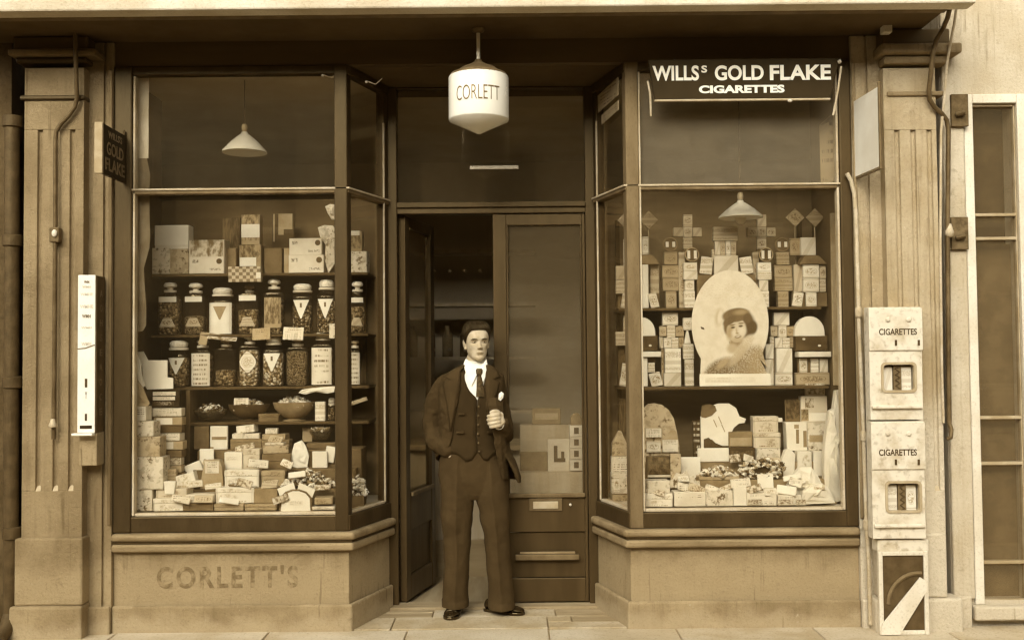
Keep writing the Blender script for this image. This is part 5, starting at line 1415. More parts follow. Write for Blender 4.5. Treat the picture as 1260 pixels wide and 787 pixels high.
def blob(cx, cy, rx, ry, rot, tone, soft=.35, grainy=0.0, amt=1.0):
    global colr
    a = R(rot); ca, sa = math.cos(a), math.sin(a)
    dx = t.math('SUBTRACT', ux, cx); dy = t.math('SUBTRACT', uy, cy)
    u = t.math('DIVIDE', t.math('ADD', t.math('MULTIPLY', dx, ca), t.math('MULTIPLY', dy, sa)), rx)
    v = t.math('DIVIDE', t.math('SUBTRACT', t.math('MULTIPLY', dy, ca), t.math('MULTIPLY', dx, sa)), ry)
    d = t.math('SQRT', t.math('ADD', t.math('MULTIPLY', u, u), t.math('MULTIPLY', v, v)))
    m = t.math('MULTIPLY', t.math('SUBTRACT', 1.0, t.ramp(d, 1 - soft, 1 + soft)), amt)
    if grainy: m = t.math('MULTIPLY', m, t.math('ADD', 1 - grainy, t.math('MULTIPLY', grain, grainy)))
    colr = t.mix(m, colr, S(tone))
for q_ in ((886, 389, 5, 11, 10, .46, .5), (887.5, 389, 3, 8.5, 10, .62, .4),
           (900, 462, 33, 22, -6, .13, .22, .55), (884, 456, 20, 12, -38, .11, .3, .5), (925, 446, 20, 22, 20, .20, .25, .6), (933, 450, 12, 22, 8, .26, .4, .6),
           (911, 398, 19, 18, 0, .085, .16), (926.5, 403, 6.5, 9, 15, .07, .25), (897, 402, 5, 9, 5, .10, .3),
           (907, 420, 8, 9, 20, .22, .3), (902, 428, 7, 6, 0, .40, .5), (917, 424, 6, 16, 42, .46, .3, .5), (908, 437, 5, 17, 40, .40, .35, .5), (890, 446, 4, 10, 50, .34, .5, .4),
           (907.5, 405, 11.5, 14.5, 8, .50, .14), (899, 408, 4, 9, 8, .33, .6), (914, 407, 4.5, 5, 0, .62, .8), (905, 409, 3.5, 3.5, 0, .58, .8), (908, 417.5, 6, 3, 0, .40, .6),
           (907, 387, 17, 8.5, -8, .13, .14), (899, 394, 9, 4.5, -32, .11, .25), (913, 383.5, 8, 3, -6, .26, .7), (921, 391, 5, 6, 20, .10, .3),
           (903, 402.2, 2.6, 1.3, -6, .08, .5), (912.6, 400.6, 2.6, 1.3, -6, .08, .5), (902.6, 399.2, 3.4, .8, -12, .14, .6), (913, 397.2, 3.4, .8, -4, .14, .6),
           (907.4, 406.5, 1.0, 3.2, -6, .38, .8), (908.2, 409.4, 2.0, .9, 0, .26, .7), (909, 413.6, 4.0, 1.7, -8, .17, .4), (909, 413.3, 2.6, .7, -8, .62, .5)):
    blob(*q_)
wr = t.math('MULTIPLY', t.ramp(t.noise(t.coord('Object', (60, 1, 160)), 1.0, 3), .50, .60), t.math('SUBTRACT', 1.0, t.ramp(uy, 366, 374)))
colr = t.mix(t.math('MULTIPLY', t.math('MULTIPLY', wr, t.ramp(uy, 344, 350)), .22), colr, S(.35))
MT['portrait_print'] = t.bsdf(colr, .6, .35)
plate(pc, 'oval_card', pts, QY, .006, 'portrait_print', .001)
plate(pc, 'base_strip', [(861, 460), (948, 459.5), (949, 474), (861, 475)], QY - .012, .011, 'paper_white', .001)
plate(pc, 'ink_spot', [(862, 401.5), (866, 403), (867, 405.5), (863, 404.5)], QY - .0012, .001, 'letter_dark')
printed('print_faint', .72, .5, 'letters')
plate(pc, 'print_line', [(868, 464), (930, 463.5), (930, 470), (868, 470.5)], QY - .0128, .0006, 'print_faint')
MB().tube([P(898, 420, QY + .006), P(898, 473, QY + .06)], .01, 6).build('strut', MT['card_tan'], pc)

# ------------------------------------------------------------------ packets, cards and towers on the shelves
GA = 'cigarette packets on the upper shelf of the right window'
GB = 'cigarette packets on the lower shelf of the right window'
def K(label, x0, y0, x1, y1, Y=.46, dep=.035, mat='packet_light', **k):
    return wbox('cigarette_packet', label, 'packet', x0, y0, x1, y1, Y, dep, mat, **k)
def tower(name, label, cat, base, Y, pieces, group):
    """a column of packets glued together as one dressed stand; pieces are (x0,y0,x1,y1,depth offset,thickness,material)"""
    xs_ = [p[0] for p in pieces] + [p[2] for p in pieces]
    o = thing(name, label, cat, (X((min(xs_) + max(xs_)) / 2, Y, 380), Y, base), group)
    low = max(p[3] for p in pieces)
    for (x0, y0, x1, y1, dy, dep, mat) in pieces:
        xm = (x0 + x1) / 2
        zb_ = base if y1 == low else Z(y1, Y, xm)
        MB().box(X(x0, Y, y1), X(x1, Y, y1), Y + dy, Y + dy + dep, zb_, Z(y0, Y, xm)).build('packet' if 'packet' in mat else 'card', MT[mat], o, bevel=.0015, seg=1)
    return o
def disc(o, cx, cy, r, Y, mat, marks, rim='card_tan'):
    p = P(cx, cy, Y); rr = r * (6 + Y) / FPX
    m = Matrix.Translation(p) @ Matrix.Rotation(R(90), 4, 'X')
    MB().lathe([(rr, 0), (rr, .012), (rr * .86, .014)], 0, 0, 24).xf(m).build('round_card', MT[mat], o)
    MB().loft([[(p.x + rr * k * math.cos(a), p.y - .015 - yy_, p.z + rr * k * math.sin(a)) for a in [2 * math.pi * i / 24 for i in range(24)]] for k, yy_ in ((1.0, 0), (.86, .003), (.84, 0))], cap=False).build('rim', MT[rim], o)
    for (dx, w, h) in marks:
        MB().box(p.x + (dx - w) * (6 + Y) / FPX, p.x + (dx + w) * (6 + Y) / FPX, p.y - .018, p.y - .0145, p.z - h * (6 + Y) / FPX, p.z + h * (6 + Y) / FPX).build('white_mark', MT['paper_white'], o)

for s, xm, side in ((0, 846.5, 'left of'), (1, 937.5, 'right of')):
    dx = xm - 846.5
    tower('packet_cross', 'cross built of cigarette packets standing %s the portrait card' % side, 'display', zr1, .50,
          [(841 + dx, 264, 852 + dx, 278, 0, .03, 'packet_mid'), (841 + dx, 278, 852 + dx, 292, 0, .03, 'packet_mid'), (829 + dx, 280, 840.5 + dx, 291, 0, .03, 'packet_mid'), (852.5 + dx, 280, 863.5 + dx, 291, 0, .03, 'packet_mid'),
           (841 + dx, 292.5, 852 + dx, 306, 0, .03, 'packet_mid'), (842 + dx, 306.5, 851 + dx, 377, .005, .02, 'card_brown')], 'packet crosses beside the portrait card')
    o = thing('round_badge_card', 'round glass-like badge with two white bars on white packets %s the portrait card' % side, 'display', (X(851 + dx, .45, 376), .45, zr1), 'round badges on packet columns')
    disc(o, 851 + dx, 313.5, 9, .45, 'card_dark', ((-4, 1.7, 5), (4, 1.7, 5)), 'card_tan')
    for (a, b, c_, d_, m_) in ((841, 323, 857.5, 334, 'packet_white'), (841, 334.2, 858, 344, 'packet_white'), (843, 344.5, 854, 358, 'packet_light'), (842, 358.2, 855, 377, 'packet_white')):
        MB().box(X(a + dx, .45, d_), X(c_ + dx, .45, d_), .44, .48, zr1 if d_ == 377 else Z(d_, .45, a + dx), Z(b, .45, a + dx)).build('packet', MT[m_], o, bevel=.0015, seg=1)
    K('tall mid-toned packet just left of the badge column %s the portrait card' % side, 835.5 + dx, 310, 843.5 + dx, 376, .49, .03, 'packet_mid', base=zr1, group=GA)
    d2 = 0 if s == 0 else 137.5
    o = thing('round_badge_card', 'dull round badge on brown boxes %s the packet cross' % ('left of' if s == 0 else 'right of'), 'display', (X(825 + d2, .52, 376), .52, zr1), 'round badges on packet columns')
    disc(o, 824.5 + d2, 301, 9, .52, 'card_brown', ((-4, 1.8, 3.2), (4, 1.8, 3.2)), 'card_mid')
    for (a, b, c_, d_, m_) in ((817, 310.5, 833, 326, 'packet_tan'), (814.5, 327, 836, 342, 'packet_tan'), (815, 342.3, 837, 358, 'packet_tan'), (819, 358.3, 832, 377, 'packet_tan')):
        MB().box(X(a + d2, .52, d_), X(c_ + d2, .52, d_), .50, .55, zr1 if d_ == 377 else Z(d_, .52, a + d2), Z(b, .52, a + d2)).build('packet', MT[m_], o, bevel=.0015, seg=1)
K('pale packet leaning left at the top left of the portrait card', 862, 316, 877, 337, .44, .012, 'packet_light', roll=8, group=GA)
K('pale packet leaning right at the top right of the portrait card', 911, 316, 926, 337, .44, .012, 'packet_light', roll=-8, group=GA)
wbox('packet_stand', 'long dull shelf box behind the top of the portrait card', 'box', 858, 338, 930, 377, .44, .10, 'card_brown', base=zr1)
tower('packet_stack', 'centre stack of boxes and small packets above the portrait card', 'packets', Z(338, .46, 893), .46,
      [(878, 279, 908, 296, 0, .05, 'packet_mid'), (880, 296.5, 886, 314, .0, .04, 'packet_light'), (886.5, 296.5, 893, 314, .005, .04, 'packet_mid'), (893.5, 296.5, 899, 314, 0, .04, 'packet_light'), (899.5, 296.5, 906, 314, .004, .04, 'packet_mid'), (876, 307, 879.5, 317, 0, .03, 'packet_mid'), (878.5, 314.5, 908.5, 338, -.005, .06, 'packet_light')], None)
# diamonds
GD = 'diagonal packet pairs on wire stands'
for (x, y, lab, m_) in ((771, 271, 'packet set cornerwise on a wire, seen past the corner post', 'packet_mid'), (798, 271, 'packet set cornerwise on a wire just right of the corner post', 'packet_tan'), (978, 268, 'packet set cornerwise on a wire, left one of the pair at the right', 'packet_tan'), (1002.5, 268, 'packet set cornerwise on a wire, right one of the pair at the right', 'packet_tan')):
    p = P(x, y, .56)
    o = thing('packet_on_wire', lab, 'packet', (p.x, .56, zr1), GD)
    MB().box(p.x - .042, p.x + .042, .55, .565, p.z - .042, p.z + .042).xf(roty(45, p)).build('packet', MT[m_], o, bevel=.0015, seg=1)
    MB().tube([(p.x, .567, p.z - .04), (p.x + .004, .57, zr1)], .004, 6).build('wire', MT['card_tan'], o)
# right end of the upper shelf
K('dark-faced square packet at the top right of the upper shelf', 972, 293, 985, 314, .50, .03, 'packet_tan', base=Z(314, .5, 978), group=GA)
K('white square packet with a dark badge at the top right', 985.5, 292, 1004, 314, .47, .03, 'packet_white', base=Z(314, .47, 995), group=GA)
wbox('roof_card', 'dark roof-shaped card over the white packets at the right', 'card', 978, 314, 1018, 325, .44, .09, 'card_brown', base=Z(325, .44, 998), pts=((.15, 0), (1, 0), (.75, 1), (.3, 1)))
K('white packet with a round badge, upper of two under the roof card', 988.5, 325.5, 1008, 342, .45, .04, 'packet_white', base=Z(342, .45, 998), group=GA)
K('white packet with a round badge, lower of two under the roof card', 988.5, 342.3, 1008, 359, .45, .04, 'packet_white', base=Z(359, .45, 998), group=GA)
K('mid-toned packet right of the two white ones, upper', 1008.5, 327, 1016.5, 343, .46, .04, 'packet_mid', base=Z(343, .46, 1012), group=GA)
K('mid-toned packet right of the two white ones, lower', 1008.5, 343.3, 1016.5, 359, .46, .04, 'packet_mid', base=Z(359, .46, 1012), group=GA)
wbox('packet_stand', 'brown box end under the white packets on the upper shelf', 'box', 984, 359.5, 1018, 377, .47, .08, 'card_brown', base=zr1)
K('pale packet leaning at the right end of the upper shelf', 976, 359, 988, 377, .43, .012, 'packet_light', base=zr1, roll=10, group=GA)
K('white packet standing upright at the right end of the upper shelf', 992, 359.5, 1005, 377, .44, .02, 'packet_white', base=zr1, group=GA)
K('mid-toned tall packet left of the white pair under the roof card', 977, 325.5, 988, 358, .49, .04, 'packet_mid', base=Z(358.6, .49, 982), group=GA)
K('pale packet behind the leaning one at the right end', 976, 358.8, 986, 377, .50, .05, 'packet_tan', base=zr1, group=GA)
# left end of the upper shelf
K('printed packet, upper of two seen through the splayed side', 758, 327, 774, 344, .47, .04, 'packet_mid', base=Z(344, .47, 766), group=GA)
K('printed packet, lower of two seen through the splayed side', 758, 344.3, 774, 361, .47, .04, 'packet_mid', base=Z(361, .47, 766), group=GA)
K('narrow pale packet high up in the splayed side', 767.5, 294, 774, 327, .48, .03, 'packet_light', base=Z(327, .48, 770), group=GA)
K('leaning packet at the foot of the splayed side, upper shelf', 765, 361.3, 774.5, 377, .46, .015, 'packet_light', base=zr1, roll=10, group=GA)
wbox('packet_stand', 'brown block under the packets in the splayed side', 'box', 761, 361.5, 776, 377, .50, .08, 'card_brown', base=zr1)
K('narrow white packet beside the corner post, high up', 790.5, 291, 798, 313, .47, .03, 'packet_white', base=Z(313, .47, 794), group=GA)
wbox('roof_card', 'dark roof-shaped card right of the corner post', 'card', 788, 313.5, 812, 325, .45, .09, 'card_mid', base=Z(325, .45, 800), pts=((0, 0), (1, 0), (.62, 1), (.1, 1)))
K('tall white packet column beside the corner post', 790.5, 325.5, 798, 377, .45, .04, 'paper_white', base=zr1, group=GA)
K('mid-toned packet column right of the white one by the corner post', 800, 326, 811, 361, .50, .05, 'packet_mid', base=Z(361, .5, 805), group=GA)
K('pale packet leaning against the white column by the corner post', 799, 360, 809.5, 377, .44, .012, 'packet_light', base=zr1, roll=-14, group=GA)
wbox('packet_stand', 'brown block behind the leaning packet by the corner post', 'box', 799, 361.3, 812, 377, .50, .06, 'card_brown', base=zr1)

# lower shelf
for s in (0, 1):
    d2 = 0 if s == 0 else 137
    side = 'left of' if s == 0 else 'right of'
    tower('packet_tower', 'pale packet tower on the lower shelf %s the portrait card' % side, 'packets', zr2, .47,
          [(815.5 + d2, 384, 834.5 + d2, 400, 0, .04, 'packet_light'), (821 + d2, 400.4, 831 + d2, 415, 0, .03, 'packet_light'), (812 + d2, 401, 820.5 + d2, 413.5, .01, .03, 'packet_mid'), (831.5 + d2, 401, 842 + d2, 413.5, .01, .03, 'packet_tan'),
           (817 + d2, 415.4, 825.8 + d2, 428, 0, .04, 'packet_light'), (826.2 + d2, 415.4, 835 + d2, 428, .003, .04, 'packet_light'), (812 + d2, 414, 816.5 + d2, 428, .02, .03, 'packet_light'), (835.6 + d2, 414, 842 + d2, 427, .02, .03, 'packet_tan'),
           (818.5 + d2, 428.5, 838 + d2, 458, -.005, .05, 'packet_white'), (817 + d2, 458.4, 838 + d2, 475, -.008, .06, 'packet_light'), (815 + d2, 428.5, 818 + d2, 475, .03, .03, 'packet_tan')], 'packet towers on the lower shelf')
for (y0, y1, m_, lab) in ((391, 406, 'packet_white', 'topmost'), (423, 441.5, 'packet_white', 'middle'), (442, 475, 'packet_light', 'lowest')):
    K('%s packet of the narrow column at the left edge of the portrait card' % lab, 841 if y0 != 442 else 843, y0, 854, y1, .46, .04, m_, base=zr2 if y1 == 475 else None, group=GB)
wbox('pyramid_card', 'small white pyramid between packets left of the portrait card', 'card', 842, 406.3, 850, 422.6, .47, .03, 'paper_white', pts=((0, 0), (1, 0), (.65, 1), (.35, 1)))
for (y0, y1, m_, lab) in ((423, 441.5, 'packet_white', 'upper'), (442, 475, 'packet_light', 'lower')):
    K('%s packet of the narrow column at the right edge of the portrait card' % lab, 942, y0, 952, y1, .46, .04, m_, base=zr2 if y1 == 475 else None, group=GB)
def domed(label, x0, x1, yt, ym, yb, Y, base):
    o = thing('domed_case', label, 'display case', (X((x0 + x1) / 2, Y, yb), Y, base), 'white domed cases on the lower shelf')
    xm = (x0 + x1) / 2; w = (x1 - x0) / 2
    plate(o, 'white_dome', [(x0, ym)] + [(xm - w * math.cos(math.pi * k / 14), ym - (ym - yt) * math.sin(math.pi * k / 14) ** .8) for k in range(0, 15)] + [(x1, ym)], Y, .05, 'paper_white', .002)
    MB().box(X(x0 + 1, Y, yb), X(x1 + 3, Y, yb), Y - .004, Y + .07, Z(yb, Y, xm), Z(ym, Y, xm) - .001).build('dark_box', MT['card_dark'], o, bevel=.002, seg=1)
    for k in (.3, .82):
        MB().ball(P(x0 + (x1 - x0) * k, ym + 4 + 8 * (k > .5), Y - .006), .010, .004, .007, 8, 6).build('white_mark', MT['paper_white'], o)
    MB().box(X(x0 + 3, Y, yb), X(x1 + 6, Y, yb), Y - .03, Y + .06, Z(yb + 8, Y, xm), Z(yb + 1.5, Y, xm)).build('white_tray', MT['paper_white'], o, bevel=.002, seg=1)
    MB().box(X(x0 + 5, Y, yb), X(x1, Y, yb), Y + .03, Y + .05, base, Z(yb + 8, Y, xm) - .001).build('back_stand', MT['card_brown'], o)
domed('white domed case on a dark box at the right of the lower shelf', 978, 1015, 389, 413, 431, .44, zr2)
domed('white domed case on a dark box half hidden by the corner post', 771, 806.5, 390, 413, 431, .46, zr2)
for k, (a, b, m_, lab) in enumerate(((984, 993.5, 'packet_light', 'left'), (998, 1007.5, 'packet_white', 'middle'), (1009, 1019, 'packet_light', 'right'))):
    K('%s packet of three under the white tray at the right of the lower shelf' % lab, a, 441, b, 458, .45, .02, m_, base=Z(458, .45, a), group=GB)
wbox('packet_stand', 'tan open box under the three packets at the right of the lower shelf', 'box', 980, 458.3, 1021, 475, .44, .06, 'packet_tan', base=zr2)
K('small square packet in the splayed side on the lower shelf', 757.5, 408, 773, 425, .50, .03, 'packet_mid', base=Z(425, .5, 765), group=GB)
K('narrow packet above the small square one in the splayed side', 767, 388, 774, 408, .52, .03, 'packet_mid', base=Z(408, .52, 770), group=GB)
wbox('packet_stand', 'dark block under the small square packet in the splayed side', 'box', 760, 425.4, 774, 475, .56, .05, 'card_dark', base=zr2)
K('tall packet leaning in the splayed side on the lower shelf', 764, 447, 775, 475, .48, .012, 'packet_light', base=zr2, roll=9, group=GB)
K('narrow white packet column beside the corner post on the lower shelf', 791, 440, 797, 475, .45, .03, 'paper_white', base=zr2, group=GB)
K('short packet beside the white column by the corner post, lower shelf', 797.5, 446, 806, 458, .46, .03, 'packet_light', base=Z(458, .46, 801), group=GB)
K('pale packet leaning at the left of the lower shelf near the corner post', 800, 458, 814, 475, .44, .012, 'packet_light', base=zr2, roll=-14, group=GB)
wbox('packet_stand', 'dark block behind the leaning packet on the lower shelf', 'box', 797.5, 458.4, 812, 475, .48, .05, 'card_dark', base=zr2)

# ------------------------------------------------------------------ goods at the bottom of the right window
GC = 'goods at the bottom of the right window'
H = lambda n, lab, cat, *a, **k: wbox(n, lab, cat, *a, group=k.pop('group', GC), **k)
ac = thing('arched_case', 'arched show case of printed packets at the lower left of the right window', 'display case', (X(815, .36, 560), .36, UB), GC)
plate(ac, 'arch_back', [(792, 568), (792, 502), (798, 497), (806, 496), (815, 498), (823, 504), (829, 514), (833, 530), (836, 548), (836, 568)], .36, .05, 'print_floral_mid', .002)
for (x0, y0, x1, y1, m_) in ((795, 527, 814, 538, 'print_letters'), (796, 543, 813, 556, 'packet_light'), (815.5, 541, 834.5, 556, 'print_letters')):
    MB().box(X(x0, .34, y1), X(x1, .34, y1), .342, .359, Z(y1, .34, x0), Z(y0, .34, x0)).build('packet', MT[m_], ac, bevel=.001, seg=1)
plate(ac, 'gable_card', [(815, 540.5), (835, 540.5), (831, 529), (826, 529)], .345, .012, 'card_tan')
tn = thing('oval_tin', 'dark rounded tin with a picture at the lower left of the right window', 'tin', (X(817, .25, 588), .25, UA), GC)
xa, xb = X(796, .24, 575), X(837, .24, 575); zc_, rz_ = Z(573.5, .24, 816), .072
rings = []
for k in range(7):
    x = xa + (xb - xa) * k / 6
    rings.append([(x, .25 + .05 * math.cos(2 * math.pi * i / 20), UA + rz_ + rz_ * math.sin(2 * math.pi * i / 20)) for i in range(20)])
MB().loft(rings).build('tin_body', MT['print_scene_dark'], tn, smooth=True)
MB().tube([(xa, .199, UA + rz_ * .35), (xb, .199, UA + rz_ * .35)], .008, 8).build('tin_rim', MT['packet_light'], tn)
H('picture_plate', 'small picture plate at the right end of the dark rounded tin', 'card', 825, 558, 838, 584, .188, .006, 'print_floral_mid', base=UA)
H('carton', 'triangular topped tan carton low in the splayed side', 'box', 753, 530, 772, 561, .42, .05, 'print_floral_mid', base=Z(561, .42, 763), pts=((0, 0), (1, 0), (1, .45), (.62, 1), (.45, 1), (0, .5)))
H('carton', 'white printed carton under the triangular topped one', 'box', 752.5, 561.4, 775, 581, .41, .08, 'print_letters', base=Z(581, .41, 763))
H('carton', 'white flowered carton, lowest in the splayed side', 'box', 752.5, 581.4, 777, 607, .40, .09, 'print_floral', base=Z(607, .40, 765), plates=((.1, .1, .4, .8, 'packet_light'),))
wbox('plinth_block', 'pale block under the cartons in the splayed side', 'box', 753, 607.3, 777, 618, .41, .10, 'card_tan', base=ZS + .001)
H('picture_card', 'dim card standing high in the splayed side', 'card', 762, 490, 774, 524, .56, .01, 'print_scene_dark', base=Z(561, .56, 768))
cf = thing('figure_card', 'white cut-out figure card with a dark head in the middle of the right window', 'show card', (X(890, .40, 566), .40, UB), GC)
plate(cf, 'white_figure', [(863, 566), (862, 512), (871, 509), (876, 499), (884, 496), (897, 496), (906, 502), (910, 512), (918, 515), (916, 520), (909, 521), (903, 526), (899, 535), (897, 548), (884, 548), (876, 540), (868, 545), (866, 566)], .40, .008, 'paper_white', .001)
plate(cf, 'dark_head', [(862, 508), (864, 499), (871, 496.5), (880, 499), (882, 505), (876, 511), (868, 514), (863, 513)], .398, .0015, 'card_brown')
plate(cf, 'dark_skirt', [(866, 560), (866, 540), (872, 538), (879, 544), (890, 548.5), (898, 548.5), (898, 560)], .397, .0018, 'card_dark')
for (a, b) in ((878, 516), (884, 512), (888, 522)):
    MB().tube([P(a, b, .399), P(a + 4, b + 9, .399)], .003, 5).build('sketch_line', MT['card_tan'], cf)
H('narrow_sign', 'narrow dark upright sign left of the white figure card', 'sign', 852.5, 517, 862, 566, .41, .01, 'print_dark_letters', base=UB)
H('white_plaque', 'long white plaque in front of the white figure card', 'card', 858.5, 551, 897, 569, .345, .012, 'paper_white', base=UB + .001)
H('carton', 'grey-fronted box right of the white figure card', 'box', 897, 531, 926, 549.5, .38, .06, 'card_mid', base=Z(549.5, .38, 911), plates=((.05, .1, .95, .6, 'card_tan'),))
H('lettered_box', 'dark box with dull lettering under the grey-fronted one', 'box', 897, 550, 929, 568, .36, .09, 'card_dark', base=UB + .001, plates=((.1, .25, .9, .75, 'print_scene_dark'),))
H('carton', 'large cream box, upper of the stack in the middle right', 'box', 926.5, 512, 958, 532, .38, .08, 'paper_cream', base=Z(532, .38, 943), lid=.3)
H('carton', 'large cream box with a dark mark, middle of the stack at the right', 'box', 927.5, 532.3, 961, 551, .37, .09, 'paper_cream', base=Z(551, .37, 944), lid=.3, rz=-2)
H('carton', 'cream box at the bottom of the stack at the middle right', 'box', 930, 551.4, 960, 569, .36, .10, 'print_floral', base=UB + .001)
H('small_knob_box', 'tiny white cube beside the upper cream box', 'box', 957.5, 514, 963, 519, .385, .03, 'paper_white', base=Z(519, .385, 960))
H('picture_card', 'brown picture card high on the right of the window bottom', 'card', 966, 491, 988, 519, .42, .01, 'print_scene_dark', base=Z(519, .42, 977))
H('picture_box', 'white box with a dark-haired figure at the upper right of the pile', 'box', 985.5, 487, 1018, 518, .40, .06, 'paper_cream', base=Z(519, .40, 1002), plates=((.0, .05, .28, .5, 'print_scene_mid'), (.15, .5, .5, .92, 'print_scene'), (.3, .05, 1, .35, 'paper_white')))
H('picture_box', 'small box with a printed figure topmost in the right-hand pile', 'box', 992.5, 471.5, 1015, 487, .41, .05, 'print_scene', base=Z(487, .40, 1002) + .001)
H('white_display', 'white folded display with dark slots at the upper right of the pile', 'display', 967, 519.3, 993, 554, .37, .08, 'paper_white', base=Z(554, .37, 980), plates=((.48, .25, .62, .75, 'card_mid'), (.82, .12, .98, .7, 'card_mid'), (.40, .78, .62, .92, 'card_tan')), pts=((.05, 0), (1, 0), (1, 1), (.0, 1), (.03, .5)))
H('white_display', 'white box with a dull ribbon beside the slotted display', 'display', 993.5, 519.3, 1017, 552, .375, .08, 'print_floral', base=Z(554, .37, 1004), plates=((.1, .3, .8, .55, 'card_tan'),))
H('white_display', 'white rounded display at the left foot of the right-hand pile', 'display', 960, 552, 979, 583, .33, .05, 'paper_white', base=UA + .001, pts=((.05, 0), (.9, 0), (1, .8), (.7, 1), (.35, .95), (0, .4)))
H('white_display', 'white card between dark slots in the middle of the right-hand pile', 'display', 980.5, 555, 999, 580, .33, .05, 'paper_white', base=UA + .001)
H('white_display', 'white card right of the dark slot in the right-hand pile', 'display', 1001, 555, 1016, 580, .335, .05, 'paper_white', base=UA + .001)
wbox('plinth_block', 'dark block behind the white cards of the right-hand pile', 'box', 962, 554.6, 1020, 588, .39, .08, 'card_brown', base=UB + .001)
crumple('paper_drape', 'tall crumpled white paper column at the right edge of the right window', 'paper', [(1016, 622), (1014, 590), (1015, 560), (1018, 535), (1021, 516), (1026, 514), (1029, 491), (1038, 490), (1039, 515), (1043, 560), (1044, 624), (1030, 628)], .20, .10, 'paper_white', seed=41, amp=.014, base=ZS + .014)
crumple('paper_heap', 'heap of crumpled white paper low on the right of the window', 'paper', [(965, 610), (969, 596), (977, 584), (984, 575), (998, 574), (1006, 584), (1012, 596), (1014, 610)], .17, .09, 'paper_white', seed=42, amp=.012)
crumple('paper_heap', 'crumpled white paper spread on the window floor at the far right', 'paper', [(985, 628), (988, 612), (1000, 604), (1012, 602), (1020, 608), (1028, 626)], .11, .06, 'paper_white', seed=43, amp=.01, base=ZS + .014)
# sweets and the front row
hp = thing('sweet_tray', 'tray of wrapped sweets in the front middle of the right window', 'sweets', (X(884, .2, 590), .2, UA), GC)
MB().box(X(860, .2, 590), X(910, .2, 590), .20, .30, UA + .001, UA + .02).build('tray', MT['card_tan'], hp, bevel=.003)
sweet_heap(X(885, .2, 590), .24, UA + .02, .115, .045, .06, 130, .016, 51).build('sweets', SW(), hp)['kind'] = 'stuff'
hp = thing('sweet_ring', 'round dish of wrapped sweets right of the tray of sweets', 'sweets', (X(940, .2, 590), .2, UA), GC)
MB().lathe([(.06, UA + .001), (.13, UA + .02), (.135, UA + .03), (.12, UA + .03), (.02, UA + .012)], X(940, .2, 590), .26, 28, ky=.42).build('dish', MT['card_brown'], hp, smooth=True)
mb = MB()
for k in range(170):
    a = random.uniform(0, 2 * math.pi); rr = random.uniform(.055, .135)
    x, z = X(940, .2, 590) + rr * math.cos(a), UA + .055 + rr * .52 * math.sin(a) * .9
    sweet_heap(x, .215 + random.uniform(-.01, .03), max(z, UA + .012), .004, .004, .006, 1, .0155, 600 + k, mb)
mb.build('sweets', SW('sweet_light', 'sweet_mid', 'sweet_dark'), hp)['kind'] = 'stuff'
MB().box(X(916, .235, 590), X(964, .235, 590), .236, .26, UA + .01, UA + .10).build('backing', MT['card_dark'], hp)
H('price_ticket', 'white ticket in the middle of the round dish of sweets', 'ticket', 932.5, 583, 952, 606, .185, .004, 'paper_white', base=ZS + .10, lean=8)
H('lace_paper', 'scalloped white lace paper in front of the dark rounded tin', 'paper', 820, 578, 862, 600, .165, .02, 'print_floral', base=Z(600, .165, 840), pts=((0, 0), (1, 0), (.97, .4), (.88, .35), (.8, .7), (.7, .6), (.6, 1), (.45, .75), (.3, .85), (.18, .45), (.05, .4)))
H('white_sheet', 'plain white sheet standing right of the dark rounded tin', 'paper', 838, 562, 862, 592, .31, .006, 'paper_white', base=UA + .001)
fz2 = ZS + .014
H('flat_box', 'white lidded box at the left end of the front row', 'box', 795, 607, 829, 624, .07, .12, 'paper_white', base=fz2, lid=.45)
H('flat_box', 'cream box on the white lidded one at the left end', 'box', 796, 591, 824, 607, .085, .10, 'print_floral', base=Z(607, .07, 812) + .001)
H('flat_box', 'long white box left of the middle of the front row', 'box', 829.5, 605, 868, 624.5, .07, .12, 'print_letters', base=fz2, rz=1)
H('flat_box', 'long white box with faint print in the middle of the front row', 'box', 868.5, 603, 902, 624.5, .07, .12, 'print_floral', base=fz2, rz=-1)
H('flat_box', 'small plain white box in the front row under the round dish', 'box', 902.5, 598, 919, 624, .075, .10, 'paper_white', base=fz2)
H('flat_box', 'low white box under the ticket in the front row', 'box', 919.5, 606, 956, 624.5, .075, .10, 'print_letters', base=fz2)
H('flat_box', 'low white lettered box right of the middle of the front row', 'box', 956.5, 609, 986, 625, .075, .10, 'print_letters', base=fz2)
for (x0, x1, lab) in ((920, 938, 'small dark-lettered ticket at the front under the round dish'), (957, 977, 'dark-lettered ticket at the front, second from the right'), (979, 992, 'short dark-lettered ticket at the front, nearest the crumpled paper')):
    H('price_ticket', lab, 'ticket', x0, 614, x1, 621, .066, .003, 'print_scene', base=Z(621, .066, x0))

# ------------------------------------------------------------------ shop interior glimpsed through the doorway and door glass
ct = thing('shop_counter', 'brown panelled counter front glimpsed in the dark doorway', 'counter', (-.2, 1.5, 0))
MB().box(-1.6, .05, 1.42, 1.95, .0, .26).build('counter_base', MT['counter_wood'], ct)
MB().box(-1.6, .05, 1.44, 1.93, .261, .90).build('counter_front', MT['interior_wood'], ct)
MB().box(-1.65, .08, 1.38, 1.98, .901, .94).build('counter_top', MT['counter_wood'], ct, bevel=.006)
bk = thing('back_shelves', 'dim shelves of bottles at the back of the dark doorway', 'shelves', (-.6, 2.6, 0))
for z in (1.1, 1.55, 2.0, 2.45):
    MB().box(-1.7, .2, 2.6, 2.9, z, z + .025).build('shelf', MT['interior_wood'], bk)
for z in (1.55, 2.0):
    for k in range(4):
        MB().ball(P(534 + k * 19, 333 if z == 2.0 else 430, 2.59), .014, .014, .014, 10, 8).build('knob', MT['brass'], bk, smooth=True)
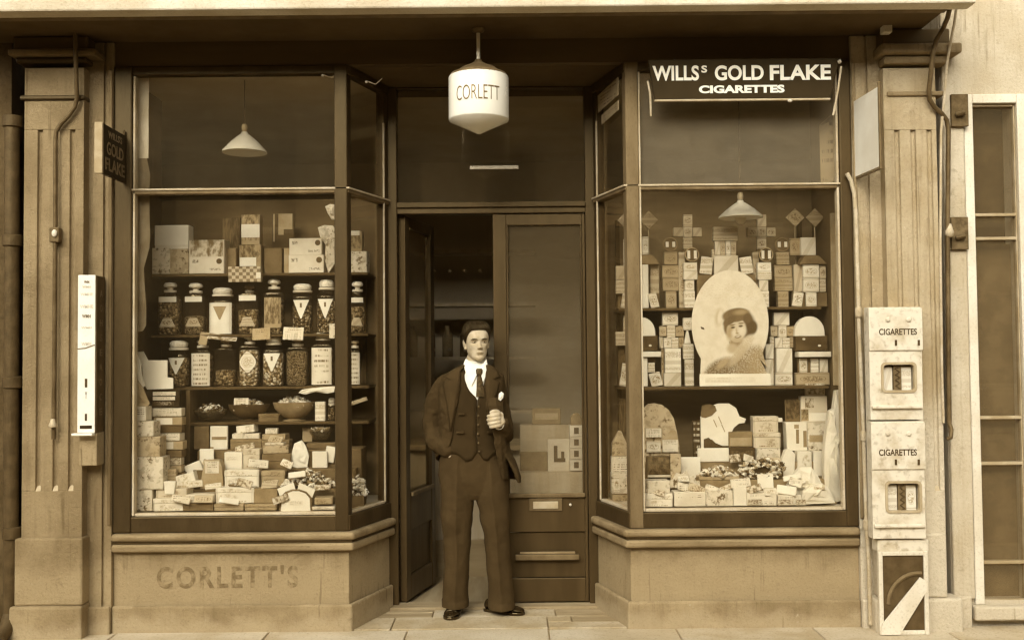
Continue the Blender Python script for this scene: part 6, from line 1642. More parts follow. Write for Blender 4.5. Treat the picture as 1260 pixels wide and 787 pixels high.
for k in range(9):
    x = -1.3 + k * .15
    MB().lathe([(.045, 1.576), (.045, 1.76), (.018, 1.80), (.018, 1.84)], x, 2.72, 14).build('bottle', MT[('card_brown', 'card_dark', 'card_mid')[k % 3]], bk, smooth=True)
IN = 'tins and cards seen through the door glass'
for k, (ya, yb_) in enumerate(((523, 537), (537.3, 551), (551.3, 565), (565.3, 579))):
    o = wbox('stacked_tin', ('topmost', 'second', 'third', 'lowest')[k] + ' of four pale tins stacked behind the door glass', 'tin', 701, ya, 719, yb_, .70, .08, 'paper_cream', base=Z(yb_, .70, 710), plates=((.3, .25, .62, .8, 'card_dark'),), group=IN)
wbox('tin_top', 'small round-topped packet above the stacked tins behind the door glass', 'packet', 702, 508, 716, 522.6, .71, .05, 'card_mid', base=Z(522.8, .71, 709), pts=((0, 0), (1, 0), (1, .6), (.7, 1), (.3, 1), (0, .6)), group=IN)
cd = wbox('picture_card', 'pale card with a dark bird-like drawing behind the door glass', 'card', 674, 540, 704, 580, .74, .008, 'paper_cream', base=Z(580, .74, 690), group=IN, plates=((.25, .3, .4, .8, 'card_dark'), (.25, .3, .72, .42, 'card_dark'), (.55, .35, .68, .62, 'card_dark')), strut=True)
wbox('dim_box', 'dim long box low behind the door glass', 'box', 640, 556, 674, 590, .80, .06, 'card_mid', base=Z(590, .80, 657), group=IN)
wbox('dim_box', 'dim box higher up behind the door glass', 'box', 655, 502, 690, 522, .95, .06, 'card_mid', base=Z(522, .95, 672), group=IN, plates=((.1, .3, .9, .7, 'card_tan'),))
ds = thing('inner_stand', 'low dark stand carrying the tins just inside the closed door', 'display stand', (X(680, .8, 600), .8, 0))
MB().box(X(636, .75, 590), X(724, .75, 590), .69, .90, 0, Z(580.2, .70, 700)).build('stand', MT['interior_wood'], ds)
MB().box(X(640, .95, 525), X(700, .95, 525), .93, 1.1, 0, Z(522.3, .95, 672)).build('back_stand', MT['interior_wood'], ds)
MB().box(X(636, .75, 590), X(676, .75, 590), .905, .92, Z(590, .8, 657), Z(589, .8, 657) + .01).build('stand_rail', MT['interior_wood'], ds)

GR = 'small loose packets strewn over the goods in the right window'
rl = random.Random(93)
for k_, (px, py, Y) in enumerate(sorted([(806, 606, .10), (845, 602, .12), (858, 604, .11), (876, 602, .11), (895, 600, .12), (912, 597, .12), (925, 604, .10), (950, 607, .10), (968, 606, .11), (980, 596, .13), (842, 590, .16), (905, 566, .30), (922, 566, .30), (950, 566, .30), (975, 588, .16), (1008, 600, .12)])):
    w, h = rl.uniform(6, 13), rl.uniform(4, 9)
    wbox('loose_packet', ORD[k_] + ' small loose packet from the left among the goods in the right window', 'packet', px - w, py - h, px + w, py + 2, Y - .03, .012, rl.choice(['packet_light', 'packet_white', 'paper_white', 'print_letters', 'print_scene', 'packet_mid']), roll=rl.uniform(-22, 22), lean=rl.uniform(8, 40), rz=rl.uniform(-25, 25), group=GR)
# ------------------------------------------------------------------ the man in the doorway
MY = .32
def mp(px, py, dy=0.0): return P(px, py, MY + dy)
def lerp(tab, t):
    if t <= tab[0][0]: return tab[0][1:]
    for a, b in zip(tab, tab[1:]):
        if t <= b[0]:
            k = (t - a[0]) / (b[0] - a[0]); k = k * k * (3 - 2 * k) * .5 + k * .5
            return tuple(a[i] + (b[i] - a[i]) * k for i in range(1, len(a)))
    return tab[-1][1:]
MSC = (6 + MY) / FPX
man = thing('person', 'man in a dark three-piece suit standing in the doorway holding his lapel', 'person', (X(590, MY, 760), MY, .004))

# torso: photo row -> centre column, half width (px), half depth front / back (m)
TOR = [(447, 587, 12, .050, .060), (452, 586, 20, .066, .078), (457, 583.5, 28, .080, .092), (463, 582, 33.5, .095, .102), (475, 580.5, 35.5, .112, .108), (495, 580, 35, .122, .108), (515, 580, 34, .120, .102), (535, 580.5, 34, .116, .098), (550, 581.5, 36, .116, .102), (565, 582, 40, .116, .108), (585, 583, 42.5, .114, .112), (605, 584, 43, .112, .110)]
def tor(phi, py, off=0.0):
    """point on the torso; phi 0 faces the street, positive to the photo's right"""
    cx, a, bf, bb = lerp(TOR, py)
    s, c = math.sin(phi), math.cos(phi)
    e = 2 / 2.35
    a = a * MSC + off; b = (bf if c > 0 else bb) + off
    p = mp(cx, py)
    return Vector((p.x + a * math.copysign(abs(s) ** e, s), MY - b * math.copysign(abs(c) ** e, c), p.z))

def limb(path, radii, n=16, flat=1.0, sub=6):
    """smooth tapered tube through the joints (catmull-rom), rounded at both ends"""
    P_ = [Vector(p) for p in path]
    pts, rs = [], []
    k = len(P_)
    for i in range(k - 1):
        p0, p1, p2, p3 = P_[max(i - 1, 0)], P_[i], P_[i + 1], P_[min(i + 2, k - 1)]
        for j in range(sub):
            t = j / sub
            pts.append(.5 * ((2 * p1) + (-p0 + p2) * t + (2 * p0 - 5 * p1 + 4 * p2 - p3) * t * t + (-p0 + 3 * p1 - 3 * p2 + p3) * t ** 3))
            rs.append(radii[i] + (radii[i + 1] - radii[i]) * t)
    pts.append(P_[-1]); rs.append(radii[-1])
    d0 = (pts[0] - pts[1]).normalized(); d1 = (pts[-1] - pts[-2]).normalized()
    pts = [pts[0] + d0 * rs[0] * .85, pts[0] + d0 * rs[0] * .5] + pts + [pts[-1] + d1 * rs[-1] * .5, pts[-1] + d1 * rs[-1] * .85]
    rs = [rs[0] * .45, rs[0] * .85] + rs + [rs[-1] * .85, rs[-1] * .45]
    return pts, rs, n

# ---- head, local frame: x to the photo's right, y towards the back, z up from the chin
HD = [(0.000, .020, .070, -.020), (.008, .034, .084, -.005), (.022, .048, .089, .015), (.040, .056, .088, .040), (.060, .0615, .087, .066), (.085, .066, .086, .082), (.105, .069, .086, .092), (.125, .072, .088, .098), (.145, .0735, .091, .102), (.168, .073, .087, .101), (.190, .068, .076, .094), (.208, .058, .060, .080), (.222, .042, .040, .058), (.231, .022, .020, .030)]
HC = mp(587.5, 443.5, -.005)
HM = Matrix.Translation(HC) @ Matrix.Rotation(R(13), 4, 'Z') @ Matrix.Rotation(R(-2.0), 4, 'Y') @ Matrix.Rotation(R(2), 4, 'X')
def hp_(phi, z, off=0.0, feat=True):
    w, f, b = lerp(HD, z)
    s, c = math.sin(phi), math.cos(phi)
    e = 2 / 2.2
    ff, bb = f, max(b, -.02)
    cy = 0.0
    y = -ff * abs(c) ** e if c > 0 else bb * abs(c) ** e
    if b < 0 and c < 0: y = b * abs(c) ** e
    x = w * math.copysign(abs(s) ** e, s)
    if feat and c > 0:
        g = lambda x0, z0, sx, sz: math.exp(-((abs(x) - x0) / sx) ** 2 - ((z - z0) / sz) ** 2)
        y += .0125 * g(.031, .117, .017, .010)          # eye sockets
        y -= .0050 * g(.028, .135, .022, .007)          # brow
        y -= .0055 * g(.045, .092, .016, .014)          # cheek bones
        y += .0050 * g(.045, .062, .014, .018)          # hollow cheeks
        y -= .0060 * g(.0, .016, .016, .011)            # chin
        y += .0050 * g(.0, .034, .022, .006)            # dip under the lip
        y -= .0055 * g(.0, .053, .020, .009)            # mouth
    n = Vector((x, y, 0)); l = n.length
    if l > 1e-6 and off: n = n * ((l + off) / l)
    return Vector((n.x, n.y, z + (off * max(0, (z - .17) / .06) if off else 0)))
body = MB()
zsam = [0.0, .004, .008, .014, .022, .030, .036, .042, .048, .053, .058, .064, .072, .080, .088, .096, .104, .110, .116, .122, .128, .135, .142, .15, .16, .17, .18, .19, .20, .208, .215, .222, .228, .231]
body.loft([[HM @ hp_(2 * math.pi * k / 64, z) for k in range(64)] for z in zsam])
# nose
nz = [(.128, .0075, .088), (.118, .0075, .090), (.108, .0085, .097), (.098, .0100, .104), (.089, .0125, .111), (.083, .0140, .1125), (.078, .0115, .106), (.075, .006, .094)]
body.loft([[HM @ Vector((w * math.cos(2 * math.pi * k / 14), -(d - .03) / 1 * 1 + .0 - .018 * (1 + math.sin(-2 * math.pi * k / 14)) * .8 + .0, z)) for k in range(14)] for z, w, d in nz])
for s in (-1, 1):
    body.ball(HM @ Vector((s * .0125, -.096, .0815)), .0065, .009, .006)
    # ears
    st = len(body.v)
    body.ball((0, 0, 0), .007, .018, .031, 14, 10)
    body.xf(HM @ Matrix.Translation((s * .0755, .012, .103)) @ Matrix.Rotation(R(-18) * s, 4, 'Z') @ Matrix.Rotation(R(8) * s, 4, 'Y'), st)
    st = len(body.v)
    body.ball((0, 0, 0), .006, .008, .010, 10, 8)
    body.xf(HM @ Matrix.Translation((s * .073, .004, .078)), st)
# lips
for z, r_, d in ((.0565, .0042, .0915), (.0490, .0050, .0905)):
    body.tube([HM @ Vector((x, -d + 14 * x * x, z - abs(x) * .08)) for x in (-.022, -.014, -.005, 0, .005, .014, .022)], [.002, r_, r_ * 1.15, r_, r_ * 1.15, r_, .002], 8)
# neck, trunk, limbs: one continuous body under the clothes
nk = mp(585.5, 455, .01)
body.lathe([(.060, nk.z - .05), (.056, nk.z), (.055, nk.z + .04), (.056, nk.z + .075), (.045, nk.z + .11)], nk.x, nk.y + .005, 24)
body.loft([[tor(2 * math.pi * k / 32, py, -.028 if py > 456 else -.008) for k in range(32)] for py in (449, 453, 458, 465, 478, 500, 525, 545, 565, 590, 604)])
def add_limb(mb, path, radii, n=16):
    pts, rs, n = limb(path, radii, n)
    mb.tube(pts, rs, n)
LSH, LEL, LWR = mp(545, 474, .01), mp(530, 527, .05), mp(551, 554, -.075)
RSH, REL, RWR = mp(611, 475, .01), mp(622, 532, .025), mp(616, 521, -.175)
add_limb(body, [LSH, LEL, LWR, mp(564, 572, -.03)], [.045, .036, .028, .03])
add_limb(body, [RSH, REL, RWR], [.045, .036, .028])
for hip, knee, ank in ((mp(563, 600), mp(562, 665, -.01), mp(560, 745, .02)), (mp(604, 600), mp(611, 665, -.01), mp(616, 745, .03))):
    add_limb(body, [hip, knee, ank], [.075, .052, .036])
# the hand that grips the lapel: four fingers stacked, wrapped towards the photo's left, thumb on top
HG = mp(608.5, 517.5, -.205)
HGM = Matrix.Translation(HG) @ Matrix.Rotation(R(-8), 4, 'Y')
def hq(x, y, z): return HGM @ Vector((x, y, z))
body.loft([[hq(.030 + .012 * math.cos(a) * k2, .022 + .0, .0) + Vector((.012 * math.cos(a), .026 * math.sin(a) * .6, 0)) * k2 + Vector((0, 0, zz)) for a in [2 * math.pi * i / 16 for i in range(16)]] for zz, k2 in ((-.046, .6), (-.036, 1.0), (.0, 1.15), (.034, 1.05), (.046, .6))])
body.tube([hq(.03, .02, .0), (HG + RWR) / 2 + Vector((.02, .0, 0)), RWR], [.030, .028, .028], 14)
for k, (zz, ln, r_) in enumerate(((.033, .94, .0112), (.0115, 1.04, .0116), (-.0105, 1.0, .0112), (-.0315, .84, .0100))):
    pth = [hq(.036, .012, zz), hq(.026, -.010, zz + .001), hq(.004, -.022, zz), hq(-.020 * ln, -.018, zz - .001), hq(-.034 * ln, -.002, zz - .001), hq(-.032 * ln, .014, zz), hq(-.016 * ln, .022, zz)]
    add_limb(body, pth, [r_, r_ * 1.12, r_, r_ * 1.05, r_ * .95, r_ * .9, r_ * .8], 10)
add_limb(body, [hq(.036, .022, .030), hq(.028, .006, .050), hq(.006, -.010, .058), hq(-.014, -.012, .054)], [.013, .0125, .0115, .0095], 10)
bo = body.build('body', MT['skin'], man, smooth=False)
rmod = bo.modifiers.new('remesh', 'REMESH'); rmod.mode = 'VOXEL'; rmod.voxel_size = .0034; rmod.use_smooth_shade = True
sm = bo.modifiers.new('smooth', 'SMOOTH'); sm.factor = .5; sm.iterations = 3

# eyes, brows and lips as small pieces of the face
for s in (-1, 1):
    st = MB(); st.ball((0, 0, 0), .0125, .007, .0062, 14, 8)
    e_ = st.xf(HM @ Matrix.Translation((s * .0305, -.0735, .1165))).build('eye', MT['eye_white'], man, smooth=True)
    MB().ball((0, 0, 0), .0052, .004, .0052, 12, 8).xf(HM @ Matrix.Translation((s * .0305 + .0015, -.0785, .1168))).build('iris', MT['eye_dark'], e_, smooth=True)
    MB().tube([HM @ Vector((s * x, -y, z)) for x, y, z in ((.0165, .0790, .1178), (.024, .0815, .1222), (.0315, .0818, .1232), (.039, .0790, .1215), (.045, .0730, .1180))], [.0012, .0022, .0024, .0022, .001], 6).build('eyelid', MT['lip'], e_, smooth=True)
    MB().tube([HM @ Vector((s * x, -y, z)) for x, y, z in ((.0125, .0905, .1318), (.022, .0915, .1352), (.033, .0890, .1368), (.043, .0820, .1350), (.051, .0720, .1310))], [.0016, .0028, .0030, .0024, .001], 8).build('eyebrow', MT['hair'], man, smooth=True)
MB().tube([HM @ Vector((x, -.0962 + 15 * x * x, .0528 - abs(x) * .05)) for x in (-.022, -.015, -.006, 0, .006, .015, .022)], [.001, .0018, .0022, .0018, .0022, .0018, .001], 8).build('mouth_line', MT['lip'], man, smooth=True)

# hair: brushed back from a high straight hairline, short over the ears
def hairline(phi):
    a = abs((phi + math.pi) % (2 * math.pi) - math.pi)
    return lerp([(0, .188), (.55, .186), (.85, .172), (1.1, .150), (1.35, .118), (1.5, .105), (1.75, .120), (2.0, .085), (2.5, .055), (3.15, .045)], a)[0]
hr = []
for j in range(15):
    ring = []
    for k in range(64):
        phi = 2 * math.pi * k / 64
        z0 = hairline(phi)
        t = j / 14
        z = z0 + (.229 - z0) * t
        off = .004 + .013 * min(1, t * 3.0) * (1 if z > .16 else .6)
        ridge = .0035 * math.sin(k * 2.1 + j * .35) * (.2 + t) * (1 - t ** 4)
        q_ = hp_(phi, z, off + ridge, False)
        ring.append(HM @ Vector((q_.x, q_.y, q_.z + .003 * max(0, (z - .17) / .06))))
    hr.append(ring)
h = MB(); h.loft(hr, cap=False)
h.add([v for v in hr[-1]], [tuple(range(64))])
ho = h.build('hair', MT['hair'], man, smooth=True)
sd_ = ho.modifiers.new('thickness', 'SOLIDIFY'); sd_.thickness = .010; sd_.offset = -1

# ---- shirt, collar and tie
sh_ = MB(); rows = []
for py in range(446, 500, 4):
    w = max(.16, .62 - (py - 446) * .011)
    rows.append([tor(.1 + w * (k / 6 - 1), py, .003 if py > 455 else -.004) for k in range(13)])
sh_.loft(rows, closed=False, cap=False)
so_ = sh_.build('shirt_front', MT['shirt'], man, smooth=True); so_.modifiers.new('thickness', 'SOLIDIFY').thickness = .003
cb = MB(); rings = []
cz = mp(586, 449).z
for k in range(29):
    a = 2 * math.pi * (k / 28) + math.pi       # around the neck, starting at the front
    x, y = math.sin(a - math.pi), -math.cos(a - math.pi)
    back = (1 - math.cos(a - math.pi)) / 2
    c_ = Vector((nk.x + .002 + .0615 * x, nk.y + .006 + .0635 * y, cz + .004 + .030 * back))
    rings.append([c_ + Vector((0, 0, -.022)), c_ + Vector((.003 * x, .003 * y, .020)), c_ + Vector((-.003 * x, -.003 * y, .020)), c_ + Vector((-.004 * x, -.004 * y, -.022))])
cb.loft(rings, cap=True)
col_ = cb.build('collar', MT['shirt'], man, smooth=True)
for s, pts in ((-1, ((588.5, 452.5), (573, 441), (570.5, 447), (573, 459), (580, 474.5), (586.5, 461))), (1, ((590.5, 452.5), (598.5, 442), (600, 448), (599, 459), (594.5, 470), (592, 461)))):
    f3 = []
    for i, (a, b) in enumerate(pts):
        d_ = {0: -.085, 1: -.062, 2: -.066, 3: -.096, 4: -.126, 5: -.112}[i]
        f3.append(mp(a, b, d_))
    mb = MB(); mb.add(f3 + [v + Vector((0, .006, 0)) for v in f3], [tuple(range(6)), tuple(range(11, 5, -1))] + [(i, (i + 1) % 6, 6 + (i + 1) % 6, 6 + i) for i in range(6)])
    mb.build('collar_point', MT['shirt'], col_)
tk = MB()
tk.loft([[mp(589.7 + w * math.cos(a), y, -.108 - dd * math.sin(a) * -1 * -1) for a in [2 * math.pi * i / 12 for i in range(12)]] for y, w, dd in ((453, 3.0, .006), (455, 4.2, .010), (459, 3.9, .011), (463.5, 2.6, .008))])
to = tk.build('tie_knot', MT['tie'], man, smooth=True)
tb = MB()
tb.loft([[mp(cx_ - w, y, dy_ + .004), mp(cx_, y, dy_ - .006), mp(cx_ + w, y, dy_ + .004), mp(cx_, y, dy_ + .008)] for y, w, cx_, dy_ in ((463, 2.6, 589.8, -.116), (470, 3.8, 590.3, -.126), (480, 4.6, 590.8, -.132), (488, 5.4, 591, -.132))])
tb.build('tie_blade', MT['tie'], man, smooth=True)

# ---- waistcoat: open V above, two points below
def shell(name, rowsfn, mat, thick, vox, wr=0.0, extra=None, wscale=.09, voff=-1):
    mb = MB(); mb.loft(rowsfn, closed=False, cap=False)
    o = mb.build(name, MT[mat], man, smooth=True)
    s_ = o.modifiers.new('thickness', 'SOLIDIFY'); s_.thickness = thick; s_.offset = voff
    return o
rows = []
NW = 48
for i in range(23):
    t = i / 22
    row = []
    for k in range(NW + 1):
        u = k / NW * 2 - 1            # -1 .. 1 from one front edge round the back to the other
        ytop = 455.0
        py = 455 + (562 - 455) * t
        vhalf = lerp([(455, .40), (465, .30), (475, .20), (485, .10), (492, .006), (600, .006)], py)[0]
        phi = vhalf + (1 - abs(u)) * (math.pi - vhalf)
        phi = phi if u > 0 else -phi
        low = 556 + 9 * math.exp(-((abs(phi) - .22) / .20) ** 2) - 5 * math.exp(-(phi / .08) ** 2)
        py2 = 455 + (low - 455) * t
        ph_ = phi + lerp([(455, .08), (475, .125), (492, .17), (562, .13)], py2)[0]          # he stands slightly turned
        fold = .003 * math.sin(py2 * .35 + phi * 3) * max(0, (py2 - 510) / 50)
        row.append(tor(ph_, py2, .012 + fold))
    rows.append(row)
wc = shell('waistcoat', rows, 'cloth_suit', .007, 0)
for py in (499, 510, 521, 532, 543, 553):
    pt = tor(lerp([(455, .08), (475, .125), (492, .17), (562, .13)], py)[0] + .03, py, .021)
    MB().lathe([(.0065, -.002), (.0065, .002), (.003, .004)], 0, 0, 12).xf(Matrix.Translation(pt) @ Matrix.Rotation(R(90), 4, 'X')).build('button', MT['button'], wc, smooth=True)

# ---- trousers: one mesh, hips and two wide legs, remeshed to a single cloth surface
tr = MB()
tr.loft([[tor(2 * math.pi * k / 40, py, of) for k in range(40)] for py, of in ((543, .006), (550, .006), (560, .006), (570, .006), (582, .005), (592, .0), (600, -.010), (607, -.024), (613, -.045))])
LEGL = [(560, 565, 20, .112, .0), (585, 563.3, 22.2, .124, .0), (605, 562.5, 22.0, .124, .0), (630, 562, 20.5, .114, -.004), (660, 562.3, 18.2, .096, -.008), (690, 562.5, 16.2, .092, -.004), (715, 561.0, 16.2, .095, .004), (735, 560.2, 16.6, .104, .008), (744, 560.0, 16.2, .106, .008)]
LEGR = [(560, 602, 20, .112, .0), (585, 604.3, 22.2, .124, .0), (605, 605.2, 22.0, .124, .0), (630, 608.5, 19.5, .114, -.004), (660, 611.5, 17.2, .096, -.010), (690, 613.5, 16.0, .092, -.006), (715, 615.5, 16.4, .095, .004), (735, 617, 17.0, .104, .010), (746, 617.5, 16.6, .106, .010)]
for leg, sd in ((LEGL, 1), (LEGR, 2)):
    rings = []
    y0, y1 = leg[0][0], leg[-1][0]
    for i in range(46):
        py = y0 + (y1 - y0) * i / 45
        cx_, a_, b_, dy_ = lerp(leg, py)
        c_ = mp(cx_, py, dy_)
        rr = []
        for k in range(32):
            an = 2 * math.pi * k / 32
            cr = math.cos(an - math.pi / 2)
            fold = (.0022 * math.sin(py * .23 + 2.6 * math.sin(an + sd)) + .0025 * math.sin(py * .11 - 2 * an + sd)) * (max(0, (py - 705) / 40) + .5 * math.exp(-((py - 658) / 16) ** 2) + .9 * math.exp(-((py - 604) / 14) ** 2))
            crease = .013 * math.exp(-((an - 1.5 * math.pi) / .16) ** 2)
            rr.append(c_ + Vector(((a_ * MSC * .955 + fold) * math.cos(an), (b_ * .93 + fold) * math.sin(an) - crease, 0)))
        rings.append(rr)
    tr.loft(rings)
to_ = tr.build('trousers', MT['cloth_trouser'], man)
rm_ = to_.modifiers.new('remesh', 'REMESH'); rm_.mode = 'VOXEL'; rm_.voxel_size = .005; rm_.use_smooth_shade = True
s_ = to_.modifiers.new('smooth', 'SMOOTH'); s_.factor = .5; s_.iterations = 3
tex = bpy.data.textures.new('cloth_folds', 'CLOUDS'); tex.noise_scale = .11; tex.noise_depth = 2
def wrinkle(o, st, tx=tex):
    d_ = o.modifiers.new('folds', 'DISPLACE'); d_.texture = tx; d_.texture_coords = 'LOCAL'; d_.strength = st; d_.mid_level = .5
wrinkle(to_, .016)

# ---- jacket: open shell with sleeves and lapels, remeshed to one cloth surface
jk = MB()
EL = [(452, -.55), (460, -.36), (470, -.28), (490, -.35), (510, -.46), (530, -.56), (546, -.66), (558, -1.15), (590, -1.85)]
ER = [(452, .50), (460, .40), (470, .36), (490, .42), (505, .47), (520, .56), (535, .70), (550, .86), (570, 1.0), (592, 1.12)]
rows_o, rows_i = [], []
NJ = 60
for i in range(36):
    t = i / 35
    py0 = 450 + (592 - 450) * t
    ro, ri = [], []
    for k in range(NJ + 1):
        u = k / NJ
        py = 450 + ((592 if u < .5 else 592 - 34 * ((u - .5) / .5)) - 450) * t
        a0, a1 = lerp(ER, py)[0], 2 * math.pi + lerp(EL, py)[0]
        phi = a0 + (a1 - a0) * u
        flare = .0
        if py > 525:
            flare = (.036 * (1 - u) ** 3 * 1.5 + .012) * ((py - 525) / 65)
        fold = .004 * math.sin(py * .22 + 6 * u) * max(0, min(1, (py - 500) / 40))
        sho = .016 if py > 462 else .016 * max(0, (py - 448) / 14)
        ro.append(tor(phi, py, sho + .012 + flare + fold)); ri.append(tor(phi, py, sho - .004 + flare + fold))
    rows_o.append(ro); rows_i.append(ri)
nj = NJ + 1
vs = [p for r in rows_o for p in r] + [p for r in rows_i for p in r]
off_ = nj * len(rows_o); fs = []
for i in range(len(rows_o) - 1):
    for k in range(NJ):
        a = i * nj + k
        fs.append((a, a + 1, a + 1 + nj, a + nj)); fs.append((off_ + a, off_ + a + nj, off_ + a + 1 + nj, off_ + a + 1))
    for k in (0, NJ):
        a = i * nj + k; fs.append((a, a + nj, off_ + a + nj, off_ + a))
for k in range(NJ):
    for i in (0, len(rows_o) - 1):
        a = i * nj + k; fs.append((a, off_ + a, off_ + a + 1, a + 1))
jk.add(vs, fs)
# shoulders and sleeves
add_limb(jk, [mp(558, 463, .012), LSH + Vector((-.004, 0, -.004)), mp(533, 498, .035), LEL + Vector((.006, 0, 0)), mp(536, 544, -.01), LWR + Vector((.0, 0, .0))], [.038, .056, .056, .054, .053, .047], 20)
add_limb(jk, [mp(602, 463, .012), RSH + Vector((.0, 0, -.004)), mp(616, 500, .02), REL + Vector((-.002, 0, .002)), mp(620, 530, -.075), RWR + Vector((.012, .02, -.002))], [.038, .054, .053, .052, .050, .043], 20)
# the right front hangs from the gripping hand
fl = []
for i in range(12):
    t = i / 11; py = 522 + (590 - 522) * t
    fl.append([mp(606 + 3 * t + 9 * t * t, py, -.172 + .045 * t), mp(615 + 5 * t, py, -.158 + .05 * t), mp(620 + 5 * t, py, -.118 + .05 * t), mp(623 + 4 * t, py, -.06 + .04 * t), mp(623 + 4 * t, py, -.045 + .04 * t), mp(619 + 5 * t, py, -.10 + .05 * t), mp(614 + 5 * t, py, -.142 + .05 * t), mp(607 + 3 * t + 9 * t * t, py, -.156 + .045 * t)])
jk.loft(fl)
fl = []
for i in range(8):                      # the lapel drawn forward up to the hand
    t = i / 7; py = 488 + (526 - 488) * t
    fl.append([mp(600 + 4 * t, py, -.140 - .035 * t), mp(610 + 2 * t, py, -.140 - .022 * t), mp(620 - 1 * t, py, -.11 + .0 * t), mp(620 - 1 * t, py, -.092), mp(610 + 2 * t, py, -.118 - .01 * t), mp(601 + 4 * t, py, -.122 - .025 * t)])
jk.loft(fl)
jo = jk.build('jacket', MT['cloth_suit_b'], man)
rm_ = jo.modifiers.new('remesh', 'REMESH'); rm_.mode = 'VOXEL'; rm_.voxel_size = .0045; rm_.use_smooth_shade = True
s_ = jo.modifiers.new('smooth', 'SMOOTH'); s_.factor = .5; s_.iterations = 2
tex2 = bpy.data.textures.new('sleeve_folds', 'CLOUDS'); tex2.noise_scale = .07; tex2.noise_depth = 2
wrinkle(jo, .020, tex2)
# lapels lie on the fronts
def lapel(edge, side, pts):
    """pts: (photo row, inner angle, outer angle)"""
    rows = []
    for py, a, b in pts:
        rows.append([tor(a + (b - a) * k / 5, py, .033 + .004 * math.sin(math.pi * k / 5)) for k in range(6)])
    mb = MB(); mb.loft(rows, closed=False, cap=False)
    o = mb.build('lapel', MT['cloth_suit_b'], jo, smooth=True)
    s_ = o.modifiers.new('thickness', 'SOLIDIFY'); s_.thickness = .007; s_.offset = 0
lapel(None, -1, [(449, -.62, -.95), (456, -.46, -.98), (463, -.33, -.98), (466, -.30, -.64), (470, -.28, -.94), (480, -.31, -.82), (495, -.375, -.70), (510, -.46, -.63), (528, -.55, -.60)])
lapel(None, 1, [(449, .50, .85), (456, .42, .92), (463, .375, .96), (466, .365, .64), (470, .36, .92), (480, .39, .82), (492, .425, .70), (504, .465, .60)])
crumb = crumple('pocket_square', 'x', 'x', [(613, 491), (614, 484), (617, 481.5), (620, 484), (619, 489), (616, 493)], MY - .135, .016, 'shirt', seed=77, amp=.002)
for k_ in ('label', 'category'):
    if k_ in crumb: del crumb[k_]
crumb.parent = man; crumb.location = crumb.location - WL[man.name]
# sleeve cuff edge by the pocket and shirt cuff at the raised hand
MB().tube([RWR + Vector((-.004, .006, .0)), RWR + Vector((-.012, -.010, .0))], .036, 14).build('shirt_cuff', MT['shirt'], man, smooth=True)

# ---- shoes
def shoe(toe, heel, name='shoe'):
    toe, heel = Vector(toe), Vector(heel)
    u = toe - heel; L = u.length; u.normalize(); n_ = Vector((u.y, -u.x, 0))
    tb = [(0.0, .026, .062), (.05, .033, .078), (.15, .036, .088), (.28, .036, .092), (.42, .037, .078), (.55, .043, .060), (.68, .048, .050), (.80, .047, .046), (.90, .039, .042), (.96, .026, .034), (1.0, .010, .022)]
    rings = []
    for t, w, hgt in tb:
        c_ = heel + u * (L * t)
        ring = []
        for k in range(20):
            a = 2 * math.pi * k / 20
            z = .018 + (hgt - .018) * (.5 + .5 * math.sin(a))
            ww = w * (abs(math.cos(a)) ** .75) * math.copysign(1, math.cos(a)) * (1 - .25 * max(0, math.sin(a)))
            ring.append(c_ + n_ * ww + Vector((0, 0, .004 + z)))
        rings.append(ring)
    o = MB().loft(rings).build(name, MT['leather'], man, smooth=True)
    sub = o.modifiers.new('sub', 'SUBSURF'); sub.levels = 1; sub.render_levels = 2
    rings = []
    for z in (.0045, .022):
        rings.append([heel + u * (L * t) + n_ * (w * 1.07) + Vector((0, 0, z)) for t, w, _ in tb] + [heel + u * (L * t) - n_ * (w * 1.07) + Vector((0, 0, z)) for t, w, _ in tb[::-1]])
    MB().loft(rings).build('sole', MT['leather'], o, bevel=.003)
    tc_ = [heel + u * (L * .79) + n_ * (.046 * math.cos(a)) + Vector((0, 0, .022 + .030 * math.sin(a))) for a in [math.pi * k / 10 for k in range(11)]]
    MB().tube(tc_, .0022, 6).build('toe_cap_seam', MT['leather'], o)
    for k in range(3):
        c_ = heel + u * (L * (.50 + .05 * k)) + Vector((0, 0, .074 - .006 * k))
        MB().tube([c_ - n_ * .018, c_ + Vector((0, 0, .005)), c_ + n_ * .018], .003, 6).build('lace', MT['leather'], o)
    return o
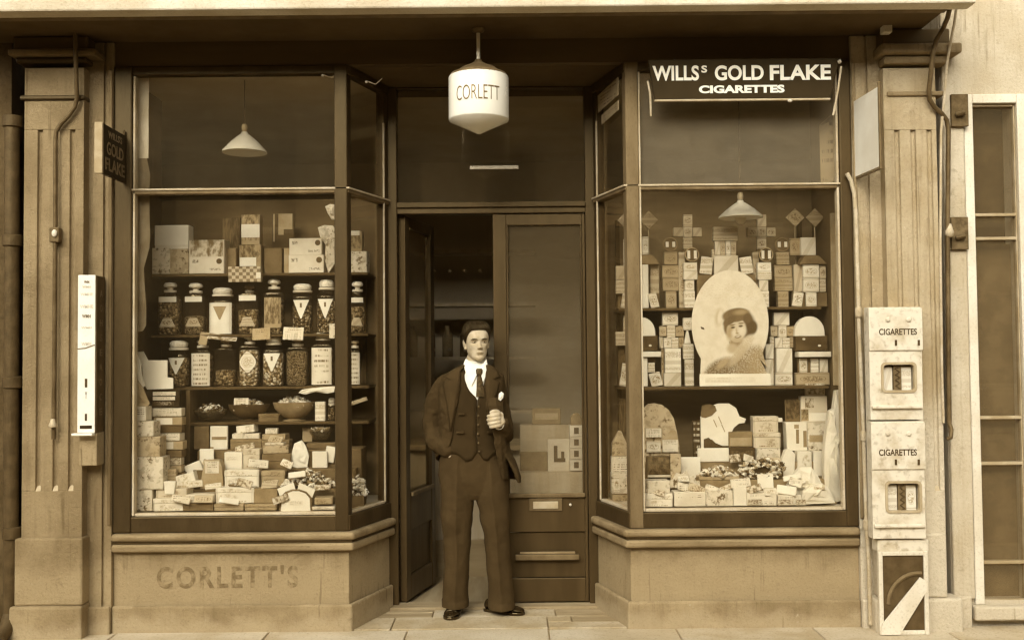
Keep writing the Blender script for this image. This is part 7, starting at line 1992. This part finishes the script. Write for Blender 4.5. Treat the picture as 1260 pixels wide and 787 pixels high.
gt = lambda px, py: (lambda d: (CAM.x + d.x * (CAM.z / -d.z), CAM.y + d.y * (CAM.z / -d.z), 0.0))((P(px, py, 0.0) - CAM))
la, ra = mp(560.5, 748, .075), mp(613, 748, .045)
lt = Vector(gt(553, 764)); lt.z = 0
lh = Vector((la.x + .006, MY + .075, 0)); lu = (lh - lt); lh = lt + lu.normalized() * .285
shoe((lt.x, lt.y, 0), (lh.x, lh.y, 0))
rt = Vector(gt(645, 757)); rt.z = 0
rh = Vector((X(611, MY + .04, 750), MY + .06, 0)); ru = rh - rt; rh = rt + ru.normalized() * .27
shoe((rt.x, rt.y, 0), (rh.x, rh.y, 0))

# pocket flaps, breast pocket and jacket buttons
def patch_on(name, parent, y0, y1, a0, a1, off, mat, thick=.004):
    rows = [[tor(a0 + (a1 - a0) * k / 5, y0 + (y1 - y0) * i / 4, off) for k in range(6)] for i in range(5)]
    o = MB().loft(rows, closed=False, cap=False).build(name, MT[mat], parent, smooth=True)
    s_ = o.modifiers.new('thickness', 'SOLIDIFY'); s_.thickness = thick; s_.offset = 1
    return o
patch_on('breast_pocket', jo, 490, 494, .78, 1.12, .036, 'cloth_suit')
patch_on('waistcoat_pocket', wc, 528, 531, -.40, -.16, .022, 'cloth_suit_b')
patch_on('waistcoat_pocket', wc, 528, 531, .46, .70, .022, 'cloth_suit_b')
patch_on('waistcoat_pocket', wc, 506, 508.5, -.32, -.12, .022, 'cloth_suit_b')
# turn-ups on the trousers
for leg in (LEGL, LEGR):
    rings = []
    y1 = leg[-1][0]
    for py, k_ in ((y1 - 8, 1.015), (y1 - 7, 1.045), (y1 + .5, 1.05), (y1 + .8, .98)):
        cx_, a_, b_, dy_ = lerp(leg, py)
        c_ = mp(cx_, py, dy_)
        rings.append([c_ + Vector((a_ * MSC * .955 * k_ * math.cos(2 * math.pi * k / 32), b_ * .93 * k_ * math.sin(2 * math.pi * k / 32) - .010 * math.exp(-((2 * math.pi * k / 32 - 1.5 * math.pi) / .2) ** 2), 0)) for k in range(32)])
    o = MB().loft(rings, cap=False).build('turn_up', MT['cloth_trouser'], to_, smooth=True)
    wrinkle(o, .012)
